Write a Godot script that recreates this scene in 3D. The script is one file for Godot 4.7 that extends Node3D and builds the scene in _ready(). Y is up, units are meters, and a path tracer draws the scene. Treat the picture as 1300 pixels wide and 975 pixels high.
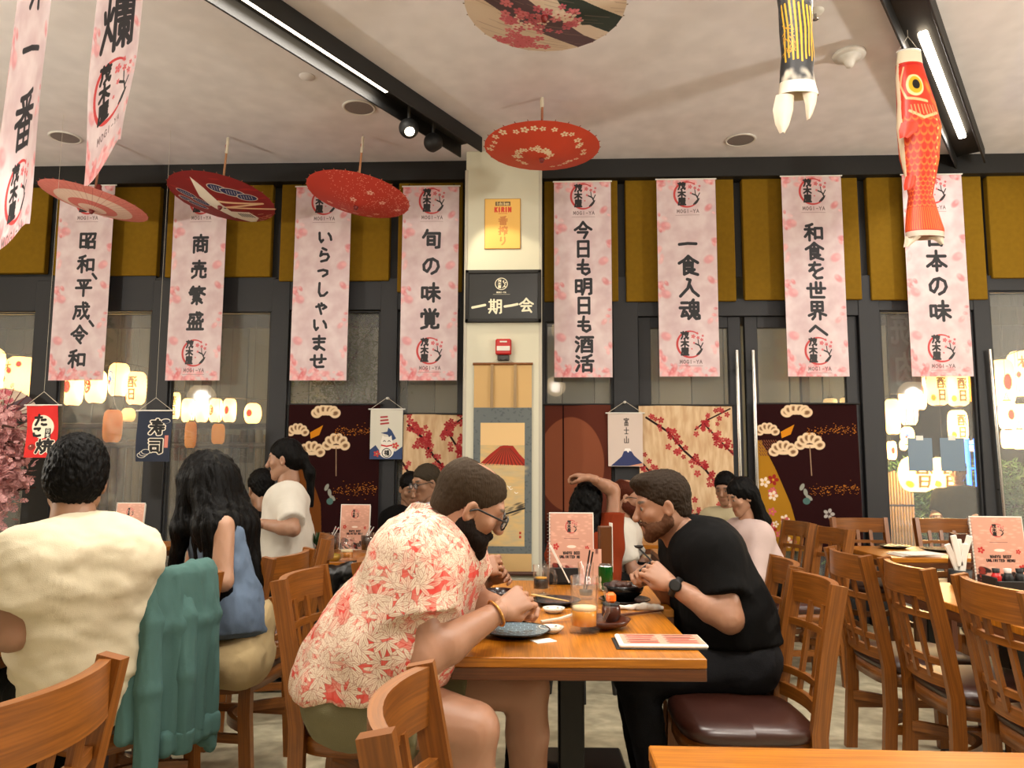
extends Node3D

# ------------------------------------------------------------------ camera model (photo frame 1300 x 975)
const FOCAL := 976.0
const EYE := Vector3(0, 1.30, 0)
const ZW := -6.7            # inner face of the window wall
const CEIL := 4.03
var cam_basis: Basis

func ray(px: float, py: float) -> Vector3:
	return cam_basis * Vector3((px - 650.0) / FOCAL, -(py - 487.5) / FOCAL, -1.0)
func atz(px: float, py: float, z: float) -> Vector3:
	var r := ray(px, py)
	return EYE + r * (z / r.z)
func aty(px: float, py: float, h: float) -> Vector3:
	var r := ray(px, py)
	return EYE + r * ((h - EYE.y) / r.y)

# ------------------------------------------------------------------ nodes
var used_names := {}
func numbered(called: String) -> String:
	if not used_names.has(called):
		used_names[called] = 0
		return called
	used_names[called] += 1
	return "%s_%03d" % [called, used_names[called]]

func thing(called: String, label: String, category: String, at := Vector3.ZERO, yaw := 0.0, group := "") -> Node3D:
	var o := Node3D.new()
	o.name = numbered(called)
	add_child(o)
	o.position = at
	o.rotation.y = yaw
	meta(o, label, category, group)
	return o
func meta(o: Node, label: String, category := "", group := "") -> void:
	if label: o.set_meta("label", label)
	if category: o.set_meta("category", category)
	if group: o.set_meta("group", group)
func part(parent: Node3D, called: String, mesh: Mesh, m: Material, at := Vector3.ZERO, label := "") -> MeshInstance3D:
	var o := MeshInstance3D.new()
	o.name = called
	o.mesh = mesh
	o.material_override = m
	o.position = at
	parent.add_child(o, true)
	if label: o.set_meta("label", label)
	return o
func one(called: String, label: String, category: String, mesh: Mesh, m: Material, at := Vector3.ZERO, yaw := 0.0, group := "") -> MeshInstance3D:
	var o := MeshInstance3D.new()
	o.name = numbered(called)
	o.mesh = mesh
	o.material_override = m
	add_child(o)
	o.position = at
	o.rotation.y = yaw
	meta(o, label, category, group)
	return o
func structure(called: String, label: String, category: String, at := Vector3.ZERO) -> Node3D:
	var o := thing(called, label, category, at)
	o.set_meta("kind", "structure")
	return o
func copy_of(src: Node3D, label: String, at: Vector3, yaw: float, group := "") -> Node3D:
	var o: Node3D = src.duplicate()
	o.name = numbered(str(src.name).rstrip("_0123456789"))
	add_child(o)
	o.position = at
	o.rotation.y = yaw
	meta(o, label, "", group)
	return o

# ------------------------------------------------------------------ materials
var mats := {}
func mat(key: String, c: Color, rough := 0.6, metal := 0.0) -> StandardMaterial3D:
	if mats.has(key): return mats[key]
	var m := StandardMaterial3D.new()
	m.resource_name = key
	m.albedo_color = c
	m.roughness = rough
	m.metallic = metal
	mats[key] = m
	return m
func textured(key: String, t: Texture2D, rough := 0.8) -> StandardMaterial3D:
	var m := mat(key, Color.WHITE, rough)
	m.albedo_texture = t
	return m
func bump(m: StandardMaterial3D, t: Texture2D, depth_cm: float, triplanar_scale := 0.0) -> StandardMaterial3D:
	m.heightmap_enabled = true
	m.heightmap_texture = t
	m.heightmap_scale = depth_cm
	if triplanar_scale > 0.0:
		m.uv1_triplanar = true
		m.uv1_scale = Vector3.ONE * triplanar_scale
	return m
func glow(key: String, c: Color, e: float) -> StandardMaterial3D:
	var m := mat(key, c, 0.6)
	m.emission_enabled = true
	m.emission = c
	m.emission_energy_multiplier = e
	return m
func pane(key: String, c: Color, alpha: float) -> StandardMaterial3D:
	var m := mat(key, Color(c.r, c.g, c.b, alpha), 0.02)
	m.transparency = BaseMaterial3D.TRANSPARENCY_ALPHA
	return m
func noise(freq: float, sd := 1, oct := 3) -> FastNoiseLite:
	var n := FastNoiseLite.new()
	n.noise_type = FastNoiseLite.TYPE_SIMPLEX_SMOOTH
	n.seed = sd
	n.frequency = freq
	n.fractal_octaves = oct
	return n
func noise_image(w: int, h: int, fx: float, fy: float, lo: Color, hi: Color, sd := 1, oct := 3, sharp := 1.0) -> ImageTexture:
	# periodic noise: blended across the border so that repeats do not show a seam
	var im := Image.create(w, h, false, Image.FORMAT_RGB8)
	var n := noise(1.0, sd, oct)
	for y in h:
		for x in w:
			var u := float(x) / w
			var v := float(y) / h
			var a := n.get_noise_3d(cos(u * TAU) * fx, sin(u * TAU) * fx, v * fy)
			var b := n.get_noise_3d(cos(u * TAU) * fx, sin(u * TAU) * fx, (v - 1.0) * fy)
			var t := clampf(0.5 + sharp * 0.9 * lerpf(a, b, smoothstep(0.75, 1.0, v)), 0, 1)
			im.set_pixel(x, y, lo.lerp(hi, t))
	return ImageTexture.create_from_image(im)

# ------------------------------------------------------------------ mesh builder (counter-clockwise in, clockwise out)
class MB:
	var st := SurfaceTool.new()
	var smooth := 0
	func _init():
		st.begin(Mesh.PRIMITIVE_TRIANGLES)
	func v(p: Vector3, uv := Vector2.ZERO) -> void:
		st.set_uv(uv)
		st.add_vertex(p)
	func tri(a: Vector3, b: Vector3, c: Vector3, ua := Vector2.ZERO, ub := Vector2.ZERO, uc := Vector2.ZERO) -> void:
		v(a, ua); v(c, uc); v(b, ub)
	func quad(a: Vector3, b: Vector3, c: Vector3, d: Vector3, u := Rect2(0, 0, 1, 1)) -> void:
		# a lower left, b lower right, c upper right, d upper left, seen from outside
		var u0 := Vector2(u.position.x, u.end.y)
		var u1 := u.end
		var u2 := Vector2(u.end.x, u.position.y)
		var u3 := u.position
		tri(a, b, c, u0, u1, u2)
		tri(a, c, d, u0, u2, u3)
	func flat() -> MB:
		st.set_smooth_group(-1)
		return self
	func soft() -> MB:
		smooth += 1
		st.set_smooth_group(smooth)
		return self
	func box(c: Vector3, s: Vector3, b := Basis(), ch := 0.0) -> MB:
		flat()
		var h := s / 2.0
		var e := minf(ch, minf(h.x, minf(h.y, h.z)) * 0.9)
		var long := 0
		if s.y > s[long]: long = 1
		if s.z > s[long]: long = 2
		for ax in 3:
			var i := (ax + 1) % 3
			var j := (ax + 2) % 3
			for sg in [-1.0, 1.0]:
				var pts := []
				for q in [[-1, -1], [1, -1], [1, 1], [-1, 1]]:
					var p := Vector3.ZERO
					p[ax] = sg * h[ax]
					p[i] = q[0] * (h[i] - e)
					p[j] = q[1] * (h[j] - e)
					pts.append(p)
				if sg < 0: pts.reverse()
				var uvs := []
				for p in pts:
					var w := i if i != long else j
					uvs.append(Vector2(p[long] if long != ax else p[i], p[w] if long != ax else p[j]) + Vector2(c.x * 3.1 + c.z * 1.7, c.y * 2.3 + c.x))
				tri(c + b * pts[0], c + b * pts[1], c + b * pts[2], uvs[0], uvs[1], uvs[2])
				tri(c + b * pts[0], c + b * pts[2], c + b * pts[3], uvs[0], uvs[2], uvs[3])
		if e > 0.0:
			for ax in 3:
				var i := (ax + 1) % 3
				var j := (ax + 2) % 3
				for si in [-1.0, 1.0]:
					for sj in [-1.0, 1.0]:
						var pa := Vector3.ZERO
						pa[i] = si * h[i]
						pa[j] = sj * (h[j] - e)
						var pb := Vector3.ZERO
						pb[i] = si * (h[i] - e)
						pb[j] = sj * h[j]
						var k := h[ax] - e
						var a0 := pa; a0[ax] = -k
						var a1 := pa; a1[ax] = k
						var b0 := pb; b0[ax] = -k
						var b1 := pb; b1[ax] = k
						var uvq := Vector2(c.x, c.y)
						if si * sj > 0:
							tri(c + b * a0, c + b * b0, c + b * b1, uvq, uvq, uvq); tri(c + b * a0, c + b * b1, c + b * a1, uvq, uvq, uvq)
						else:
							tri(c + b * a0, c + b * b1, c + b * b0, uvq, uvq, uvq); tri(c + b * a0, c + b * a1, c + b * b1, uvq, uvq, uvq)
			for sx in [-1.0, 1.0]:
				for sy in [-1.0, 1.0]:
					for sz in [-1.0, 1.0]:
						var p0 := Vector3(sx * h.x, sy * (h.y - e), sz * (h.z - e))
						var p1 := Vector3(sx * (h.x - e), sy * h.y, sz * (h.z - e))
						var p2 := Vector3(sx * (h.x - e), sy * (h.y - e), sz * h.z)
						if sx * sy * sz > 0: tri(c + b * p0, c + b * p1, c + b * p2)
						else: tri(c + b * p0, c + b * p2, c + b * p1)
		return self
	func ring(pts: PackedVector3Array, nxt: PackedVector3Array, va: float, vb: float) -> void:
		var n := pts.size()
		for i in n:
			var j := (i + 1) % n
			var u0 := float(i) / n
			var u1 := float(i + 1) / n
			tri(pts[i], pts[j], nxt[j], Vector2(va, u0), Vector2(va, u1), Vector2(vb, u1))
			tri(pts[i], nxt[j], nxt[i], Vector2(va, u0), Vector2(vb, u1), Vector2(vb, u0))
	func cap(pts: PackedVector3Array, flip: bool) -> void:
		var c := Vector3.ZERO
		for p in pts: c += p
		c /= pts.size()
		for i in pts.size():
			var j := (i + 1) % pts.size()
			if flip: tri(c, pts[j], pts[i])
			else: tri(c, pts[i], pts[j])
	# sweep a closed profile (x sideways, y up) along a path
	func sweep(path: Array, profile: Array, up := Vector3.UP, scales := [], closed := false) -> MB:
		soft()
		var rings := []
		var n := path.size()
		var run := 0.0
		var runs := []
		for k in n:
			var a: Vector3 = path[maxi(k - 1, 0)] if not closed else path[(k - 1 + n) % n]
			var c: Vector3 = path[mini(k + 1, n - 1)] if not closed else path[(k + 1) % n]
			var t := (c - a).normalized()
			var u := up
			if absf(t.dot(u)) > 0.97: u = Vector3(0, 0, 1) if absf(t.z) < 0.9 else Vector3(1, 0, 0)
			var side := t.cross(u).normalized()
			var uu := side.cross(t).normalized()
			var s: float = scales[k] if scales.size() else 1.0
			var pts := PackedVector3Array()
			for q in profile:
				pts.append(path[k] + side * (q.x * s) + uu * (q.y * s))
			rings.append(pts)
			if k > 0: run += (path[k] - path[k - 1]).length()
			runs.append(run)
		for k in n - 1:
			ring(rings[k], rings[k + 1], runs[k], runs[k + 1])
		if closed: ring(rings[n - 1], rings[0], run, run + 0.05)
		else:
			flat()
			cap(rings[0], true)
			cap(rings[n - 1], false)
		return self
	func tube(path: Array, r: float, sides := 8, scales := [], closed := false) -> MB:
		var prof := []
		for i in sides:
			prof.append(Vector2(cos(TAU * i / sides), sin(TAU * i / sides)) * r)
		return sweep(path, prof, Vector3.UP, scales, closed)
	func bar(path: Array, w: float, h: float, up := Vector3.UP) -> MB:
		# rectangular profile with flat sides; one smooth group per side
		var c := [Vector2(-w, -h) / 2, Vector2(w, -h) / 2, Vector2(w, h) / 2, Vector2(-w, h) / 2]
		var n := path.size()
		var rings := []
		var runs := [0.0]
		for k in n:
			var a: Vector3 = path[maxi(k - 1, 0)]
			var d: Vector3 = path[mini(k + 1, n - 1)]
			var t := (d - a).normalized()
			var u := up
			if absf(t.dot(u)) > 0.97: u = Vector3(0, 0, 1)
			var side := t.cross(u).normalized()
			var uu := side.cross(t).normalized()
			var pts := []
			for q in c: pts.append(path[k] + side * q.x + uu * q.y)
			rings.append(pts)
			if k > 0: runs.append(runs[-1] + (path[k] - path[k - 1]).length())
		for s in 4:
			soft()
			var s2 := (s + 1) % 4
			var wid := w if s % 2 == 0 else h
			for k in n - 1:
				var p0: Vector3 = rings[k][s]
				var p1: Vector3 = rings[k][s2]
				var p2: Vector3 = rings[k + 1][s2]
				var p3: Vector3 = rings[k + 1][s]
				tri(p0, p1, p2, Vector2(runs[k], 0), Vector2(runs[k], wid), Vector2(runs[k + 1], wid))
				tri(p0, p2, p3, Vector2(runs[k], 0), Vector2(runs[k + 1], wid), Vector2(runs[k + 1], 0))
		flat()
		cap(PackedVector3Array(rings[0]), true)
		cap(PackedVector3Array(rings[n - 1]), false)
		return self
	func lathe(profile: Array, sides := 24, at := Vector3.ZERO, b := Basis(), squash := Vector2.ONE) -> MB:
		# profile of (radius, height), listed upwards along the outside
		soft()
		for k in profile.size() - 1:
			var p: Vector2 = profile[k]
			var q: Vector2 = profile[k + 1]
			for i in sides:
				var a0 := TAU * i / sides
				var a1 := TAU * (i + 1) / sides
				var c0 := Vector3(cos(a0) * squash.x, 0, sin(a0) * squash.y)
				var c1 := Vector3(cos(a1) * squash.x, 0, sin(a1) * squash.y)
				var p0 := at + b * (c0 * p.x + Vector3.UP * p.y)
				var p1 := at + b * (c1 * p.x + Vector3.UP * p.y)
				var q0 := at + b * (c0 * q.x + Vector3.UP * q.y)
				var q1 := at + b * (c1 * q.x + Vector3.UP * q.y)
				var u0 := float(i) / sides
				var u1 := float(i + 1) / sides
				var v0 := 1.0 - float(k) / (profile.size() - 1)
				var v1 := 1.0 - float(k + 1) / (profile.size() - 1)
				if p.x > 0.00001: tri(p0, q1, p1, Vector2(u0, v0), Vector2(u1, v1), Vector2(u1, v0))
				if q.x > 0.00001: tri(p0, q0, q1, Vector2(u0, v0), Vector2(u0, v1), Vector2(u1, v1))
		return self
	func prism(poly: PackedVector2Array, depth: float, at := Vector3.ZERO, b := Basis()) -> MB:
		# polygon in x,y extruded along z, centred
		flat()
		if Geometry2D.is_polygon_clockwise(poly): poly.reverse()
		var idx := Geometry2D.triangulate_polygon(poly)
		var f := Vector3(0, 0, depth / 2)
		for k in range(0, idx.size(), 3):
			var p := []
			for m in 3: p.append(Vector3(poly[idx[k + m]].x, poly[idx[k + m]].y, 0))
			if (p[1] - p[0]).cross(p[2] - p[0]).z < 0: p.reverse()
			tri(at + b * (p[0] + f), at + b * (p[1] + f), at + b * (p[2] + f))
			tri(at + b * (p[0] - f), at + b * (p[2] - f), at + b * (p[1] - f))
		for k in poly.size():
			var p0 := Vector3(poly[k].x, poly[k].y, 0)
			var q := poly[(k + 1) % poly.size()]
			var p1 := Vector3(q.x, q.y, 0)
			quad(at + b * (p0 - f), at + b * (p1 - f), at + b * (p1 + f), at + b * (p0 + f))
		return self
	# a grid of points [row][column] with uv 0..1, thickness along the normals
	func sheet(g: Array, thick := 0.0) -> MB:
		soft()
		var nr := g.size()
		var nc: int = g[0].size()
		var back := []
		for r in nr:
			var row := []
			for c in nc:
				if thick > 0.0:
					var du: Vector3 = g[r][mini(c + 1, nc - 1)] - g[r][maxi(c - 1, 0)]
					var dv: Vector3 = g[maxi(r - 1, 0)][c] - g[mini(r + 1, nr - 1)][c]
					row.append(g[r][c] - du.cross(dv).normalized() * thick)
			back.append(row)
		for r in nr - 1:
			for c in nc - 1:
				var u := Rect2(float(c) / (nc - 1), float(r) / (nr - 1), 1.0 / (nc - 1), 1.0 / (nr - 1))
				quad(g[r + 1][c], g[r + 1][c + 1], g[r][c + 1], g[r][c], u)
		if thick > 0.0:
			soft()
			for r in nr - 1:
				for c in nc - 1:
					var u := Rect2(float(c) / (nc - 1), float(r) / (nr - 1), 1.0 / (nc - 1), 1.0 / (nr - 1))
					var ua := Vector2(u.position.x, u.end.y)
					var ub := Vector2(u.end.x, u.end.y)
					var uc := Vector2(u.end.x, u.position.y)
					var ud := u.position
					tri(back[r + 1][c], back[r][c + 1], back[r + 1][c + 1], ua, uc, ub)
					tri(back[r + 1][c], back[r][c], back[r][c + 1], ua, ud, uc)
			flat()
			for c in nc - 1:
				quad(g[0][c], g[0][c + 1], back[0][c + 1], back[0][c], Rect2(float(c) / nc, 0.002, 0.01, 0.001))
				quad(back[nr - 1][c], back[nr - 1][c + 1], g[nr - 1][c + 1], g[nr - 1][c], Rect2(float(c) / nc, 0.997, 0.01, 0.001))
			for r in nr - 1:
				quad(back[r + 1][0], g[r + 1][0], g[r][0], back[r][0], Rect2(0.002, float(r) / nr, 0.001, 0.01))
				quad(g[r + 1][nc - 1], back[r + 1][nc - 1], back[r][nc - 1], g[r][nc - 1], Rect2(0.997, float(r) / nr, 0.001, 0.01))
		return self
	func done() -> ArrayMesh:
		st.generate_normals()
		return st.commit()

func mb() -> MB: return MB.new()
func boxm(s: Vector3, ch := 0.0) -> ArrayMesh: return mb().box(Vector3.ZERO, s, Basis(), ch).done()
func span(a: Vector3, b: Vector3) -> Array:
	return [(a + b) / 2.0, (b - a).abs()]

# ------------------------------------------------------------------ bodies: smooth unions of tapered capsules, meshed as surface nets
class Blob:
	var prims := []   # [kind, a, b, ra, rb, k, clips, cut]
	var paints := []
	var grain: FastNoiseLite
	var amp := 0.0
	var stretch := Vector3.ONE
	var base := Color.WHITE
	func cap(a: Vector3, b: Vector3, ra: float, rb: float, k := 0.03, clips := []) -> Blob:
		prims.append([0, a, b, ra, rb, k, clips, false, Basis()])
		return self
	func ell(c: Vector3, r: Vector3, k := 0.02, clips := [], b := Basis(), cut := false) -> Blob:
		prims.append([1, c, r, 0.0, 0.0, k, clips, cut, b])
		return self
	func paint(c: Vector3, r: Vector3, col: Color) -> Blob:
		paints.append([c, r, col])
		return self
	func rough(n: FastNoiseLite, a: float, s := Vector3.ONE) -> Blob:
		grain = n; amp = a; stretch = s
		return self
	func arrays(cell: float) -> Array:
		var lo := Vector3.ONE * 1e9
		var hi := -lo
		for q in prims:
			if q[7]: continue
			var pad: Vector3
			if q[0] == 0:
				pad = Vector3.ONE * maxf(q[3], q[4])
				lo = lo.min(q[1] - pad).min(q[2] - pad)
				hi = hi.max(q[1] + pad).max(q[2] + pad)
			else:
				pad = Vector3.ONE * maxf(q[2].x, maxf(q[2].y, q[2].z))
				if q[8] == Basis(): pad = q[2]
				lo = lo.min(q[1] - pad)
				hi = hi.max(q[1] + pad)
		lo -= Vector3.ONE * cell * 3
		hi += Vector3.ONE * cell * 3
		var nx := int((hi.x - lo.x) / cell) + 1
		var ny := int((hi.y - lo.y) / cell) + 1
		var nz := int((hi.z - lo.z) / cell) + 1
		var f := PackedFloat32Array()
		f.resize(nx * ny * nz)
		f.fill(1.0)
		for q in prims:
			var kind: int = q[0]
			var a: Vector3 = q[1]
			var b: Vector3 = q[2]
			var ra: float = q[3]
			var rb: float = q[4]
			var k: float = q[5]
			var clips: Array = q[6]
			var cut: bool = q[7]
			var inv: Basis = (q[8] as Basis).inverse()
			var plain: bool = q[8] == Basis()
			var mar := k + cell * 2.5
			var l: Vector3
			var h: Vector3
			if kind == 0:
				var rr := maxf(ra, rb) + mar
				l = a.min(b) - Vector3.ONE * rr
				h = a.max(b) + Vector3.ONE * rr
			else:
				var rr2: Vector3 = b if plain else Vector3.ONE * maxf(b.x, maxf(b.y, b.z))
				l = a - rr2 - Vector3.ONE * mar
				h = a + rr2 + Vector3.ONE * mar
			var i0 := maxi(0, int((l.x - lo.x) / cell))
			var i1 := mini(nx - 1, int((h.x - lo.x) / cell) + 1)
			var j0 := maxi(0, int((l.y - lo.y) / cell))
			var j1 := mini(ny - 1, int((h.y - lo.y) / cell) + 1)
			var k0 := maxi(0, int((l.z - lo.z) / cell))
			var k1 := mini(nz - 1, int((h.z - lo.z) / cell) + 1)
			var ab := b - a
			var iab := 1.0 / maxf(ab.length_squared(), 1e-9)
			var ir := Vector3.ONE
			if kind == 1: ir = Vector3(1.0 / b.x, 1.0 / b.y, 1.0 / b.z)
			for kk in range(k0, k1 + 1):
				for jj in range(j0, j1 + 1):
					var row := (kk * ny + jj) * nx
					for ii in range(i0, i1 + 1):
						var p := Vector3(lo.x + ii * cell, lo.y + jj * cell, lo.z + kk * cell)
						var d: float
						if kind == 0:
							var t := clampf((p - a).dot(ab) * iab, 0.0, 1.0)
							d = (p - a - ab * t).length() - ra - (rb - ra) * t
						else:
							var w := p - a
							if not plain: w = inv * w
							var e := w * ir
							var q0 := e.length()
							var q1 := (e * ir).length()
							d = q0 * (q0 - 1.0) / maxf(q1, 1e-6) if q0 > 0.05 else -minf(b.x, minf(b.y, b.z))
						for cl in clips:
							d = maxf(d, (p - cl[0]).dot(cl[1]))
						var cur := f[row + ii]
						if cut:
							d = -d
							var hh := maxf(k - absf(cur - d), 0.0) / k
							f[row + ii] = maxf(cur, d) + hh * hh * k * 0.25
						else:
							var hh := maxf(k - absf(cur - d), 0.0) / k
							f[row + ii] = minf(cur, d) - hh * hh * k * 0.25
		var at := {}
		var vs := PackedVector3Array()
		var far := cell * 2.2
		var sx := 1
		var sy := nx
		var sz := nx * ny
		var off := [0, sx, sy, sx + sy, sz, sx + sz, sy + sz, sx + sy + sz]
		var edges := [[0, 1], [2, 3], [4, 5], [6, 7], [0, 2], [1, 3], [4, 6], [5, 7], [0, 4], [1, 5], [2, 6], [3, 7]]
		for kk in nz - 1:
			for jj in ny - 1:
				var row := kk * sz + jj * sy
				for ii in nx - 1:
					var id := row + ii
					var f0 := f[id]
					if f0 > far or f0 < -far: continue
					var neg := 0
					for o in off:
						if f[id + o] < 0.0: neg += 1
					if neg == 0 or neg == 8: continue
					var sum := Vector3.ZERO
					var cnt := 0
					for e in edges:
						var fa := f[id + off[e[0]]]
						var fb := f[id + off[e[1]]]
						if (fa < 0.0) != (fb < 0.0):
							var t := fa / (fa - fb)
							var m: int = e[0]
							var m2: int = e[1]
							sum += Vector3(lerpf(m & 1, m2 & 1, t), lerpf((m >> 1) & 1, (m2 >> 1) & 1, t), lerpf(m >> 2, m2 >> 2, t))
							cnt += 1
					at[id] = vs.size()
					vs.append(lo + (Vector3(ii, jj, kk) + sum / cnt) * cell)
		var idx := PackedInt32Array()
		for id in at:
			var n0: bool = f[id] < 0.0
			for ax in 3:
				var s: int = [sx, sy, sz][ax]
				var n1: bool = f[id + s] < 0.0
				if n0 == n1: continue
				var u: int = [sy, sz, sx][ax]
				var w: int = [sz, sx, sy][ax]
				if not (at.has(id - u) and at.has(id - w) and at.has(id - u - w)): continue
				var a: int = at[id]
				var b: int = at[id - u]
				var c: int = at[id - u - w]
				var d: int = at[id - w]
				if n0: idx.append_array([a, c, b, a, d, c])
				else: idx.append_array([a, b, c, a, c, d])
		var ns := PackedVector3Array()
		ns.resize(vs.size())
		for t in range(0, idx.size(), 3):
			var n := (vs[idx[t + 2]] - vs[idx[t]]).cross(vs[idx[t + 1]] - vs[idx[t]])
			ns[idx[t]] += n
			ns[idx[t + 1]] += n
			ns[idx[t + 2]] += n
		for i in ns.size(): ns[i] = ns[i].normalized()
		if amp > 0.0:
			for i in vs.size():
				var p := vs[i] * stretch
				vs[i] += ns[i] * amp * grain.get_noise_3dv(p)
			ns.fill(Vector3.ZERO)
			for t in range(0, idx.size(), 3):
				var n := (vs[idx[t + 2]] - vs[idx[t]]).cross(vs[idx[t + 1]] - vs[idx[t]])
				ns[idx[t]] += n
				ns[idx[t + 1]] += n
				ns[idx[t + 2]] += n
			for i in ns.size(): ns[i] = ns[i].normalized()
		var cs := PackedColorArray()
		cs.resize(vs.size())
		cs.fill(base)
		for q in paints:
			var c: Vector3 = q[0]
			var r: Vector3 = q[1]
			for i in vs.size():
				var e := ((vs[i] - c) / r).length()
				if e < 1.0: cs[i] = cs[i].lerp(q[2], minf(1.0, (1.0 - e) * 4.0) * q[2].a)
		return [vs, ns, cs, idx]

class Shell:
	var vs := PackedVector3Array()
	var ns := PackedVector3Array()
	var cs := PackedColorArray()
	var idx := PackedInt32Array()
	func add(g: Array, t := Transform3D()) -> void:
		var base := vs.size()
		for i in g[0].size():
			vs.append(t * g[0][i])
			ns.append((t.basis * g[1][i]).normalized())
		cs.append_array(g[2])
		var flip := t.basis.determinant() < 0.0
		for i in range(0, g[3].size(), 3):
			idx.append(base + g[3][i])
			idx.append(base + g[3][i + (2 if flip else 1)])
			idx.append(base + g[3][i + (1 if flip else 2)])
	func done() -> ArrayMesh:
		var a := []
		a.resize(Mesh.ARRAY_MAX)
		a[Mesh.ARRAY_VERTEX] = vs
		a[Mesh.ARRAY_NORMAL] = ns
		a[Mesh.ARRAY_COLOR] = cs
		a[Mesh.ARRAY_INDEX] = idx
		var m := ArrayMesh.new()
		m.add_surface_from_arrays(Mesh.PRIMITIVE_TRIANGLES, a)
		return m
func blob_mesh(b: Blob, cell: float, t := Transform3D()) -> ArrayMesh:
	var s := Shell.new()
	s.add(b.arrays(cell), t)
	return s.done()

# ------------------------------------------------------------------ flat print: strokes and washes drawn into images
class Canvas:
	var im: Image
	var w: int
	var h: int
	func _init(w_: int, h_: int, c: Color):
		w = w_; h = h_
		im = Image.create(w, h, false, Image.FORMAT_RGBA8)
		im.fill(c)
	func tex() -> ImageTexture:
		return ImageTexture.create_from_image(im)
	func stroke(p: PackedVector2Array, r: float, c: Color) -> void:
		var r1 := r + 1.0
		for s in p.size() - 1:
			var a := p[s]
			var b := p[s + 1]
			var ab := b - a
			var iab := 1.0 / maxf(ab.length_squared(), 0.0001)
			for y in range(maxi(0, int(minf(a.y, b.y) - r1)), mini(h, int(maxf(a.y, b.y) + r1) + 2)):
				for x in range(maxi(0, int(minf(a.x, b.x) - r1)), mini(w, int(maxf(a.x, b.x) + r1) + 2)):
					var q := Vector2(x + 0.5, y + 0.5) - a
					var t := clampf(q.dot(ab) * iab, 0, 1)
					var al := clampf(r - (q - ab * t).length() + 0.5, 0, 1) * c.a
					if al > 0.0: im.set_pixel(x, y, im.get_pixel(x, y).lerp(Color(c.r, c.g, c.b), al))
	func oval(cx: float, cy: float, rx: float, ry: float, rot: float, c: Color, soft := 0.1) -> void:
		var m := maxf(rx, ry)
		var co := cos(rot)
		var si := sin(rot)
		for y in range(maxi(0, int(cy - m)), mini(h, int(cy + m) + 2)):
			for x in range(maxi(0, int(cx - m)), mini(w, int(cx + m) + 2)):
				var dx := x + 0.5 - cx
				var dy := y + 0.5 - cy
				var e := sqrt(pow((dx * co + dy * si) / rx, 2) + pow((-dx * si + dy * co) / ry, 2))
				var al := clampf((1.0 - e) / soft, 0, 1) * c.a
				if al > 0.0: im.set_pixel(x, y, im.get_pixel(x, y).lerp(Color(c.r, c.g, c.b), al))
	func poly(p: PackedVector2Array, c: Color) -> void:
		var y0 := 1e9
		var y1 := -1e9
		for q in p:
			y0 = minf(y0, q.y); y1 = maxf(y1, q.y)
		for y in range(maxi(0, int(y0)), mini(h, int(y1) + 1)):
			var xs := []
			for i in p.size():
				var a := p[i]
				var b := p[(i + 1) % p.size()]
				if (a.y <= y + 0.5) != (b.y <= y + 0.5):
					xs.append(a.x + (y + 0.5 - a.y) / (b.y - a.y) * (b.x - a.x))
			xs.sort()
			for i in range(0, xs.size() - 1, 2):
				for x in range(maxi(0, roundi(xs[i])), mini(w, roundi(xs[i + 1]))):
					im.set_pixel(x, y, im.get_pixel(x, y).lerp(Color(c.r, c.g, c.b), c.a))
	func rect(x: float, y: float, ww: float, hh: float, c: Color) -> void:
		if c.a >= 1.0: im.fill_rect(Rect2i(int(x), int(y), int(ww), int(hh)), c)
		else: poly(PackedVector2Array([Vector2(x, y), Vector2(x + ww, y), Vector2(x + ww, y + hh), Vector2(x, y + hh)]), c)
	func glyph(g: String, x: float, y: float, ww: float, hh: float, r: float, c: Color) -> void:
		for s in g.split(";"):
			var n := s.split_floats(" ")
			var p := PackedVector2Array()
			for i in range(0, n.size() - 1, 2): p.append(Vector2(x + n[i] / 100.0 * ww, y + n[i + 1] / 100.0 * hh))
			stroke(p, r, c)

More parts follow.
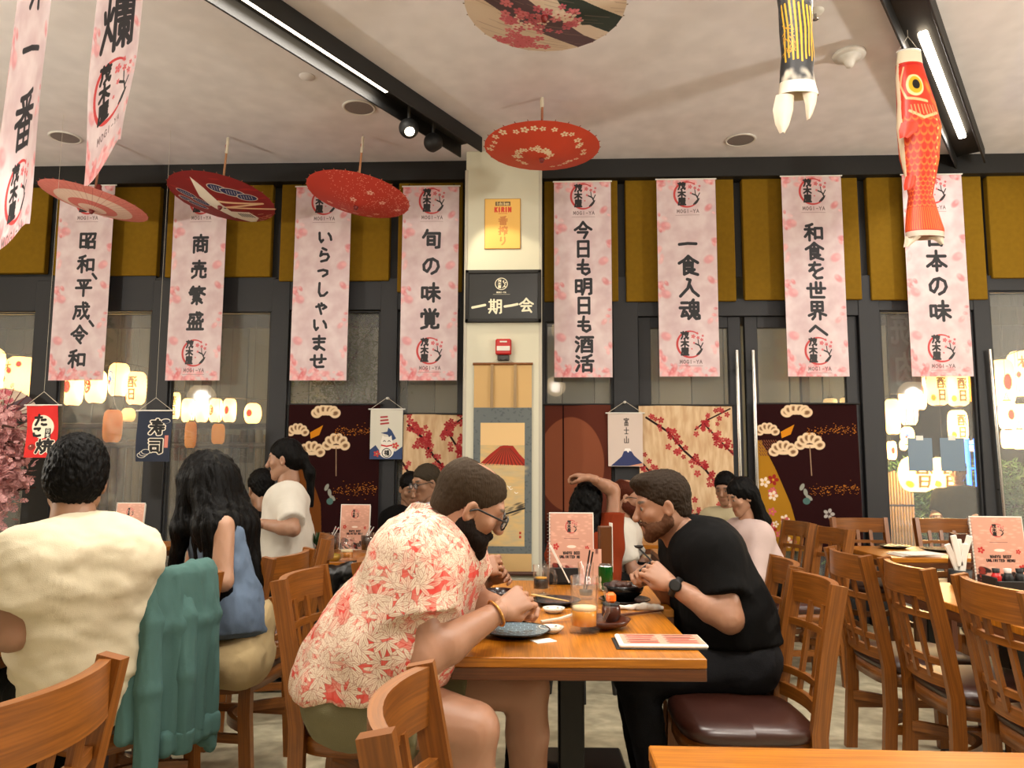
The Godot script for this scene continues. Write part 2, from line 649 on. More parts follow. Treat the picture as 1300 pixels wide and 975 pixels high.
const GLYPHS := {
	"昭": "8 15 8 88;8 15 40 15 40 88;8 50 40 50;8 85 40 85;50 15 92 15 88 40 78 46;68 15 62 32 48 48;54 58 54 92;54 58 90 58 90 92;54 88 90 88",
	"和": "44 8 30 14 12 18;6 36 50 36;28 14 28 96;28 40 18 60 5 76;28 40 38 54 50 64;58 30 58 86;58 30 94 30 94 86;58 80 94 80",
	"、": "30 10 62 46",
	"平": "14 14 86 14;28 26 36 42;72 26 62 42;6 54 94 54;50 14 50 96",
	"成": "14 28 92 28;18 28 17 60 6 92;18 48 42 48 40 74 30 78;56 6 60 40 72 74 90 92 94 78;82 44 70 70 48 92;70 8 82 16",
	"令": "50 4 34 28 6 48;50 4 68 28 95 46;40 40 60 40;20 56 76 56 58 78;36 70 62 96",
	"商": "50 2 50 14;8 16 92 16;34 20 38 30;66 20 60 30;12 34 12 96;12 34 88 34 88 92 80 94;40 36 36 50 24 58;60 36 62 52 76 54;34 64 34 88;34 64 66 64 66 88;34 84 66 84",
	"売": "14 16 86 16;50 3 50 32;26 32 74 32;10 46 10 60;10 46 90 46 88 60;38 56 34 80 12 94;62 56 62 88 72 92 90 90 91 78",
	"繁": "24 4 10 22;16 14 48 14;14 26 44 26 42 44 10 44 14 26;4 35 52 35;60 4 52 22;58 14 94 14;84 14 74 34 54 46;60 20 72 36 94 46;48 50 30 58 50 62;62 52 28 72 70 72;50 72 50 97;60 64 74 74;36 80 22 92;64 80 80 90",
	"盛": "16 14 90 14;20 14 18 38 8 56;20 30 42 30 40 48 32 50;56 3 62 28 80 52 92 50 93 42;80 24 68 42 50 56;70 4 80 10;18 62 18 92;18 62 82 62 82 92;40 62 40 92;60 62 60 92;4 92 96 92",
	"い": "16 22 18 60 28 78 38 66;70 26 82 44 86 64",
	"ら": "40 10 62 20;34 30 28 56 44 46 70 46 78 62 66 82 34 90",
	"っ": "22 42 50 36 74 42 74 60 50 74",
	"し": "34 10 32 64 42 86 62 84 80 66",
	"ゃ": "22 46 66 36 80 48 62 58;52 26 58 38;36 32 52 88",
	"ま": "16 26 84 24;22 46 80 44;50 8 50 74 38 88 22 80 34 70 56 74 82 90",
	"せ": "8 42 94 38;70 14 70 56 60 60;30 18 30 74 42 86 82 84",
	"旬": "26 4 20 22 6 40;18 20 90 20 88 90 72 92;30 36 30 78;30 36 64 36 64 78;30 56 64 56;30 76 64 76",
	"の": "52 18 46 56 30 80 14 70 12 46 32 22 58 16 82 30 88 56 76 78 54 90",
	"味": "8 28 8 76;8 28 32 28 32 76;8 72 32 72;46 28 88 28;40 48 96 48;66 6 66 96;66 50 54 70 38 84;66 50 80 68 97 80",
	"覚": "24 4 32 18;48 2 52 16;78 4 68 18;8 38 8 24 92 24 88 36;30 36 30 74;30 36 70 36 70 74;30 48 70 48;30 60 70 60;30 72 70 72;40 74 34 88 8 96;60 74 60 90 70 94 92 92 93 80",
	"今": "50 4 34 28 6 48;50 4 68 28 95 46;34 44 66 44;22 62 74 62 56 94",
	"日": "22 8 22 94;22 8 78 8 78 94;22 48 78 48;22 90 78 90",
	"も": "48 6 42 50 44 78 62 88 82 76 80 58;20 34 74 34;18 56 72 56",
	"明": "8 16 8 80;8 16 38 16 38 80;8 46 38 46;8 76 38 76;54 10 54 60 42 94;54 10 90 10 90 88 80 92;54 34 90 34;54 56 90 56",
	"酒": "8 12 20 20;4 38 16 46;6 90 20 62;30 14 96 14;36 32 36 94;36 32 90 32 90 94;54 14 54 40 44 56;72 14 72 50 84 52;36 68 90 68;36 90 90 90",
	"活": "8 12 20 20;4 38 16 46;6 90 20 62;86 6 66 16 40 20;32 38 96 38;64 16 64 58;42 58 42 94;42 58 86 58 86 94;42 88 86 88",
	"一": "10 52 50 48 90 50",
	"食": "50 4 32 22 6 38;50 4 68 20 95 36;50 22 50 34;30 36 30 92;30 36 70 36 68 66;30 50 68 50;30 66 68 66;78 70 62 80;30 92 48 84;44 66 62 84 94 94",
	"入": "42 10 56 14 44 54 8 92;52 36 68 68 94 90",
	"魂": "12 18 40 18;4 42 46 42;26 44 12 82 40 76;32 62 46 88;68 4 62 14;52 18 52 58;52 18 90 18 90 58;52 38 90 38;52 58 90 58;70 18 70 58;62 58 58 80 44 94;72 58 72 86 80 94 95 92 95 80;86 64 80 76 90 76",
	"を": "20 18 76 16;48 4 40 28 20 50 42 40 52 58;88 36 56 52 40 74 56 90 84 86",
	"世": "4 38 96 38;22 14 22 86 90 86;50 6 50 62;74 8 74 62;50 62 74 62",
	"界": "22 6 22 52;22 6 78 6 78 52;50 6 50 50;22 28 78 28;22 50 78 50;50 50 34 66 6 78;50 50 68 66 94 76;38 66 36 82 24 97;64 66 64 97",
	"へ": "6 56 36 28 94 74",
	"本": "8 28 92 28;50 4 50 96;50 30 34 56 6 76;50 30 66 56 94 76;32 74 68 74",
	"茂": "6 16 94 16;32 4 32 26;68 4 68 26;20 36 90 36;24 36 22 66 8 94;54 28 62 62 88 94 93 80;84 52 66 78 42 94;70 26 82 32",
	"木": "8 32 92 32;50 4 50 97;50 34 32 62 6 82;50 34 68 62 94 82",
	"屋": "16 8 86 8 86 26;16 26 86 26;16 8 16 50 6 94;28 42 88 42;46 42 34 58 78 54;66 48 84 60;34 74 84 74;58 60 58 92;22 93 94 93",
	"番": "78 4 50 12 22 14;30 18 36 28;70 16 62 28;6 34 94 34;50 12 50 54;50 36 28 50 6 56;50 36 72 50 94 54;22 58 22 96;22 58 78 58 78 96;50 58 50 94;22 76 78 76;22 94 78 94",
	"爛": "8 30 12 44;36 24 30 40;22 8 22 50 6 92;22 52 38 76;46 10 46 96;46 10 66 10 66 34 46 34;46 22 66 22;76 10 76 34;76 10 96 10 96 90 88 94;76 34 96 34;76 22 96 22;56 46 88 46;72 38 72 96;60 56 60 70;60 56 84 56 84 70;60 70 84 70;70 72 56 88;74 72 88 86",
	"期": "8 20 54 20;20 6 20 66;42 6 42 66;20 36 42 36;20 50 42 50;4 66 58 66;20 72 8 90;40 72 52 88;66 10 66 60 58 94;66 10 94 10 94 88 86 92;66 34 94 34;66 56 94 56",
	"会": "50 4 34 24 6 42;50 4 68 24 95 40;34 36 66 36;16 54 84 54;46 54 24 86 74 82;64 66 84 94",
	"た": "8 30 58 28;36 8 30 50 10 90;58 50 88 48;60 84 74 90 94 88",
	"こ": "24 22 76 20 64 34;20 66 26 84 56 90 86 84",
	"焼": "8 30 12 44;36 24 30 40;22 8 22 50 6 92;22 52 38 76;46 18 92 18;68 4 68 32;52 32 84 32;42 50 96 50;56 36 56 50;80 36 80 50;58 52 54 78 38 94;76 52 76 86 84 92 96 90 96 78",
	"寿": "16 14 84 14;24 28 78 28;8 44 92 44;50 2 40 50 8 90;36 60 92 60;72 48 72 92 58 94;46 70 54 82",
	"司": "12 12 86 12 86 88 72 94;12 32 66 32;16 52 16 84;16 52 62 52 62 84;16 80 62 80",
	"搾": "20 4 20 90 10 90;4 28 36 28;4 62 36 50;66 2 66 10;42 26 42 12 94 12 92 24;58 20 44 38;74 20 90 36;56 40 44 62;52 52 96 52;66 52 66 97;66 66 90 66;66 80 92 80",
	"り": "28 12 24 50 32 46;68 10 72 50 60 76 40 92",
	"福": "22 4 28 14;8 24 42 24 8 60;26 44 26 96;30 50 42 62;52 8 94 8;58 20 58 38;58 20 90 20 90 38;58 36 90 36;54 50 54 94;54 50 94 50 94 94;74 50 74 92;54 70 94 70;54 92 94 92",
	"富": "50 2 50 10;10 24 10 12 90 12 88 24;24 24 76 24;34 34 34 48;34 34 66 34 66 48;34 48 66 48;22 58 22 96;22 58 78 58 78 96;50 58 50 94;22 76 78 76;22 94 78 94",
	"士": "10 40 90 40;50 8 50 86;22 86 78 86",
	"山": "50 8 50 84;16 36 16 86 84 86;84 36 84 86",
	"肉": "18 20 18 96;18 20 82 20 82 90 72 94;50 4 46 36 28 52;50 36 70 52;50 52 44 70 28 84;50 64 72 82",
	"A": "8 95 50 5 92 95;24 62 76 62", "B": "15 5 15 95;15 5 65 8 80 26 60 48 15 48;60 48 86 70 66 95 15 95", "C": "88 20 55 5 20 25 10 50 20 78 55 95 88 80", "D": "15 5 15 95 55 92 85 60 85 40 55 8 15 5",
	"E": "85 5 15 5 15 95 85 95;15 50 70 50", "F": "85 5 15 5 15 95;15 50 70 50", "G": "88 22 55 5 20 25 10 50 20 78 55 95 88 82 88 55 60 55", "H": "12 5 12 95;88 5 88 95;12 50 88 50", "I": "50 5 50 95", "K": "15 5 15 95;85 5 15 55;40 40 88 95",
	"L": "15 5 15 95 85 95", "M": "8 95 14 5 50 70 86 5 92 95", "N": "12 95 12 5 88 95 88 5", "O": "50 5 20 20 8 50 20 80 50 95 80 80 92 50 80 20 50 5", "R": "15 95 15 5 65 6 84 26 65 48 15 50;55 50 88 95", "S": "85 18 50 5 18 22 30 45 75 58 84 78 50 95 12 82",
	"T": "5 5 95 5;50 5 50 95", "U": "12 5 12 70 35 95 65 95 88 70 88 5", "W": "5 5 26 95 50 30 74 95 95 5", "Y": "8 5 50 50 92 5;50 50 50 95", "-": "20 55 80 55", "c": "85 42 50 35 18 60 50 92 85 85", "h": "18 5 18 95;18 50 55 38 80 55 80 95", "i": "50 38 50 95;50 12 50 16", "b": "18 5 18 95;18 60 55 38 82 65 55 92 18 85", "a": "80 40 80 95;80 60 50 38 18 65 50 94 80 80", "n": "18 38 18 95;18 52 55 38 80 55 80 95", "l": "50 5 50 95", "t": "50 10 50 88 75 92;22 36 80 36", "e": "20 64 82 64 72 42 45 38 18 62 40 92 80 86",
}
func latin(cv: Canvas, s: String, x: float, y: float, ww: float, hh: float, r: float, c: Color) -> void:
	var step := ww / s.length()
	for i in s.length():
		if GLYPHS.has(s[i]): cv.glyph(GLYPHS[s[i]], x + i * step + step * 0.1, y, step * (0.8 if s[i] != "I" else 0.7), hh, r, c)

func blossom(cv: Canvas, x: float, y: float, r: float, c: Color, heart: Color, rot := 0.0) -> void:
	for k in 5:
		var a := rot + TAU * k / 5
		cv.oval(x + cos(a) * r * 0.62, y + sin(a) * r * 0.62, r * 0.46, r * 0.36, a, c, 0.25)
	cv.oval(x, y, r * 0.22, r * 0.22, 0, heart, 0.4)

func logo(cv: Canvas, cx: float, cy: float, r: float) -> void:
	var red := Color(0.75, 0.22, 0.22)
	var ink := Color(0.09, 0.08, 0.09)
	for k in 40:
		var a := 0.35 + k * 0.125
		var b := a + 0.14
		var t := k / 40.0
		cv.stroke(PackedVector2Array([Vector2(cx + cos(a) * r, cy + sin(a) * r), Vector2(cx + cos(b) * r, cy + sin(b) * r)]), r * (0.03 + 0.05 * sin(t * PI)), red if t > 0.12 else ink)
	var h := r * 0.62
	for k in 3:
		cv.glyph(GLYPHS["茂木屋"[k]], cx - r * 0.72, cy - r * 0.98 + k * h, h, h * 0.96, r * 0.062, ink)
	cv.stroke(PackedVector2Array([Vector2(cx + r * 0.5, cy + r * 0.8), Vector2(cx + r * 0.86, cy + r * 0.4), Vector2(cx + r * 0.72, cy + r * 0.1), Vector2(cx + r * 0.4, cy - r * 0.05)]), r * 0.05, ink)
	cv.stroke(PackedVector2Array([Vector2(cx + r * 0.8, cy + r * 0.25), Vector2(cx + r * 0.98, cy - r * 0.1)]), r * 0.035, ink)
	cv.stroke(PackedVector2Array([Vector2(cx + r * 0.66, cy + r * 0.05), Vector2(cx + r * 0.6, cy - r * 0.45)]), r * 0.03, ink)
	for q in [[0.25, -0.6, 0.17], [0.62, -0.5, 0.13], [0.9, -0.35, 0.13], [0.3, -0.1, 0.1], [0.55, -0.85, 0.1], [0.98, -0.65, 0.1], [0.12, 0.35, 0.07]]:
		blossom(cv, cx + r * q[0], cy + r * q[1], r * q[2], Color(0.8, 0.36, 0.38), Color(0.6, 0.15, 0.2), q[0] * 5)

var banner_ground: Image
func banner_base() -> Canvas:
	var w := 240
	var h := 800
	var cv := Canvas.new(w, h, Color(0.93, 0.83, 0.83))
	if banner_ground:
		cv.im.copy_from(banner_ground)
		return cv
	var n := noise(0.012, 5, 3)
	for y in h:
		for x in w:
			var t := clampf(0.5 + n.get_noise_2d(x, y) * 0.9, 0, 1)
			cv.im.set_pixel(x, y, Color(0.85, 0.785, 0.79).lerp(Color(0.79, 0.695, 0.71), t))
	var rg := RandomNumberGenerator.new()
	rg.seed = 11
	for k in 150:
		var side := rg.randi() % 4
		var x := 0.0
		var y := rg.randf() * h
		if side == 0: x = rg.randf() * 34
		elif side == 1: x = w - rg.randf() * 34
		elif side == 2:
			x = rg.randf() * w
			y = h - pow(rg.randf(), 1.4) * 46
		else:
			x = rg.randf() * w
			y = pow(rg.randf(), 1.5) * 36
		if side < 2 and sin(y * 0.045 + side * 2.0) < -0.1: continue
		var r := 8.0 + rg.randf() * 16
		var c := Color(0.88, 0.52, 0.53).lerp(Color(0.92, 0.70, 0.71), rg.randf())
		c.a = 0.35 + rg.randf() * 0.35
		if rg.randf() < 0.35: c = Color(0.82, 0.36, 0.38, 0.55)
		var a := rg.randf() * TAU
		cv.oval(x, y, r, r * 0.66, a, c, 0.5)
		cv.oval(x + cos(a) * r * 0.4, y + sin(a) * r * 0.4, r * 0.5, r * 0.4, a, Color(0.95, 0.82, 0.82, 0.4), 0.8)
	for q in [[34, 190, 1], [30, 470, 1], [28, 640, 1], [206, 330, -1]]:
		cv.oval(q[0], q[1], 26, 20, 0.5 * q[2], Color(0.85, 0.48, 0.50, 0.55), 0.4)
		cv.oval(q[0] + 10, q[1] - 4, 16, 12, 0.3, Color(0.93, 0.72, 0.73, 0.5), 0.6)
	banner_ground = cv.im.duplicate()
	return cv

func banner_texture(text: String, y0: float, y1: float, size: float, logos: Array, slant := 0.0) -> ImageTexture:
	var cv := banner_base()
	for ly in logos:
		logo(cv, 124, ly, 52)
		latin(cv, "MOGI-YA", 80, ly + 62, 92, 15, 1.3, Color(0.45, 0.38, 0.38))
		cv.stroke(PackedVector2Array([Vector2(76, ly + 86), Vector2(172, ly + 86)]), 0.8, Color(0.6, 0.5, 0.5))
	var main := text.replace("、", "")
	var step := (y1 - y0) / main.length()
	var k := -1
	var ink := Color(0.07, 0.07, 0.10)
	for ch in text:
		if ch == "、":
			cv.glyph(GLYPHS[ch], 120 + size * 0.36, y0 + (k + 0.78) * step, size * 0.7, size * 0.7, size * 0.07, ink)
			continue
		k += 1
		var sx := 124 - size / 2 + slant * (k - main.length() * 0.5)
		cv.glyph(GLYPHS[ch], sx, y0 + k * step, size, minf(size, step * 0.94), size * 0.072, ink)
	return cv.tex()

# ------------------------------------------------------------------ scene
func _ready() -> void:
	cam_basis = Basis.from_euler(Vector3(deg_to_rad(6.2), deg_to_rad(2.5), deg_to_rad(0.23)))
	var cam := Camera3D.new()
	cam.name = "camera"
	cam.transform = Transform3D(cam_basis, EYE)
	cam.fov = rad_to_deg(2.0 * atan(487.5 / FOCAL))
	cam.near = 0.05
	cam.far = 100
	cam.current = true
	add_child(cam)
	var we := WorldEnvironment.new()
	we.name = "night"
	var env := Environment.new()
	env.background_mode = Environment.BG_COLOR
	env.background_color = Color(0.055, 0.06, 0.08)
	env.tonemap_mode = Environment.TONE_MAPPER_LINEAR
	env.tonemap_exposure = 1.08
	env.sdfgi_enabled = true
	env.ssao_enabled = true
	env.ssil_enabled = true
	we.environment = env
	add_child(we)
	make_materials()
	print("materials ", Time.get_ticks_msec())
	light_fittings()
	room_shell()
	window_wall()
	print("shell ", Time.get_ticks_msec())
	terrace()
	print("terrace ", Time.get_ticks_msec())
	banners_and_signs()
	print("banners ", Time.get_ticks_msec())
	parasols_and_koi()
	print("parasols ", Time.get_ticks_msec())
	furniture()
	print("furniture ", Time.get_ticks_msec())
	people()
	print("people ", Time.get_ticks_msec())
	tableware()
	print("tableware ", Time.get_ticks_msec())

const WARM := Color(1.0, 0.975, 0.93)
const WHITEISH := Color(1.0, 0.94, 0.80)

var M := {}
func make_materials() -> void:
	var grain := noise_image(256, 128, 0.5, 26.0, Color(0.78, 0.76, 0.74), Color(1, 1, 1), 3, 4, 1.3)
	for q in [["wood", Color(0.54, 0.315, 0.09), 0.38], ["wood_dark", Color(0.34, 0.17, 0.08), 0.4], ["wood_table", Color(0.72, 0.44, 0.08), 0.34], ["wood_edge", Color(0.40, 0.22, 0.09), 0.4]]:
		var m := mat(q[0], q[1], q[2])
		m.albedo_texture = grain
		m.uv1_scale = Vector3(1.2, 5.0, 1)
		m.clearcoat_enabled = true
		m.clearcoat = 0.25
		m.clearcoat_roughness = 0.25
		M[q[0]] = m
	M.vinyl = mat("brown_vinyl", Color(0.20, 0.085, 0.05), 0.32)
	M.vinyl.clearcoat_enabled = true
	M.vinyl.clearcoat = 0.3
	M.black = mat("black_paint", Color(0.055, 0.052, 0.05), 0.6)
	M.black_metal = mat("black_steel", Color(0.05, 0.05, 0.05), 0.4, 0.3)
	M.frame = mat("slate_aluminium", Color(0.115, 0.12, 0.135), 0.6, 0.0)
	M.chrome = mat("brushed_steel", Color(0.72, 0.72, 0.72), 0.22, 1.0)
	var plaster := noise_image(128, 128, 3.0, 18.0, Color(0.94, 0.94, 0.94), Color(1, 1, 1), 9, 4, 1.0)
	M.ceiling = mat("ceiling_paint", Color(0.90, 0.885, 0.89), 0.85)
	M.ceiling.albedo_texture = plaster
	M.ceiling.uv1_triplanar = true
	M.ceiling.uv1_scale = Vector3.ONE * 0.25
	M.pillar = mat("pillar_paint", Color(0.82, 0.81, 0.73), 0.7)
	M.ochre = mat("ochre_panel", Color(0.49, 0.37, 0.08), 0.7)
	M.ochre.metallic_specular = 0.2
	M.ochre.albedo_texture = plaster
	M.ochre.uv1_triplanar = true
	M.glass = pane("window_glass", Color(0.93, 0.96, 0.97), 0.06)
	var con := noise_image(256, 256, 4.0, 28.0, Color(0.80, 0.80, 0.79), Color(1, 1, 1), 21, 5, 1.2)
	M.floor = mat("concrete_floor", Color(0.72, 0.685, 0.58), 0.55)
	M.floor.albedo_texture = con
	M.floor.uv1_triplanar = true
	M.floor.uv1_scale = Vector3.ONE * 0.35
	M.white = mat("white_plastic", Color(0.86, 0.85, 0.82), 0.45)
	M.paper = mat("white_paper", Color(0.90, 0.88, 0.84), 0.8)
	M.wire = mat("grey_wire", Color(0.35, 0.35, 0.35), 0.5)
	M.string = mat("pale_string", Color(0.75, 0.72, 0.66), 0.8)
	M.weave = noise_image(128, 128, 9.0, 60.0, Color(0.3, 0.3, 0.3), Color(1, 1, 1), 31, 3, 1.4)
	M.spotglow = glow("lamp_lens", Color(1.0, 0.93, 0.80), 14.0)
	M.led = glow("led_strip", Color(1.0, 0.92, 0.80), 9.0)

# ------------------------------------------------------------------ light fittings
func track(a: Vector3, b: Vector3, label: String, leds: Array, energy: float, tint: Color) -> void:
	# black channel on the ceiling from a to b; leds = [[from, to] in metres from a]
	var d := (b - a).normalized()
	var yaw := atan2(-d.z, d.x)
	var length := (b - a).length()
	var t := thing("light_track", label, "ceiling light", Vector3(a.x, CEIL - 0.003, a.z), yaw)
	part(t, "channel_base", mb().box(Vector3(length / 2, -0.011, 0), Vector3(length, 0.022, 0.20)).done(), M.black)
	for s in [-1.0, 1.0]:
		part(t, "channel_side", mb().box(Vector3(length / 2, -0.065, s * 0.105), Vector3(length, 0.13, 0.014), Basis(), 0.003).done(), M.black)
	for q in leds:
		var m: float = (q[0] + q[1]) / 2
		var l: float = q[1] - q[0]
		part(t, "led_strip", mb().box(Vector3(m, -0.04, 0), Vector3(l, 0.036, 0.055), Basis(), 0.008).done(), M.led)
		var al := AreaLight3D.new()
		al.name = "strip_light"
		al.area_size = Vector2(l, 0.06)
		al.light_energy = energy * l
		al.light_color = tint
		al.area_range = 14.0
		al.area_attenuation = 2.0
		al.shadow_enabled = true
		al.position = Vector3(m, -0.062, 0)
		al.rotation.x = -PI / 2
		t.add_child(al, true)

func ball_spot(at: Vector3, aim: Vector3, energy: float, label: String, angle := 26.0, tint := WHITEISH) -> void:
	var t := thing("ball_spotlight", label, "spotlight", at, 0, "ball spotlights along the ceiling tracks")
	var dir := (aim - at).normalized()
	var b := Basis(Quaternion(Vector3.DOWN, dir))
	part(t, "stem", mb().lathe([Vector2(0.014, 0.05), Vector2(0.014, CEIL - at.y - 0.024), Vector2(0.045, CEIL - at.y - 0.024)], 16).done(), M.black)
	var prof := []
	for k in 15:
		var th := -PI / 2 + 0.62 + (PI - 0.62) * k / 14.0
		prof.append(Vector2(cos(th) * 0.075, sin(th) * 0.075))
	prof[14] = Vector2(0, 0.075)
	var r0: float = prof[0].x
	var y0: float = prof[0].y
	part(t, "ball_housing", mb().lathe([Vector2(r0 - 0.008, y0 + 0.012), Vector2(r0 - 0.006, y0 - 0.004)] + prof, 24, Vector3.ZERO, b).done(), M.black)
	part(t, "lens", mb().lathe([Vector2(0, y0 + 0.006), Vector2(r0 - 0.007, y0 + 0.006), Vector2(0, y0 + 0.012)], 24, Vector3.ZERO, b).done(), M.spotglow)
	var l := SpotLight3D.new()
	l.name = "spot"
	l.light_energy = energy
	l.light_color = tint
	l.spot_angle = angle
	l.spot_angle_attenuation = 0.35
	l.spot_range = 14
	l.spot_attenuation = 2.0
	l.light_size = 0.03
	l.shadow_enabled = true
	l.position = dir * 0.08
	l.transform = Transform3D(Basis.looking_at(dir, Vector3.UP if absf(dir.y) < 0.99 else Vector3.RIGHT), dir * 0.08)
	t.add_child(l, true)

func light_fittings() -> void:
	# the two tracks in view, laid from the photo on the ceiling plane
	var h := CEIL - 0.06
	var l1 := aty(478, 122, h)
	var l0 := aty(285, 0, h)
	var dl := (l0 - l1).normalized()
	var e1 := aty(598, 192, CEIL - 0.1)
	var base := e1
	var start := (l1 - base).dot(dl)
	track(base, base + dl * 6.4, "long black ceiling track with white light strip ending at the pillar", [[start, start + 1.75], [start + 1.8, start + 3.6]], 1.0, WARM)
	var r1 := aty(1228, 190, h)
	var r0 := aty(1172, 45, h)
	var dr := (r0 - r1).normalized()
	r1 = aty(1222, 176, h)
	var lead := (r1.z - (ZW + 0.16)) / dr.z
	track(r1 - dr * lead, r1 + dr * 5.2, "black ceiling track with bright light strip beside the orange koi streamer", [[lead, lead + (r0 - r1).length()], [3.0, 5.0]], 1.0, Color(1.0, 0.97, 0.95))
	ball_spot(aty(519, 163, CEIL - 0.2), aty(700, 800, 0.75), 3, "black ball spotlight on the track, the one with its lens tipped straight down", 24)
	var b2 := aty(550, 181, CEIL - 0.2)
	ball_spot(b2, atz(648, 352, ZW + 0.35), 1.1, "black ball spotlight on the track, the one turned towards the pillar", 21)
	# the same kind of track goes on over the part of the room behind the frame
	track(Vector3(2.2, 0, -3.2), Vector3(0.6, 0, -0.4), "black ceiling track over the middle tables", [[0.3, 2.8]], 0.9, WARM)
	track(Vector3(-0.6, 0, -2.6), Vector3(-2.2, 0, 0.4), "black ceiling track over the tables behind the viewer", [[0.3, 2.8]], 0.9, WARM)
	var places := ["at the left end of the room", "at the right end of the room", "behind the viewer", "over the long table", "over the right hand tables"]
	var k := 0
	for q in [[-5.0, 2.3, -2.6, 5.6], [5.0, 2.3, -2.9, 7.0], [0.2, 2.9, 1.6, 1.6], [0.3, 3.5, -1.3, 2.6], [2.2, 3.5, -1.5, 2.0]]:  # unseen globe lamps, added to lift the ceiling brightness
		pendant(Vector3(q[0], q[1], q[2]), q[3], "added unseen white paper globe lamp " + places[k])
		k += 1
	k = 0
	for q in [[0.1, -3.35, 0.1, -2.8, 4.2], [1.9, -3.3, 1.9, -3.6, 2.4], [-1.3, -2.6, -1.45, -2.45, 4.2], [0.7, -0.9, 0.5, -1.3, 3.0]]:
		ball_spot(Vector3(q[0], CEIL - 0.2, q[1]), Vector3(q[2], 0.5, q[3]), q[4], "black ball spotlight out of view " + ["over the long table", "over the right hand tables", "over the left hand tables", "over the bare table"][k % 4], 34, WARM)
		k += 1

func pendant(at: Vector3, energy: float, label: String) -> void:  # added fill light in a paper globe, kept out of frame
	var t := thing("added_pendant_lamp", label, "pendant lamp", at)
	var prof := []
	for k in 17:
		var th := -PI / 2 + PI * k / 16.0
		prof.append(Vector2(maxf(0.0, cos(th)) * 0.2, sin(th) * 0.2))
	part(t, "paper_globe", mb().lathe(prof, 24).done(), glow("added_pendant_paper", Color(1.0, 0.88, 0.70), 2.5))
	part(t, "cord", mb().tube([Vector3(0, 0.2, 0), Vector3(0, CEIL - at.y, 0)], 0.004, 6).done(), M.black)
	part(t, "ceiling_rose", mb().lathe([Vector2(0, CEIL - at.y - 0.03), Vector2(0.05, CEIL - at.y - 0.026), Vector2(0.05, CEIL - at.y - 0.001)], 16).done(), M.black)
	var l := OmniLight3D.new()
	l.name = "bulb"
	l.light_energy = energy
	l.light_color = WARM
	l.omni_range = 16
	l.omni_attenuation = 2.0
	l.light_size = 0.1
	l.shadow_enabled = true
	t.add_child(l, true)

# ------------------------------------------------------------------ shell
func room_shell() -> void:
	var f := structure("floor", "worn beige concrete floor of the dining room", "floor")
	part(f, "slab", mb().box(Vector3(0, -0.06, (4.0 + ZW) / 2), Vector3(13.0, 0.12, 4.0 - ZW)).done(), M.floor)
	var c := structure("ceiling", "plain white painted ceiling", "ceiling")
	part(c, "slab", mb().box(Vector3(0, CEIL + 0.06, (4.0 + ZW) / 2 - 0.05), Vector3(13.0, 0.12, 4.1 - ZW)).done(), M.ceiling)
	var side := mat("side_wall_paint", Color(0.80, 0.76, 0.68), 0.8)
	for q in [["wall_left", -6.44, "plaster wall at the left end of the room"], ["wall_right", 6.44, "plaster wall at the right end of the room"]]:
		var w := structure(q[0], q[2], "wall")
		part(w, "plaster", mb().box(Vector3(q[1], CEIL / 2, (4.0 + ZW) / 2), Vector3(0.12, CEIL, 4.0 - ZW)).done(), side)
	var wb := structure("wall_front", "plaster wall behind the viewer", "wall")
	part(wb, "plaster", mb().box(Vector3(0, CEIL / 2, 4.06), Vector3(13.0, CEIL, 0.12)).done(), side)
	# round ceiling grilles and small fittings
	var grille := noise_image(64, 64, 10, 60, Color(0.3, 0.3, 0.3), Color(1, 1, 1), 4, 1, 2.5)
	var gm := mat("grille_metal", Color(0.50, 0.47, 0.46), 0.6)
	bump(gm, grille, 0.2, 8.0)
	for q in [[83, 174, "round grey ceiling speaker above the pink ringed parasol"], [456, 136, "round grey ceiling speaker beside the black track with ball spotlights"], [940, 177, "round grey ceiling speaker between the smoke detector and the red blossom parasol"]]:
		var p := aty(q[0], q[1], CEIL)
		var t := thing("ceiling_speaker", q[2], "speaker", p, 0, "round ceiling speakers")
		part(t, "rim", mb().lathe([Vector2(0.12, 0), Vector2(0.128, -0.004), Vector2(0.118, -0.012), Vector2(0.108, -0.010), Vector2(0.106, 0.0)].map(func(v): return v), 36).done(), M.white)
		part(t, "grille", mb().lathe([Vector2(0.108, -0.008), Vector2(0.0, -0.011)], 36).done(), gm)
	var p := aty(1078, 68, CEIL)
	var sd := thing("smoke_detector", "white conical smoke detector on the ceiling by the black koi streamer", "smoke detector", p)
	part(sd, "base", mb().lathe([Vector2(0.0, -0.03), Vector2(0.10, -0.026), Vector2(0.105, -0.008), Vector2(0.1, 0)], 28).done(), M.white)
	part(sd, "sensor_head", mb().lathe([Vector2(0.0, -0.095), Vector2(0.022, -0.092), Vector2(0.032, -0.07), Vector2(0.04, -0.05), Vector2(0.075, -0.03), Vector2(0.07, -0.02)], 28).done(), M.white)
	p = aty(1035, 14, CEIL)
	var sp := thing("sprinkler", "white ceiling sprinkler head beside the black koi streamer", "sprinkler", p)
	part(sp, "escutcheon", mb().lathe([Vector2(0.0, -0.02), Vector2(0.04, -0.018), Vector2(0.05, -0.004), Vector2(0.05, 0)], 20).done(), M.white)
	part(sp, "deflector", mb().lathe([Vector2(0.0, -0.055), Vector2(0.018, -0.054), Vector2(0.018, -0.05), Vector2(0.006, -0.046), Vector2(0.008, -0.02)], 16).done(), M.chrome)
	p = aty(390, 97, CEIL)
	one("cover_plate", "small round white cover plate on the ceiling left of the track", "cover plate", mb().lathe([Vector2(0.0, -0.01), Vector2(0.05, -0.009), Vector2(0.056, -0.003), Vector2(0.056, 0)], 24).done(), M.ceiling, p)
	p = aty(1038, 0, CEIL)

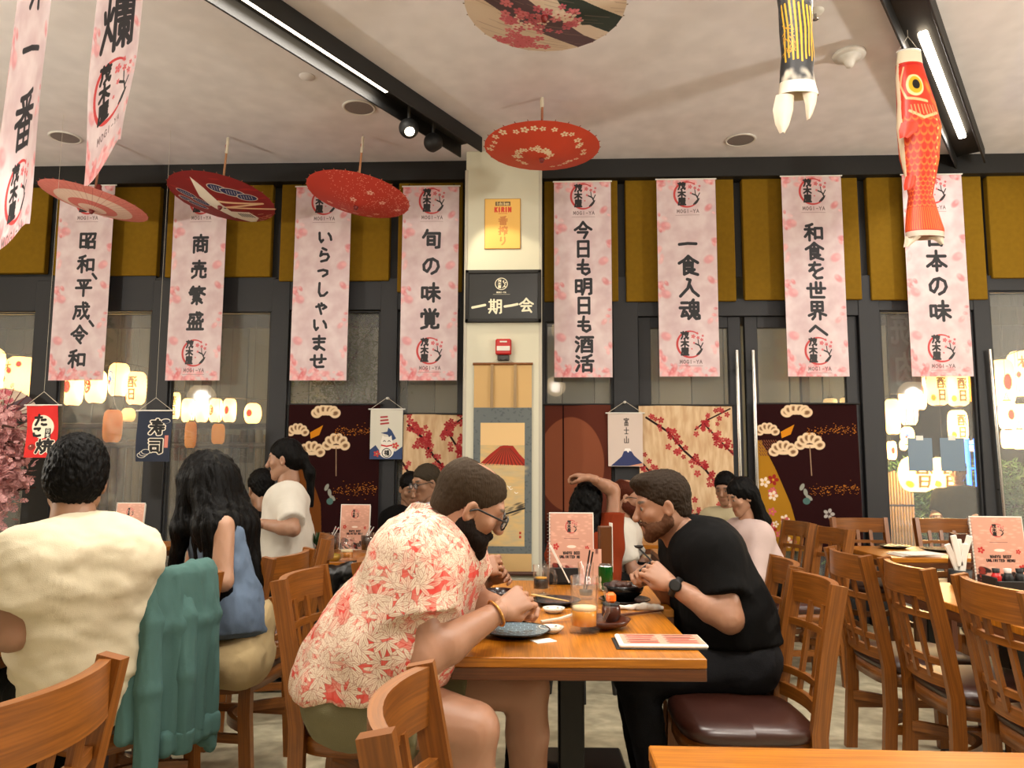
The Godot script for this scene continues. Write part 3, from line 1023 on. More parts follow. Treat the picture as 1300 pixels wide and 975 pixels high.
# rectangle of the photo laid on the plane z; returns [centre, size]
func on_wall(x0: float, y0: float, x1: float, y1: float, z: float, d: float) -> Array:
	var ym := (y0 + y1) / 2
	var xm := (x0 + x1) / 2
	var a := atz(x0, ym, z).x
	var b := atz(x1, ym, z).x
	var t := atz(xm, y0, z).y
	var u := atz(xm, y1, z).y
	return [Vector3((a + b) / 2, (t + u) / 2, z - d / 2), Vector3(absf(b - a), absf(t - u), d)]
func wall_box(x0: float, y0: float, x1: float, y1: float, z: float, d: float, ch := 0.004) -> ArrayMesh:
	var q := on_wall(x0, y0, x1, y1, z, d)
	return mb().box(q[0], q[1], Basis(), ch).done()
func wx(px: float, py := 480.0) -> float: return atz(px, py, ZW).x
func wy(py: float, px := 650.0) -> float: return atz(px, py, ZW).y
func bx(x0: float, x1: float, y0: float, y1: float, z0: float, z1: float, ch := 0.004) -> ArrayMesh:
	return mb().box(Vector3((x0 + x1) / 2, (y0 + y1) / 2, (z0 + z1) / 2), Vector3(absf(x1 - x0), absf(y1 - y0), absf(z1 - z0)), Basis(), ch).done()

func window_wall() -> void:
	var w := structure("wall_back", "window wall with black fascia, ochre panels and slate mullions", "wall")
	part(w, "fascia", bx(-6.4, 6.4, wy(240, 0), CEIL, ZW - 0.12, ZW + 0.10), M.black, Vector3.ZERO, "black fascia band under the ceiling")
	var top := wy(240, 0)
	# ochre panels: [left px, right px, bottom px] read at y = 300
	for q in [[-140, -12, 347], [-6, 61, 347], [71, 140, 350], [140, 202, 350], [212, 346, 352], [356, 496, 357], [505, 588, 371], [690, 785, 383], [793, 933, 383], [942, 1091, 381], [1101, 1249, 381], [1255, 1420, 353]]:
		var x0 := wx(q[0], 300)
		var x1 := wx(q[1], 300)
		var y0 := atz((q[0] + q[1]) / 2.0, q[2], ZW).y
		var back := 0.0 if q[0] != 140 else -0.012
		part(w, "ochre_panel", bx(x0 + 0.006, x1 - 0.006, y0, top + 0.01, ZW - 0.05 + back, ZW + 0.02 + back, 0.006), M.ochre)
	part(w, "backing_board", bx(-6.4, 6.4, wy(352), top, ZW - 0.10, ZW - 0.055), M.black)
	# mullions [left px, right px at y 480], from floor up to the fascia
	var mull := [[-70, -45], [38, 72], [188, 213], [341, 364], [481, 503], [583, 594], [684, 692], [779, 811], [1094, 1121], [1242, 1263], [1400, 1425]]
	for q in mull:
		part(w, "mullion", bx(wx(q[0]), wx(q[1]), 0.0, wy(352), ZW - 0.13, ZW - 0.005), M.frame)
	# transom heads: dark band between panels and glass
	for q in [[-60, 190, 349, 392], [190, 345, 352, 394], [345, 485, 356, 392], [485, 590, 370, 392], [688, 790, 383, 408], [790, 1110, 383, 402], [1100, 1256, 381, 396], [1256, 1410, 356, 372]]:
		part(w, "transom", bx(wx(q[0]), wx(q[1]), wy(q[3]), wy(q[2]) + 0.02, ZW - 0.12, ZW - 0.012), M.frame)
	part(w, "sill_rail", bx(-6.4, wx(790), 0.0, 0.10, ZW - 0.12, ZW - 0.01), M.frame)
	part(w, "sill_rail", bx(wx(1100), 6.4, 0.0, 0.10, ZW - 0.12, ZW - 0.01), M.frame)
	for q in [[-6.4, wx(-70)], [wx(1425), 6.4]]:
		part(w, "end_panel", bx(q[0], q[1], 0.0, wy(340), ZW - 0.12, ZW - 0.01), M.frame)
	# fixed panes
	var edges := [-45, 38, 72, 188, 213, 341, 364, 481, 503, 583, 692, 779, 1121, 1242, 1263, 1400]
	for k in range(0, edges.size(), 2):
		var n := k / 2 + 1
		var g := structure("window_%d" % n, ["fixed window at the far left of the window wall", "window behind the takoyaki banner", "window behind the sushi flag", "window behind the maroon pine screen", "narrow window beside the pillar with blossom screen", "window right of the pillar with brown curtain", "window beside the entrance with lanterns behind it", "window at the right end with the white lantern rows"][k / 2], "window")
		var top_px := 372.0 if edges[k] > 1250 else (396.0 if edges[k] > 650 else 393.0)
		var x0 := wx(edges[k])
		var x1 := wx(edges[k + 1])
		part(g, "pane", bx(x0, x1, 0.10, wy(top_px), ZW - 0.075, ZW - 0.067, 0.0), M.glass)
		part(g, "glazing_bead", bx(x0, x1, wy(top_px) - 0.015, wy(top_px), ZW - 0.066, ZW - 0.03), M.frame)
		part(g, "glazing_bead", bx(x0, x0 + 0.02, 0.10, wy(top_px), ZW - 0.066, ZW - 0.03), M.frame)
		part(g, "glazing_bead", bx(x1 - 0.02, x1, 0.10, wy(top_px), ZW - 0.066, ZW - 0.03), M.frame)
	# double entrance door
	for q in [[811, 944, 926, 1, "left leaf of the glass entrance door with blossom screen"], [948, 1094, 965, -1, "right leaf of the glass entrance door with maroon kimono screen"]]:
		var d := structure("door_1" if q[3] > 0 else "door_2", q[4], "door")
		var x0 := wx(q[0]) + 0.004
		var x1 := wx(q[1]) - 0.004
		var yt := wy(402)
		var st := 0.11
		part(d, "stile", bx(x0, x0 + st, 0.01, yt, ZW - 0.10, ZW - 0.045), M.frame)
		part(d, "stile", bx(x1 - st, x1, 0.01, yt, ZW - 0.10, ZW - 0.045), M.frame)
		part(d, "top_rail", bx(x0 + st, x1 - st, yt - 0.10, yt, ZW - 0.10, ZW - 0.045), M.frame)
		part(d, "bottom_rail", bx(x0 + st, x1 - st, 0.01, 0.25, ZW - 0.10, ZW - 0.045), M.frame)
		part(d, "pane", bx(x0 + st, x1 - st, 0.25, yt - 0.10, ZW - 0.078, ZW - 0.07, 0.0), M.glass)
		var hx: float = x1 - 0.055 if q[3] > 0 else x0 + 0.05
		var h := part(d, "pull_handle", mb().tube([Vector3(hx, wy(655), ZW + 0.03), Vector3(hx, wy(446), ZW + 0.03)], 0.017, 14).done(), M.chrome, Vector3.ZERO, "long steel pull handle")
		for yy in [640, 470]:
			part(h, "standoff", mb().tube([Vector3(hx, wy(yy), ZW + 0.03), Vector3(hx, wy(yy), ZW - 0.046)], 0.009, 10).done(), M.chrome)
	var ph := thing("door_pull", "tall steel pull handle on the slate mullion beside the right lantern window", "handle", Vector3(wx(1260), wy(545), ZW + 0.04))
	part(ph, "grip", mb().tube([Vector3(0, wy(660) - wy(545), 0), Vector3(-0.03, wy(446) - wy(545), 0)], 0.016, 12).done(), M.chrome)
	part(ph, "standoff", mb().tube([Vector3(-0.02, 0.5, 0), Vector3(-0.02, 0.5, -0.046)], 0.008, 8).done(), M.chrome)
	part(ph, "standoff", mb().tube([Vector3(-0.01, -0.5, 0), Vector3(-0.01, -0.5, -0.046)], 0.008, 8).done(), M.chrome)
	# pillar, standing a little in front of the glass
	var pz := ZW + 0.30
	var pil := structure("wall_pillar", "cream painted square pillar between the windows", "pillar")
	var px0 := atz(591, 300, pz).x
	var px1 := atz(687, 300, pz).x
	part(pil, "plaster", bx(px0, px1, 0, CEIL, ZW - 0.15, pz, 0.006), M.pillar)
	part(pil, "corner_strip", bx(px0 - 0.008, px0 + 0.02, 0, CEIL - 0.17, pz - 0.02, pz + 0.004), mat("corner_bead", Color(0.74, 0.72, 0.66), 0.5))
	part(pil, "corner_strip", bx(px1 - 0.02, px1 + 0.008, 0, CEIL - 0.17, pz - 0.02, pz + 0.004), mat("corner_bead", Color(0.74, 0.72, 0.66), 0.5))

# ------------------------------------------------------------------ terrace outside the windows
var lantern_mats := {}
func lantern_material(kind: String, lit: float) -> StandardMaterial3D:
	var key := "%s_%.2f" % [kind, lit]
	if lantern_mats.has(key): return lantern_mats[key]
	var paper := Color(1.0, 0.95, 0.80)
	if kind == "amber": paper = Color(0.95, 0.68, 0.32)
	var cv := Canvas.new(128, 64, paper)
	var red := Color(0.85, 0.10, 0.10)
	match kind:
		"heart":
			cv.oval(42, 32, 11, 15, 0, red, 0.1)
			cv.oval(42, 32, 7, 10, 0, paper, 0.1)
			blossom(cv, 42, 32, 9, red, paper)
		"wave":
			cv.oval(42, 30, 11, 15, 0, Color(0.1, 0.3, 0.75), 0.1)
			cv.oval(42, 30, 9, 12, 0, paper, 0.1)
			cv.oval(42, 32, 6, 8, 0.5, Color(0.1, 0.3, 0.75), 0.2)
			cv.oval(44, 38, 4, 4, 0.5, red, 0.2)
		"dot":
			cv.oval(34, 32, 8, 12, 0, red, 0.15)
		"ink":
			cv.glyph(GLYPHS["酒"], 22, 8, 20, 24, 1.5, Color(0.25, 0.2, 0.15))
			cv.glyph(GLYPHS["日"], 22, 34, 20, 22, 1.5, Color(0.25, 0.2, 0.15))
			cv.oval(50, 50, 6, 7, 0.3, Color(0.9, 0.45, 0.1), 0.3)
		"marks":
			for q in [[24, 12], [36, 22], [46, 34]]: cv.oval(q[0], q[1], 4, 5, 0, red, 0.3)
			cv.glyph(GLYPHS["木"], 34, 8, 12, 16, 1.0, Color(0.3, 0.25, 0.2))
	var m := mat("lantern_paper_" + key, Color(0.93, 0.90, 0.82), 0.8)
	var t := cv.tex()
	m.albedo_texture = t
	m.backlight_enabled = true
	m.backlight = Color(0.85, 0.75, 0.55)
	if lit > 0.0:
		m.emission_enabled = true
		m.emission_operator = BaseMaterial3D.EMISSION_OP_MULTIPLY
		m.emission = Color(1, 0.93, 0.76)
		m.emission_texture = t
		m.emission_energy_multiplier = lit
	lantern_mats[key] = m
	return m

var lantern_shapes := {}
func lantern(px: float, py: float, wpx: float, hpx: float, z: float, kind: String, lit: float, label: String, boxy := false) -> void:
	var c := atz(px, py, z)
	var s := -z / FOCAL
	var r := wpx * s / 2
	var h := hpx * s
	var called := "paper_lantern" if not boxy else "box_lantern"
	var t := thing(called, label, "lantern", c, 0, "lanterns strung over the terrace")
	var prof := []
	var n := 18
	for k in n + 1:
		var y := -0.5 + float(k) / n
		var ball := absf(wpx - hpx) < 6.0
		var e := pow(absf(y) * 2.0, (2.0 if ball else 3.2) if not boxy else 9.0)
		var low := 0.42 if ball else 0.62
		var rr := r * (low + (1.0 - low) * sqrt(maxf(0.0, 1.0 - e)))
		prof.append(Vector2(rr - (0.0035 if k % 2 else 0.0), y * h))
	part(t, "paper_shade", mb().lathe(prof, 20).done(), lantern_material(kind, lit))
	part(t, "bottom_rim", mb().lathe([Vector2(0.0, -h * 0.5 - 0.012), Vector2(r * 0.4, -h * 0.5 - 0.012), Vector2(r * 0.42, -h * 0.5), Vector2(0, -h * 0.5 + 0.002)], 20).done(), M.black)
	part(t, "top_rim", mb().lathe([Vector2(0.0, h * 0.5 - 0.002), Vector2(r * 0.42, h * 0.5), Vector2(r * 0.4, h * 0.5 + 0.014), Vector2(0, h * 0.5 + 0.014)], 20).done(), M.black)
	part(t, "hanger", mb().tube([Vector3(-r * 0.3, h * 0.5 + 0.01, 0), Vector3(0, h * 0.5 + 0.09, 0), Vector3(r * 0.3, h * 0.5 + 0.01, 0)], 0.003, 5).done(), M.black)
	part(t, "cord", mb().tube([Vector3(0, h * 0.5 + 0.085, 0), Vector3(0, 3.75 - 0.1 * (z + 8.9) - 0.026 - c.y, 0)], 0.002, 4).done(), M.black)
	if lit > 1.0:
		var l := OmniLight3D.new()
		l.name = "bulb"
		l.light_energy = 0.14 * lit * wpx / 30.0
		l.light_color = Color(1, 0.88, 0.66)
		l.omni_range = 8
		l.omni_attenuation = 2.0
		l.light_size = r * 0.25
		l.shadow_enabled = true
		t.add_child(l, true)

func cable(label: String, pts: Array, r := 0.004) -> void:
	var c: Vector3 = pts[pts.size() / 2]
	var loc := []
	for p in pts: loc.append(p - c)
	one("lantern_cable", label, "cable", mb().tube(loc, r, 5).done(), M.black, c, 0, "lantern cables over the terrace")

func leaf_mesh(l: float, w: float) -> ArrayMesh:
	var m := mb()
	m.flat()
	var p := [Vector3(0, 0, 0), Vector3(w, l * 0.45, 0.01), Vector3(0, l, 0), Vector3(-w, l * 0.45, 0.01)]
	m.tri(p[0], p[1], p[2]); m.tri(p[0], p[2], p[3])
	return m.done()

func foliage(parent: Node3D, called: String, n: int, sd: int, mesh: Mesh, m: Material, where: Callable, smin: float, smax: float) -> void:
	var mm := MultiMesh.new()
	mm.transform_format = MultiMesh.TRANSFORM_3D
	mm.mesh = mesh
	mm.instance_count = n
	var rg := RandomNumberGenerator.new()
	rg.seed = sd
	for i in n:
		var b := Basis.from_euler(Vector3(rg.randf() * TAU, rg.randf() * TAU, rg.randf() * TAU)).scaled(Vector3.ONE * rg.randf_range(smin, smax))
		mm.set_instance_transform(i, Transform3D(b, where.call(rg)))
	var o := MultiMeshInstance3D.new()
	o.name = called
	o.multimesh = mm
	o.material_override = m
	o.set_meta("kind", "stuff")
	parent.add_child(o, true)

func terrace() -> void:
	var fl := structure("floor_terrace", "dark stone paving of the terrace outside", "floor")
	part(fl, "slab", mb().box(Vector3(0, -0.08, -10.6), Vector3(16, 0.12, 7.6)).done(), mat("terrace_stone", Color(0.22, 0.21, 0.20), 0.7))
	# pale boarded facade across the lane
	var fac := structure("wall_facade", "pale grey boarded facade across the lane", "wall")
	var shades := [mat("board_a", Color(0.42, 0.44, 0.42), 0.7), mat("board_b", Color(0.38, 0.40, 0.38), 0.7), mat("board_c", Color(0.46, 0.475, 0.45), 0.7)]
	for k in 36:
		var x := -8.5 + k * 0.46
		if x > 4.4: break
		part(fac, "board", bx(x + 0.008, x + 0.452, 0.0, 5.2, -11.06 - 0.01 * (k % 2), -11.0), shades[(k * 7 + k / 3) % 3])
	part(fac, "substrate", bx(-8.6, 4.5, 0, 5.2, -11.2, -11.08), mat("substrate", Color(0.12, 0.12, 0.12), 0.8))
	# dark canopy over the terrace
	var can := structure("ceiling_canopy", "dark awning with beams over the terrace", "awning")
	part(can, "sheet", mb().box(Vector3(-1.0, 3.75, -8.9), Vector3(15, 0.05, 2.8), Basis(Vector3(1, 0, 0), 0.10)).done(), mat("awning_cloth", Color(0.15, 0.15, 0.15), 0.8))
	for k in 9:
		part(can, "beam", mb().box(Vector3(-7.2 + k * 1.55, 3.62, -8.9), Vector3(0.07, 0.12, 2.8), Basis(Vector3(1, 0, 0), 0.10), 0.005).done(), M.black)
	part(can, "valance", bx(-8, 6.5, 3.2, 3.45, -10.32, -10.28), mat("valance", Color(0.10, 0.10, 0.105), 0.8))
	for q in [[-4.6, 0], [-1.9, 0], [0.9, 0], [3.4, 0]]:
		var po := thing("terrace_post", "slim dark steel post holding the terrace awning " + ["beyond the first window", "beyond the pine screen", "beyond the left door leaf", "beyond the lantern window"][int((q[0] + 4.6) / 2.6)], "post", Vector3(q[0], 0, -10.2), 0, "awning posts")
		part(po, "shaft", bx(-0.05, 0.05, 0, 3.5, -0.05, 0.05), M.black)
		part(po, "foot_plate", bx(-0.1, 0.1, 0, 0.012, -0.1, 0.1), M.black)
	# dark hanging sign with mirrored lettering, seen from behind
	var cv := Canvas.new(96, 256, Color(0.16, 0.17, 0.17))
	for k in 2: cv.glyph(GLYPHS["焼肉"[k]], 10, 16 + k * 120, 76, 100, 5, Color(0.30, 0.32, 0.32))
	cv.im.flip_x()
	var q := on_wall(1128, 388, 1168, 500, -8.2, 0.03)
	var sg := thing("hanging_sign", "dark hanging sign with mirrored lettering outside beside the last banner", "sign", q[0])
	part(sg, "board", boxm(q[1], 0.003), M.black)
	part(sg, "print", mb().sheet([[Vector3(-q[1].x / 2, q[1].y / 2, 0.017), Vector3(q[1].x / 2, q[1].y / 2, 0.017)], [Vector3(-q[1].x / 2, -q[1].y / 2, 0.017), Vector3(q[1].x / 2, -q[1].y / 2, 0.017)]]).done(), textured("mirrored_sign_print", cv.tex(), 0.7))
	part(sg, "hanger", bx(-0.01, 0.01, q[1].y / 2, 3.62 - q[0].y, -0.01, 0.01), M.black)
	# bamboo fence on the left
	var fz := -7.75
	var bm := [mat("bamboo_a", Color(0.36, 0.29, 0.14), 0.5), mat("bamboo_b", Color(0.28, 0.22, 0.11), 0.5), mat("bamboo_c", Color(0.42, 0.35, 0.19), 0.5)]
	var ftop := atz(200, 538, fz).y
	var x := atz(30, 600, fz).x
	var xe := atz(352, 600, fz).x
	var fence := thing("bamboo_fence", "weathered bamboo pole fence outside the left windows", "fence", Vector3((x + xe) / 2, 0, fz))
	var mx := (x + xe) / 2
	var rg := RandomNumberGenerator.new()
	rg.seed = 5
	var poles := []
	for v in 3:
		var prof := []
		var hh: float = ftop - 0.06 - 0.05 * v
		for k in 22:
			var y: float = hh * k / 21.0
			prof.append(Vector2(0.036 + (0.004 if k % 5 == 0 else 0.0), y))
		prof.append(Vector2(0, hh))
		poles.append(mb().lathe(prof, 10).done())
	while x < xe:
		part(fence, "bamboo_pole", poles[rg.randi() % 3], bm[rg.randi() % 3], Vector3(x - mx, 0, rg.randf_range(-0.01, 0.01)))
		x += 0.079
	for yy in [0.35, ftop - 0.22]:
		part(fence, "cross_rail", mb().tube([Vector3(-1.35, yy, 0.06), Vector3(1.35, yy, 0.06)], 0.028, 8).done(), bm[1])
	part(fence, "cap_board", bx(-1.37, 1.37, ftop - 0.05, ftop, -0.06, 0.09), mat("fence_cap", Color(0.14, 0.12, 0.10), 0.7))
	# bamboo screen and hedge on the right
	var s0 := atz(1128, 600, -8.6)
	var s1 := atz(1156, 600, -8.6)
	var scr := thing("bamboo_screen", "pale split bamboo screen beside the hedge outside the right window", "screen", Vector3((s0.x + s1.x) / 2, 0, -8.6))
	for k in 9:
		part(scr, "bamboo_cane", mb().tube([Vector3((k - 4) * 0.031, 0.0, 0), Vector3((k - 4) * 0.031, s0.y + 0.01 * (k % 3), 0)], 0.0145, 7).done(), mat("split_bamboo", Color(0.62, 0.50, 0.30), 0.6))
	for yy in [0.4, 0.9]:
		part(scr, "binding", bx(-0.14, 0.14, yy, yy + 0.02, 0.012, 0.02), M.black)
	var leaf := leaf_mesh(0.075, 0.012)
	var gm := mat("hedge_leaf", Color(0.22, 0.36, 0.15), 0.6)
	var hedge := thing("hedge", "dark green leafy hedge outside the right windows", "hedge", Vector3(4.2, 0, -9.0))
	part(hedge, "planter", bx(-1.15, 2.0, 0, 0.35, -0.25, 0.25), M.black)
	foliage(hedge, "leaves", 9000, 3, leaf, gm, func(r: RandomNumberGenerator): return Vector3(r.randf_range(-1.15, 2.0), 0.3 + r.randf() * 1.02 + 0.1 * sin(r.randf() * 9), r.randf_range(-0.28, 0.28)), 0.7, 1.5)
	# slim tree in the lane behind the left windows
	var tp := atz(440, 520, -9.4)
	var tree := thing("olive_tree", "thin leafed tree in the lane behind the third banner", "tree", Vector3(tp.x, 0, -9.4))
	part(tree, "trunk", mb().tube([Vector3(0, 0, 0), Vector3(0.03, 1.0, 0), Vector3(-0.03, 1.9, 0.02), Vector3(0.02, 2.9, 0)], 0.045, 8, [1.2, 1, 0.7, 0.3]).done(), mat("bark", Color(0.22, 0.17, 0.12), 0.9))
	for k in 6:
		var a := k * 1.1
		part(tree, "branch", mb().tube([Vector3(0, 1.5 + k * 0.2, 0), Vector3(cos(a) * 0.2, 1.9 + k * 0.2, sin(a) * 0.2), Vector3(cos(a) * 0.38, 2.1 + k * 0.2, sin(a) * 0.38)], 0.014, 6, [1, 0.8, 0.4]).done(), mat("bark", Color.WHITE))
	foliage(tree, "leaves", 2600, 8, leaf, mat("olive_leaf", Color(0.24, 0.28, 0.14), 0.6), func(r: RandomNumberGenerator):
		var v := Vector3(r.randfn(), r.randfn() * 1.9, r.randfn()) * 0.27
		return Vector3(0, 2.45, 0) + v, 0.7, 1.3)
	# pot for the tree
	part(tree, "pot", mb().lathe([Vector2(0, 0), Vector2(0.17, 0), Vector2(0.24, 0.38), Vector2(0.22, 0.38), Vector2(0.2, 0.3), Vector2(0, 0.3)], 20).done(), M.black)
	# blue light column
	var bl := thing("blue_light_column", "tall blue glowing neon column outside the right window", "light column", Vector3(atz(1236, 610, -8.3).x, 0, -8.3))
	var blue := glow("blue_neon", Color(0.16, 0.42, 1.0), 3.0)
	part(bl, "base", bx(-0.09, 0.09, 0, 0.2, -0.09, 0.09), M.black)
	for sx in [-1, 1]:
		part(bl, "neon_tube", mb().tube([Vector3(sx * 0.045, 0.2, 0), Vector3(sx * 0.045, 1.62, 0)], 0.024, 10).done(), blue)
	for k in 6:
		part(bl, "cross_bar", bx(-0.06, 0.06, 0.3 + k * 0.25, 0.32 + k * 0.25, -0.012, 0.012), blue)
	var ol := OmniLight3D.new()
	ol.name = "neon_light"
	ol.light_energy = 0.6
	ol.light_color = Color(0.25, 0.5, 1.0)
	ol.omni_range = 6
	ol.omni_attenuation = 2.0
	ol.shadow_enabled = true
	ol.position = Vector3(0, 1.0, 0.12)
	bl.add_child(ol, true)
	# lanterns: left window groups
	var E1 := 1.6
	lantern(27, 481, 40, 56, -7.5, "marks", E1, "large glowing paper lantern above the red takoyaki banner")
	lantern(-14, 470, 38, 58, -7.5, "dot", E1, "glowing paper lantern cut by the edge, left of the largest lantern")
	lantern(93, 492, 25, 46, -7.9, "dot", E1, "glowing paper lantern peeking out under the Showa banner, left of the red flower one")
	lantern(122, 491, 26, 42, -7.9, "heart", E1, "glowing paper lantern with a red flower crest")
	lantern(151, 482, 26, 42, -7.9, "wave", E1, "glowing paper lantern with a blue round crest")
	lantern(173, 493, 25, 42, -7.9, "ink", E1, "glowing paper lantern with inked characters beside the blue crest one")
	lantern(223, 515, 12, 34, -8.6, "ink", E1, "narrow glowing lantern first in the row over the sushi flag window")
	for k in 4:
		lantern(239 + k * 17.5, 521, 17, 30, -8.6, ["plain", "plain", "heart", "dot"][k], E1, ["small glowing lantern first of four touching ones in the row", "small glowing lantern second of four touching ones in the row", "small glowing lantern with red crest third of four in the row", "small glowing lantern with red dot last of four in the row"][k])
	lantern(321, 525, 22, 26, -8.6, "dot", E1, "small glowing lantern with a red dot standing apart beside the mullion")
	lantern(143, 541, 24, 42, -7.55, "amber", 0.25, "dim amber lantern hanging in front of the bamboo fence")
	lantern(163, 527, 18, 18, -8.4, "plain", 0.3, "dim round lantern beside the sushi flag")
	lantern(242, 552, 15, 34, -7.5, "amber", 0.3, "dim amber cylinder lantern in front of the fence, left one")
	lantern(277, 551, 17, 26, -7.5, "amber", 0.4, "dim amber round lantern in front of the fence, right one")
	# right window groups
	var rr := [[1133, 529, 17, 40, "plain"], [1153, 512, 20, 50, "plain"], [1166, 497, 17, 42, "dot"], [1152, 553, 15, 20, "wave"], [1132, 572, 11, 21, "dot"], [1216, 541, 21, 36, "ink"], [1243, 531, 12, 34, "plain"], [1273, 486, 25, 52, "dot"], [1296, 475, 28, 52, "marks"], [1279, 527, 19, 32, "dot"], [1297, 531, 19, 32, "plain"], [1280, 557, 15, 22, "plain"], [1295, 558, 16, 22, "plain"], [1236, 566, 12, 12, "plain"], [1147, 565, 9, 12, "plain"]]
	var rl := ["glowing lantern nearest the slate mullion beside the maroon screen", "large plain glowing lantern under the last banner's left corner", "glowing lantern with red dot just under the last banner", "small glowing lantern with a blue swirl above the notices", "small glowing lantern with red dot over the bamboo screen", "glowing lantern with orange seal above the right notice", "narrow glowing lantern touching the mullion with the steel pull", "big white lantern just right of the steel pull", "big white lantern with a line of red marks", "mid sized lantern with red dot under the big white ones", "plain lantern under the lantern with red marks", "small plain lantern over the hedge, left of its pair", "small plain lantern over the hedge, right of its pair", "small squat lantern next to the blue neon column", "tiny lantern behind the top of the left notice"]
	for k in rr.size():
		var v: Array = rr[k]
		lantern(v[0], v[1], v[2] * 1.1, v[3] * 1.08, -8.4 - 0.25 * (k % 3), v[4], E1 * 1.5, rl[k])
	lantern(1190, 494, 24, 40, -8.2, "ink", E1 * 0.8, "boxy lantern with brushed characters below the last banner, left one", true)
	lantern(1216, 495, 24, 40, -8.25, "ink", E1 * 0.8, "boxy lantern with brushed characters below the last banner, right one", true)
	lantern(1237, 488, 17, 42, -8.2, "amber", 1.2, "yellow boxy lantern beside the slate mullion", true)
	lantern(1164, 602, 43, 43, -8.0, "ink", E1 * 1.6, "large round white lantern behind the left notice")
	lantern(1198, 602, 40, 41, -8.05, "ink", E1 * 1.6, "large round white lantern behind the right notice")
	for k in 2:
		lantern([1054, 1075][k], [511, 510][k], 17, 10, -8.6, "plain", E1 * 0.5, ["low round lamp glowing above the maroon screen, left one", "low round lamp glowing above the maroon screen, right one"][k])
	cable("sagging black cable carrying the big left lanterns", [atz(-40, 440, -7.5), atz(27, 452, -7.5), atz(60, 446, -7.5)])
	cable("sagging black cable carrying the crested lanterns", [atz(70, 462, -7.9), atz(122, 468, -7.9), atz(151, 459, -7.9), atz(200, 470, -7.9)])
	cable("thin black cable above the row of small lanterns", [atz(214, 494, -8.6), atz(270, 503, -8.6), atz(340, 508, -8.6)])
	cable("black cable rising to the right over the white lanterns", [atz(1122, 505, -8.5), atz(1180, 474, -8.5), atz(1262, 456, -8.5), atz(1310, 440, -8.5)])
	# notices fixed on the inside of the glass
	for k in 2:
		var nx: float = [1153, 1194][k]
		var qq := on_wall(nx, 556, nx + 31, 598, ZW - 0.064, 0.002)
		var nt := thing("paper_notice", ["grey paper notice taped to the window, beside the mullion", "grey paper notice taped to the window, beside the blue column"][k], "notice", qq[0], 0, "window notices")
		part(nt, "sheet", boxm(qq[1]), mat("notice_paper", Color(0.42, 0.50, 0.57), 0.5))
		part(nt, "tape", bx(-0.03, 0.03, qq[1].y / 2 - 0.02, qq[1].y / 2 + 0.02, 0.001, 0.002, 0), M.white)

# ------------------------------------------------------------------ banners, signs, screens
func hanging_sheet(w: float, h: float, wave := 0.006, sd := 1, rows := 14, cols := 6) -> Array:
	var g := []
	for r in rows + 1:
		var row := []
		for c in cols + 1:
			var u := float(c) / cols
			var v := float(r) / rows
			row.append(Vector3((u - 0.5) * w, -v * h, wave * (sin(u * 5.0 + sd * 1.7 + v * 2.0) + 0.6 * sin(v * 6.0 + sd))))
		g.append(row)
	return g

func wall_banner(tlx: float, trx: float, blx: float, brx: float, ty: float, by: float, tex: Texture2D, key: String, label: String, sd: int) -> void:
	var z := ZW + 0.13
	var a := atz((tlx + trx) / 2, ty, z)
	var x0 := atz((tlx + blx) / 2, (ty + by) / 2, z).x
	var x1 := atz((trx + brx) / 2, (ty + by) / 2, z).x
	var h := a.y - atz((blx + brx) / 2, by, z).y
	var w := x1 - x0
	var t := thing("wall_banner", label, "banner", Vector3((x0 + x1) / 2, a.y, z), 0, "pink lettered banners along the window wall")
	var m := textured("banner_" + key, tex, 0.55)
	part(t, "cloth", mb().sheet(hanging_sheet(w, h, 0.004, sd), 0.0015).done(), m)
	part(t, "hanging_rod", mb().tube([Vector3(-w / 2 - 0.01, 0.004, 0), Vector3(w / 2 + 0.01, 0.004, 0)], 0.007, 8).done(), M.white)
	for s in [-1, 1]:
		part(t, "hook", mb().tube([Vector3(s * w * 0.4, 0.008, 0), Vector3(s * w * 0.4, 0.03, -0.02), Vector3(s * w * 0.4, 0.03, -0.05)], 0.003, 5).done(), M.chrome)

func plate(called: String, label: String, category: String, x0: float, y0: float, x1: float, y1: float, z: float, d: float, board: Material, tex: Texture2D, key: String, rough := 0.6, inset := 0.0) -> Node3D:
	var q := on_wall(x0, y0, x1, y1, z + d, d)
	var t := thing(called, label, category, q[0])
	var s: Vector3 = q[1]
	part(t, "board", boxm(s, 0.003), board)
	var f := d / 2 + 0.0012
	var w := s.x / 2 - inset
	var h := s.y / 2 - inset
	part(t, "print", mb().sheet([[Vector3(-w, h, f), Vector3(w, h, f)], [Vector3(-w, -h, f), Vector3(w, -h, f)]]).done(), textured(key, tex, rough))
	return t

func cord_loop(t: Node3D, w: float, y: float, up: float, z := 0.0) -> void:
	part(t, "hanging_cord", mb().tube([Vector3(-w, y, z), Vector3(0, y + up, z), Vector3(w, y, z)], 0.0025, 5).done(), M.string)

func branch(cv: Canvas, pts: Array, r: float, rg: RandomNumberGenerator, c: Color, n: int, br: float, spread: float) -> void:
	var p := PackedVector2Array(pts)
	cv.stroke(p, r, Color(0.14, 0.08, 0.09))
	for k in n:
		var s := rg.randf() * (p.size() - 1)
		var i := int(s)
		var q := p[i].lerp(p[i + 1], s - i) + Vector2(rg.randfn(), rg.randfn()) * spread * 1.35
		var cc := c.lerp(Color(0.78, 0.36, 0.34), rg.randf() * 0.6)
		blossom(cv, q.x, q.y, br * rg.randf_range(0.5, 0.95), cc, Color(0.55, 0.12, 0.16), rg.randf() * 6)

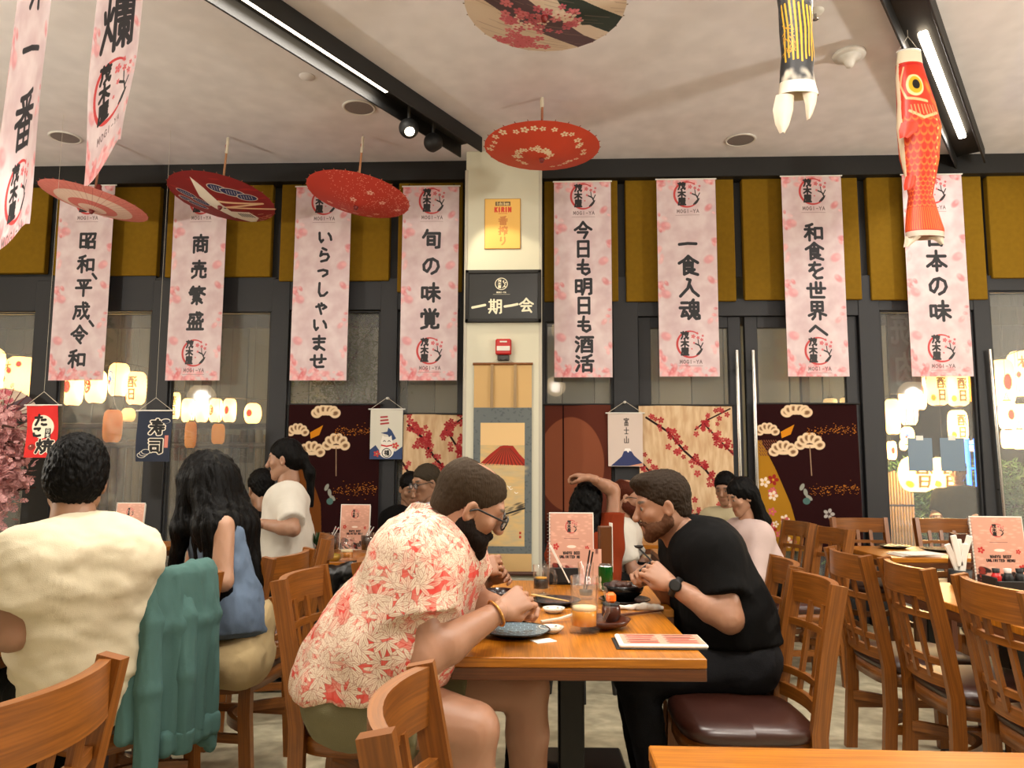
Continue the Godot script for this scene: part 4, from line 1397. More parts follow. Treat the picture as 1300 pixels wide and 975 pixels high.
func blossom_screen(sd: int, w: int, h: int) -> ImageTexture:
	var cv := Canvas.new(w, h, Color(0.80, 0.70, 0.56))
	var n := noise(0.02, sd, 3)
	for y in h:
		for x in w:
			cv.im.set_pixel(x, y, Color(0.83, 0.73, 0.59).lerp(Color(0.75, 0.62, 0.48), clampf(0.5 + n.get_noise_2d(x * 2.5, y * 0.6), 0, 1)))
	var rg := RandomNumberGenerator.new()
	rg.seed = sd
	var red := Color(0.56, 0.14, 0.16)
	var W := float(w)
	var H := float(h)
	branch(cv, [Vector2(W * 0.98, H * 0.02), Vector2(W * 0.72, H * 0.10), Vector2(W * 0.60, H * 0.16)], 2.0, rg, red, 16, 11, 7)
	branch(cv, [Vector2(W * 0.08, H * 0.08), Vector2(W * 0.3, H * 0.17), Vector2(W * 0.48, H * 0.3), Vector2(W * 0.7, H * 0.42), Vector2(W * 0.86, H * 0.55)], 3.0, rg, red, 46, 12, 9)
	branch(cv, [Vector2(W * 1.0, H * 0.32), Vector2(W * 0.84, H * 0.22), Vector2(W * 0.7, H * 0.12)], 2.4, rg, red, 22, 11, 8)
	branch(cv, [Vector2(W * 0.0, H * 0.36), Vector2(W * 0.14, H * 0.46), Vector2(W * 0.34, H * 0.56), Vector2(W * 0.5, H * 0.72), Vector2(W * 0.72, H * 0.7)], 2.6, rg, red, 40, 11, 10)
	branch(cv, [Vector2(W * 0.95, H * 0.62), Vector2(W * 0.7, H * 0.82), Vector2(W * 0.4, H * 0.9)], 2.4, rg, red, 26, 11, 10)
	return cv.tex()

func pine_screen(mirror: bool) -> ImageTexture:
	# maroon ground with fan shaped pine tufts, gold flecks and a robe hem
	var w := 300
	var h := 440
	var cv := Canvas.new(w, h, Color(0.15, 0.055, 0.06))
	var rg := RandomNumberGenerator.new()
	rg.seed = 4 + int(mirror)
	var cream := Color(0.86, 0.76, 0.62)
	var pts := [Vector2(10, 110), Vector2(52, 200), Vector2(92, 300), Vector2(128, 440), Vector2(0, 440), Vector2(0, 110)]
	if mirror:
		cv.poly(PackedVector2Array(pts), Color(0.62, 0.44, 0.12))
		for k in 26:
			var q := Vector2(rg.randf() * 100, rg.randf_range(190, 430))
			if q.x < (q.y - 110) * 0.36: blossom(cv, q.x, q.y, rg.randf_range(9, 17), [Color(0.88, 0.80, 0.72), Color(0.75, 0.35, 0.40), Color(0.55, 0.16, 0.14)][rg.randi() % 3], Color(0.8, 0.6, 0.2))
		for k in 40:
			cv.stroke(PackedVector2Array([Vector2(5 + (k % 8) * 7, 110 + k / 8 * 10), Vector2(9 + (k % 8) * 7, 116 + k / 8 * 10)]), 1.5, Color(0.45, 0.28, 0.2))
	else:
		cv.poly(PackedVector2Array([Vector2(0, 150), Vector2(60, 180), Vector2(110, 300), Vector2(120, 440), Vector2(0, 440)]), Color(0.42, 0.24, 0.10))
	cv.poly(PackedVector2Array([Vector2(70, 84), Vector2(112, 62), Vector2(100, 92), Vector2(72, 104)]), Color(0.78, 0.50, 0.12))
	for q in [[30, 90, 40, 0.52], [76, 152, 48, 0.55], [156, 132, 50, 0.6], [120, 30, 52, 0.3]]:
		for k in 6:
			var a: float = PI + PI * (k + 0.5) / 6.0
			var c := Vector2(q[0] + cos(a) * q[2] * 0.62, q[1] + sin(a) * q[2] * q[3])
			cv.oval(c.x, c.y, q[2] * 0.36, q[2] * 0.30, a, cream, 0.12)
			cv.oval(c.x, c.y, q[2] * 0.22, q[2] * 0.15, a, Color(0.48, 0.36, 0.26), 0.5)
		cv.oval(q[0], q[1] - 4, q[2] * 0.55, q[2] * 0.14, 0, cream, 0.3)
	cv.stroke(PackedVector2Array([Vector2(156, 130), Vector2(158, 215)]), 1.6, Color(0.6, 0.5, 0.4))
	for k in 260:
		var u := rg.randf()
		var row := k % 2
		var q := Vector2(150 + u * 145, (84 if row == 0 else 262) - u * 8 + rg.randfn() * (7 if row == 0 else 9))
		cv.oval(q.x, q.y, 1.5 + rg.randf() * 1.5, 1.2, 0, Color(0.72, 0.45, 0.16), 0.4)
	blossom(cv, 204, 330, 17, Color(0.66, 0.64, 0.62), Color(0.3, 0.25, 0.25))
	cv.stroke(PackedVector2Array([Vector2(160, 372), Vector2(220, 380), Vector2(280, 376)]), 2.0, Color(0.6, 0.12, 0.14))
	for k in 3: cv.oval(128 + k * 10, 250 + k * 16, 7, 13, 0.5 - k * 0.7, Color(0.55, 0.56, 0.52), 0.2)
	cv.oval(140, 292, 12, 11, 0, Color(0.30, 0.42, 0.40), 0.15)
	return cv.tex()

func screen(called: String, label: String, x0: float, x1: float, y0: float, y1: float, tex: Texture2D, key: String, folds := 0.012, rough := 0.75) -> Node3D:
	var z := ZW + 0.018
	var q := on_wall(x0, y0, x1, y1, z, 0.0)
	var s: Vector3 = q[1]
	var t := thing(called, label, "screen", q[0] + Vector3(0, s.y / 2, 0))
	var m := textured(key, tex, rough)
	m.metallic_specular = 0.15
	part(t, "cloth", mb().sheet(hanging_sheet(s.x, s.y, folds, int(x0) % 7, 8, 24), 0.0015).done(), m)
	part(t, "rod", mb().tube([Vector3(-s.x / 2 - 0.02, 0.004, 0), Vector3(s.x / 2 + 0.02, 0.004, 0)], 0.008, 8).done(), M.black)
	return t

func banners_and_signs() -> void:
	# eight banners along the window wall, [top-left x, top-right x, bottom-left x, bottom-right x, top y, bottom y]
	wall_banner(79, 146, 60, 132, 236, 483, banner_texture("昭和、平成、令和", 190, 770, 76, [65], -3), "showa", "pink blossom banner with three era names, behind the pink ringed parasol", 1)
	wall_banner(222, 291, 210, 277, 236, 483, banner_texture("商売繁盛", 205, 630, 76, [65, 690], -2), "trade", "pink blossom banner with four dense characters, behind the crane parasol", 2)
	wall_banner(377, 446, 367, 440, 237, 483, banner_texture("いらっしゃいませ", 180, 760, 72, [65], -2), "welcome", "pink blossom banner with eight flowing kana, behind the red speckled parasol", 3)
	wall_banner(512, 583, 507, 580, 237, 483, banner_texture("旬の味覚", 180, 620, 82, [60, 680], -1), "season", "pink blossom banner immediately left of the pillar", 4)
	wall_banner(702, 774, 705, 779, 231, 479, banner_texture("今日も明日も酒活", 165, 785, 76, [60], 0.5), "today", "pink blossom banner immediately right of the pillar", 5)
	wall_banner(833, 908, 838, 914, 228, 478, banner_texture("一食入魂", 225, 580, 84, [62, 672], 1), "meal", "pink blossom banner left of the door handles, starting with one long bar", 6)
	wall_banner(992, 1068, 1000, 1078, 224, 478, banner_texture("和食を世界へ", 190, 660, 76, [62, 700], 1), "world", "pink blossom banner right of the door handles", 7)
	wall_banner(1145, 1222, 1157, 1234, 222, 478, banner_texture("日本の味", 205, 600, 84, [62, 690], 1), "taste", "pink blossom banner partly behind the orange koi streamer", 8)
	# long banners hanging nearer, turned edgeways
	var near_tex := near_banner_texture("爛", 150, 330, 600, 82)
	hanging_banner(near_tex, "near_a", atz(127, 0, -3.1), atz(183, 0, -3.35), 1.15, atz(100, 235, -3.1).y, atz(166, 178, -3.35).y, "long pink banner hanging from the ceiling with a curled lower corner", 1)
	hanging_banner(near_banner_texture("界一番", 102, 268, 716, 54), "near_b", atz(31, 0, -2.75), atz(71, 0, -2.95), 1.2, atz(8, 322, -2.75).y, atz(48, 285, -2.95).y, "long pink banner hanging from the ceiling with a folded pointed tip", 2)
	hanging_banner(near_tex, "near_a", atz(-45, 0, -2.5), atz(11, 0, -2.75), 1.2, atz(-60, 60, -2.5).y, atz(-2, 130, -2.75).y, "edge of a pink banner hanging left of the banner with the folded tip", 3)
	# pillar: beer poster, black sign, alarm, scroll
	var pz := ZW + 0.30
	var cv := Canvas.new(130, 190, Color(0.93, 0.74, 0.38))
	var org := Color(0.82, 0.42, 0.20)
	cv.rect(38, 10, 56, 16, Color(0.40, 0.30, 0.18))
	latin(cv, "Ichiban", 42, 11, 48, 13, 1.1, Color(0.95, 0.85, 0.6))
	latin(cv, "KIRIN", 34, 32, 64, 18, 2.6, Color(0.85, 0.25, 0.15))
	cv.stroke(PackedVector2Array([Vector2(50, 56), Vector2(82, 56)]), 1.0, org)
	for k in 3: cv.glyph(GLYPHS["番搾り"[k]], 50, 66 + k * 39, 34, 35, 2.6, Color(0.80, 0.52, 0.26))
	var po := plate("beer_poster", "orange beer poster on the pillar above the black sign", "poster", 615, 252, 661, 316, pz, 0.012, mat("poster_edge", Color(0.72, 0.52, 0.26), 0.6), cv.tex(), "beer_poster_print", 0.5, 0.006)
	cv = Canvas.new(420, 290, Color(0.085, 0.085, 0.08))
	var cream := Color(0.90, 0.87, 0.76)
	cv.oval(198, 66, 40, 40, 0, cream, 0.03)
	cv.oval(198, 66, 35, 35, 0, Color(0.085, 0.085, 0.08), 0.03)
	for k in 3: cv.glyph(GLYPHS["茂木屋"[k]], 176, 38 + k * 19, 22, 18, 1.7, cream)
	cv.stroke(PackedVector2Array([Vector2(206, 92), Vector2(222, 70), Vector2(208, 52)]), 2.4, cream)
	for q in [[212, 48], [224, 58], [220, 84]]: cv.oval(q[0], q[1], 5, 5, 0, cream, 0.2)
	latin(cv, "MOGI-YA", 168, 116, 60, 10, 1.4, cream)
	cv.stroke(PackedVector2Array([Vector2(148, 134), Vector2(250, 134)]), 1.6, Color(0.6, 0.58, 0.5))
	cv.stroke(PackedVector2Array([Vector2(22, 218), Vector2(60, 210), Vector2(98, 202)]), 8, cream)
	cv.glyph(GLYPHS["期"], 118, 162, 84, 100, 5.5, cream)
	cv.stroke(PackedVector2Array([Vector2(220, 212), Vector2(260, 206), Vector2(296, 198)]), 8, cream)
	cv.glyph(GLYPHS["会"], 306, 158, 90, 96, 6.0, cream)
	var sg := plate("shop_sign", "black framed sign with white brush lettering on the pillar", "sign", 591, 343, 687, 409, pz, 0.03, M.black, cv.tex(), "shop_sign_print", 0.35, 0.03)
	var ss := on_wall(591, 343, 687, 409, pz, 0.03)
	var fw: Vector3 = ss[1] / 2
	for s in [-1, 1]:
		part(sg, "frame_side", bx(s * fw.x - s * 0.03, s * fw.x, -fw.y, fw.y, 0.0, 0.028), M.black)
		part(sg, "frame_edge", bx(-fw.x, fw.x, s * fw.y - s * 0.03, s * fw.y, 0.0, 0.028), M.black)
	var red := mat("alarm_red", Color(0.72, 0.06, 0.05), 0.35)
	var q := on_wall(629, 430, 649, 450, pz + 0.05, 0.05)
	var al := thing("fire_alarm", "red fire alarm box with white label on the pillar", "fire alarm", q[0])
	part(al, "body", boxm(q[1], 0.01), red)
	part(al, "white_label", bx(-0.055, 0.055, -0.035, 0.005, 0.024, 0.029), M.white)
	part(al, "white_label", bx(-0.03, 0.03, 0.035, 0.048, 0.024, 0.029), M.white)
	part(al, "lower_housing", bx(-0.05, 0.05, -q[1].y / 2 - 0.05, -q[1].y / 2, -0.02, 0.012, 0.008), mat("alarm_grey", Color(0.25, 0.24, 0.23), 0.5))
	part(al, "pull_ring", mb().tube([Vector3(-0.03, -0.10, 0.02), Vector3(0, -0.12, 0.03), Vector3(0.03, -0.10, 0.02)], 0.003, 5).done(), M.black)
	hanging_scroll(pz)
	# small flags
	cv = Canvas.new(150, 270, Color(0.80, 0.10, 0.09))
	cv.oval(78, 110, 56, 62, 0, Color(0.93, 0.88, 0.80), 0.03)
	cv.glyph(GLYPHS["た"], 34, 44, 66, 62, 6.5, Color(0.06, 0.05, 0.05))
	cv.glyph(GLYPHS["こ"], 24, 108, 54, 56, 6.5, Color(0.06, 0.05, 0.05))
	cv.rect(94, 118, 26, 50, Color(0.08, 0.07, 0.07))
	for k in 2: cv.glyph(GLYPHS["日本"[k]], 97, 121 + k * 23, 20, 20, 1.4, Color(0.9, 0.9, 0.85))
	cv.glyph(GLYPHS["焼"], 56, 172, 82, 78, 10.0, Color(0.93, 0.88, 0.80))
	cv.glyph(GLYPHS["焼"], 56, 172, 82, 78, 6.0, Color(0.06, 0.05, 0.05))
	cv.oval(34, 216, 20, 17, 0, Color(0.45, 0.12, 0.08), 0.1)
	cv.oval(28, 210, 4, 4, 0, Color(0.9, 0.85, 0.8), 0.2)
	flag(32, 73, 515, 581, -5.6, cv.tex(), "takoyaki_flag", "red takoyaki flag with bold black lettering hanging at the left windows", 0.012)
	cv = Canvas.new(150, 270, Color(0.10, 0.14, 0.22))
	var wht := Color(0.90, 0.87, 0.80)
	for k in 2:
		cv.glyph(GLYPHS["寿司"[k]], 52, 44 + k * 100, 66, 84, 11, wht)
		cv.glyph(GLYPHS["寿司"[k]], 52, 44 + k * 100, 66, 84, 6, Color(0.06, 0.06, 0.07))
	cv.rect(122, 130, 18, 66, Color(0.80, 0.48, 0.42))
	for k in 3:
		for r in [12.0, 19.0]:
			cv.oval(24 + k * 9, 236 - k * 9, r, r * 0.8, 0, wht, 0.06)
			cv.oval(24 + k * 9, 236 - k * 9, r - 3, r * 0.8 - 3, 0, Color(0.10, 0.14, 0.22), 0.06)
	cv.oval(120, 52, 22, 14, 0, wht, 0.06)
	cv.oval(120, 54, 19, 11, 0, Color(0.10, 0.14, 0.22), 0.06)
	flag(174, 217, 522, 586, -5.9, cv.tex(), "sushi_flag", "navy sushi flag with outlined lettering hanging at the left windows", 0.01)
	cv = Canvas.new(140, 220, Color(0.80, 0.79, 0.74))
	for k in 3: cv.stroke(PackedVector2Array([Vector2(46, 34 + k * 15), Vector2(72 + k * 3, 32 + k * 14)]), 3.6, Color(0.62, 0.16, 0.17))
	var navy := Color(0.16, 0.24, 0.40)
	cv.poly(PackedVector2Array([Vector2(0, 178), Vector2(24, 158), Vector2(44, 186), Vector2(70, 176), Vector2(110, 186), Vector2(140, 164), Vector2(140, 220), Vector2(0, 220)]), navy)
	cv.poly(PackedVector2Array([Vector2(46, 104), Vector2(74, 98), Vector2(78, 80), Vector2(92, 92), Vector2(112, 128), Vector2(92, 140), Vector2(76, 112)]), navy)
	cv.oval(72, 186, 32, 30, 0, Color(0.90, 0.88, 0.84), 0.05)
	cv.oval(72, 142, 26, 22, 0, Color(0.90, 0.88, 0.84), 0.05)
	cv.poly(PackedVector2Array([Vector2(50, 130), Vector2(54, 114), Vector2(66, 124)]), Color(0.90, 0.88, 0.84))
	cv.poly(PackedVector2Array([Vector2(94, 130), Vector2(92, 114), Vector2(80, 124)]), Color(0.90, 0.88, 0.84))
	for s in [-1, 1]: cv.stroke(PackedVector2Array([Vector2(72 + s * 15, 142), Vector2(72 + s * 10, 137), Vector2(72 + s * 5, 142)]), 1.2, Color(0.2, 0.15, 0.15))
	cv.stroke(PackedVector2Array([Vector2(50, 158), Vector2(72, 163), Vector2(94, 158)]), 3, Color(0.75, 0.15, 0.15))
	cv.oval(72, 192, 21, 21, 0, Color(0.08, 0.08, 0.08), 0.04)
	cv.oval(72, 192, 18, 18, 0, Color(0.90, 0.88, 0.84), 0.04)
	cv.glyph(GLYPHS["福"], 61, 180, 22, 24, 1.7, Color(0.08, 0.08, 0.08))
	for v in [[30, 196], [110, 160]]: blossom(cv, v[0], v[1], 15, Color(0.75, 0.22, 0.2), Color(0.9, 0.7, 0.3))
	flag(470, 511, 520, 583, ZW + 0.05, cv.tex(), "lucky_cat_flag", "white flag with blue waves and a lucky cat on the mullion", 0.004)
	cv = Canvas.new(160, 260, Color(0.80, 0.74, 0.70))
	for k in 3: cv.glyph(GLYPHS["富士山"[k]], 72, 22 + k * 44, 26, 40, 1.6, Color(0.12, 0.10, 0.10))
	cv.poly(PackedVector2Array([Vector2(12, 258), Vector2(62, 212), Vector2(78, 172), Vector2(100, 172), Vector2(118, 206), Vector2(158, 244), Vector2(150, 258)]), Color(0.16, 0.20, 0.38))
	cv.poly(PackedVector2Array([Vector2(72, 186), Vector2(78, 172), Vector2(100, 172), Vector2(108, 188), Vector2(98, 184), Vector2(92, 194), Vector2(84, 184)]), Color(0.92, 0.90, 0.88))
	cv.poly(PackedVector2Array([Vector2(92, 258), Vector2(158, 244), Vector2(158, 258)]), Color(0.80, 0.56, 0.44))
	flag(772, 816, 525, 592, ZW + 0.05, cv.tex(), "mountain_flag", "pale flag with a blue snow capped mountain on the mullion", 0.006)
	# screens standing behind the glass line
	screen("pine_screen", "maroon screen with cream pine tufts and gold flecks behind the waitress", 365, 481, 514, 700, pine_screen(false), "pine_screen_print")
	screen("kimono_screen", "maroon screen with cream pine tufts and a golden kimono on the right door", 963, 1092, 513, 700, pine_screen(true), "kimono_screen_print", 0.008)
	screen("blossom_screen", "beige screen with red blossom branches left of the pillar", 511, 590, 526, 700, blossom_screen(7, 160, 350), "blossom_print_small")
	screen("blossom_screen", "large beige screen with red blossom branches on the left door leaf", 812, 932, 515, 710, blossom_screen(3, 280, 455), "blossom_print_large", 0.008)
	cv = Canvas.new(180, 300, Color(0.34, 0.17, 0.13))
	cv.oval(70, 130, 92, 104, 0, Color(0.50, 0.29, 0.20), 0.02)
	cv.rect(48, 0, 4, 300, Color(0.15, 0.07, 0.06))
	cv.rect(0, 252, 180, 48, Color(0.20, 0.10, 0.08))
	screen("moon_curtain", "brown split curtain printed with a large pale moon right of the pillar", 692, 776, 514, 690, cv.tex(), "moon_curtain_print", 0.012)

func near_banner_texture(text: String, size: float, y0: float, logo_y: float, lr: float) -> ImageTexture:
	var cv := banner_base()
	for k in text.length():
		cv.glyph(GLYPHS[text[k]], 124 - size / 2, y0 + k * size * 1.28, size, size * 1.08, size * 0.055, Color(0.14, 0.13, 0.15))
	logo(cv, 124, logo_y, lr)
	latin(cv, "MOGI-YA", 66, logo_y + lr * 1.25, 116, 20, 1.6, Color(0.45, 0.38, 0.38))
	return cv.tex()

func hanging_banner(tex: Texture2D, key: String, a: Vector3, b: Vector3, over: float, ya: float, yb: float, label: String, sd: int) -> void:
	# a, b: two points on its left and right edges; hung from the ceiling, lower edge runs from ya to yb with a soft curl
	var o := Vector3((a.x + b.x) / 2, CEIL, (a.z + b.z) / 2)
	var t := thing("long_banner", label, "banner", o, 0, "long pink banners hung from the ceiling")
	var rows := 26
	var cols := 8
	var g := []
	var side := Vector3(b.x - a.x, 0, b.z - a.z)
	var nrm := Vector3(side.z, 0, -side.x).normalized() * -1.0
	for r in rows + 1:
		var row := []
		for c in cols + 1:
			var u := float(c) / cols
			var v := float(r) / rows
			var yb2 := lerpf(ya, yb, smoothstep(0.0, 1.0, u))
			var y := lerpf(CEIL - 0.03, yb2, v)
			var low := smoothstep(0.62, 1.0, v)
			# the lower part leans as the hem curls round
			var p := side * (u - 0.5) * (1.0 - 0.12 * low) + nrm * (0.010 * sin(u * 6.0 + sd + v * 3.0) + 0.05 * low * (0.5 - u) * (1.0 if sd != 2 else -1.0))
			p.x -= 0.028 * v * (CEIL - yb2)
			row.append(Vector3(p.x, y - CEIL, p.z))
		g.append(row)
	part(t, "cloth", mb().sheet(g, 0.0015).done(), textured("banner_" + key, tex, 0.55))
	part(t, "hanging_rod", mb().tube([-side * 0.54 + Vector3(0, -0.025, 0), side * 0.54 + Vector3(0, -0.025, 0)], 0.009, 8).done(), M.white)
	for s in [-0.4, 0.4]:
		part(t, "ceiling_hook", mb().tube([side * s + Vector3(0, -0.025, 0), side * s], 0.004, 6).done(), M.chrome)

func flag(x0: float, x1: float, y0: float, y1: float, z: float, tex: Texture2D, called: String, label: String, wave: float) -> void:
	var q := on_wall(x0, y0, x1, y1, z, 0.0)
	var s: Vector3 = q[1]
	var t := thing(called, label, "flag", q[0] + Vector3(0, s.y / 2, 0))
	part(t, "cloth", mb().sheet(hanging_sheet(s.x, s.y, wave, int(x0) % 5, 10, 10), 0.0015).done(), textured(called + "_print", tex, 0.75))
	part(t, "top_rod", mb().tube([Vector3(-s.x / 2 - 0.02, 0.004, 0), Vector3(s.x / 2 + 0.02, 0.004, 0)], 0.006, 8).done(), M.white)
	cord_loop(t, s.x / 2, 0.006, 0.10)
	if z > ZW + 0.2:
		part(t, "thread", mb().tube([Vector3(0, 0.1, 0), Vector3(0, CEIL - q[0].y - s.y / 2, 0)], 0.0012, 4).done(), M.string)
	else:
		part(t, "peg", mb().box(Vector3(0, 0.10, -0.03), Vector3(0.02, 0.02, 0.06), Basis(), 0.004).done(), M.white)

func hanging_scroll(pz: float) -> void:
	var z := pz + 0.012
	var cv := Canvas.new(200, 760, Color(0.80, 0.66, 0.44))
	var n := noise(0.02, 3, 3)
	cv.rect(0, 162, 200, 558, Color(0.40, 0.43, 0.43))
	var rg := RandomNumberGenerator.new()
	rg.seed = 6
	for k in 340:
		var x := rg.randf() * 200
		var y := 165 + rg.randf() * 530
		cv.oval(x, y, 6, 3, rg.randf() * 3, Color(0.33, 0.36, 0.37, 0.8), 0.4)
	cv.rect(0, 690, 200, 70, Color(0.80, 0.66, 0.44))
	var x0 := 24
	for y in range(218, 664):
		for x in range(x0, 176):
			var t := clampf(0.5 + 0.9 * n.get_noise_2d(x * 0.7, y * 1.9), 0, 1)
			var c := Color(0.86, 0.72, 0.48).lerp(Color(0.76, 0.68, 0.52), t)
			if y < 300: c = Color(0.90, 0.76, 0.54)
			cv.im.set_pixel(x, y, c)
	cv.poly(PackedVector2Array([Vector2(24, 366), Vector2(56, 334), Vector2(92, 304), Vector2(104, 301), Vector2(136, 302), Vector2(156, 330), Vector2(176, 352), Vector2(176, 374)]), Color(0.62, 0.14, 0.07))
	for k in 22:
		var u := k / 21.0
		var xx := 34 + u * 140
		cv.stroke(PackedVector2Array([Vector2(110 + (u - 0.5) * 30, 312), Vector2(xx, 372)]), 1.6, Color(0.30, 0.09, 0.05, 0.6) if k % 2 else Color(0.75, 0.28, 0.12, 0.6))
	for k in 60:
		cv.oval(24 + rg.randf() * 152, 378 + rg.randf() * 34, 20, 8, 0, Color(0.80, 0.72, 0.55, 0.35), 0.9)
	for k in 30:
		var u := rg.randf()
		cv.oval(70 + u * 100, 566 - u * 44 + rg.randfn() * 9, 18, 4, -0.4, Color(0.14, 0.13, 0.12, 0.5), 0.8)
	cv.stroke(PackedVector2Array([Vector2(60, 590), Vector2(104, 552), Vector2(176, 528)]), 3, Color(0.12, 0.11, 0.10))
	for v in [[118, 448], [124, 456], [142, 470]]: cv.stroke(PackedVector2Array([Vector2(v[0], v[1]), Vector2(v[0] + 5, v[1] + 5), Vector2(v[0] + 11, v[1] + 2)]), 1.3, Color(0.95, 0.93, 0.88))
	cv.rect(158, 612, 7, 9, Color(0.70, 0.2, 0.12))
	cv.rect(158, 626, 7, 9, Color(0.70, 0.2, 0.12))
	var a := atz(639, 462, z)
	var xl := atz(601, 560, z).x
	var xr := atz(675, 560, z).x
	var h := a.y - atz(640, 728, z).y
	var w := xr - xl
	var t := thing("hanging_scroll", "hanging scroll painting of a red mountain above clouds on the pillar", "scroll", Vector3((xl + xr) / 2, a.y, z))
	part(t, "mounted_painting", mb().sheet(hanging_sheet(w, h, 0.002, 2, 16, 4), 0.0015).done(), textured("scroll_print", cv.tex(), 0.8))
	part(t, "top_rod", mb().tube([Vector3(-w / 2 - 0.01, 0, 0.004), Vector3(w / 2 + 0.01, 0, 0.004)], 0.011, 10).done(), M.wood)
	part(t, "roller", mb().tube([Vector3(-w / 2 - 0.04, -h, 0.01), Vector3(w / 2 + 0.04, -h, 0.01)], 0.018, 12).done(), M.wood_dark)
	for s in [-0.185, 0.215]:
		part(t, "ribbon", mb().sheet([[Vector3(s * w - 0.012, 0, 0.012), Vector3(s * w + 0.012, 0, 0.012)], [Vector3(s * w - 0.013, -h * 0.11, 0.02), Vector3(s * w + 0.011, -h * 0.11, 0.02)], [Vector3(s * w - 0.014, -h * 0.215, 0.016), Vector3(s * w + 0.012, -h * 0.215, 0.016)]], 0.002).done(), mat("scroll_ribbon", Color(0.62, 0.52, 0.38), 0.8))
	cord_loop(t, w * 0.2, 0.005, 0.07, 0.004)

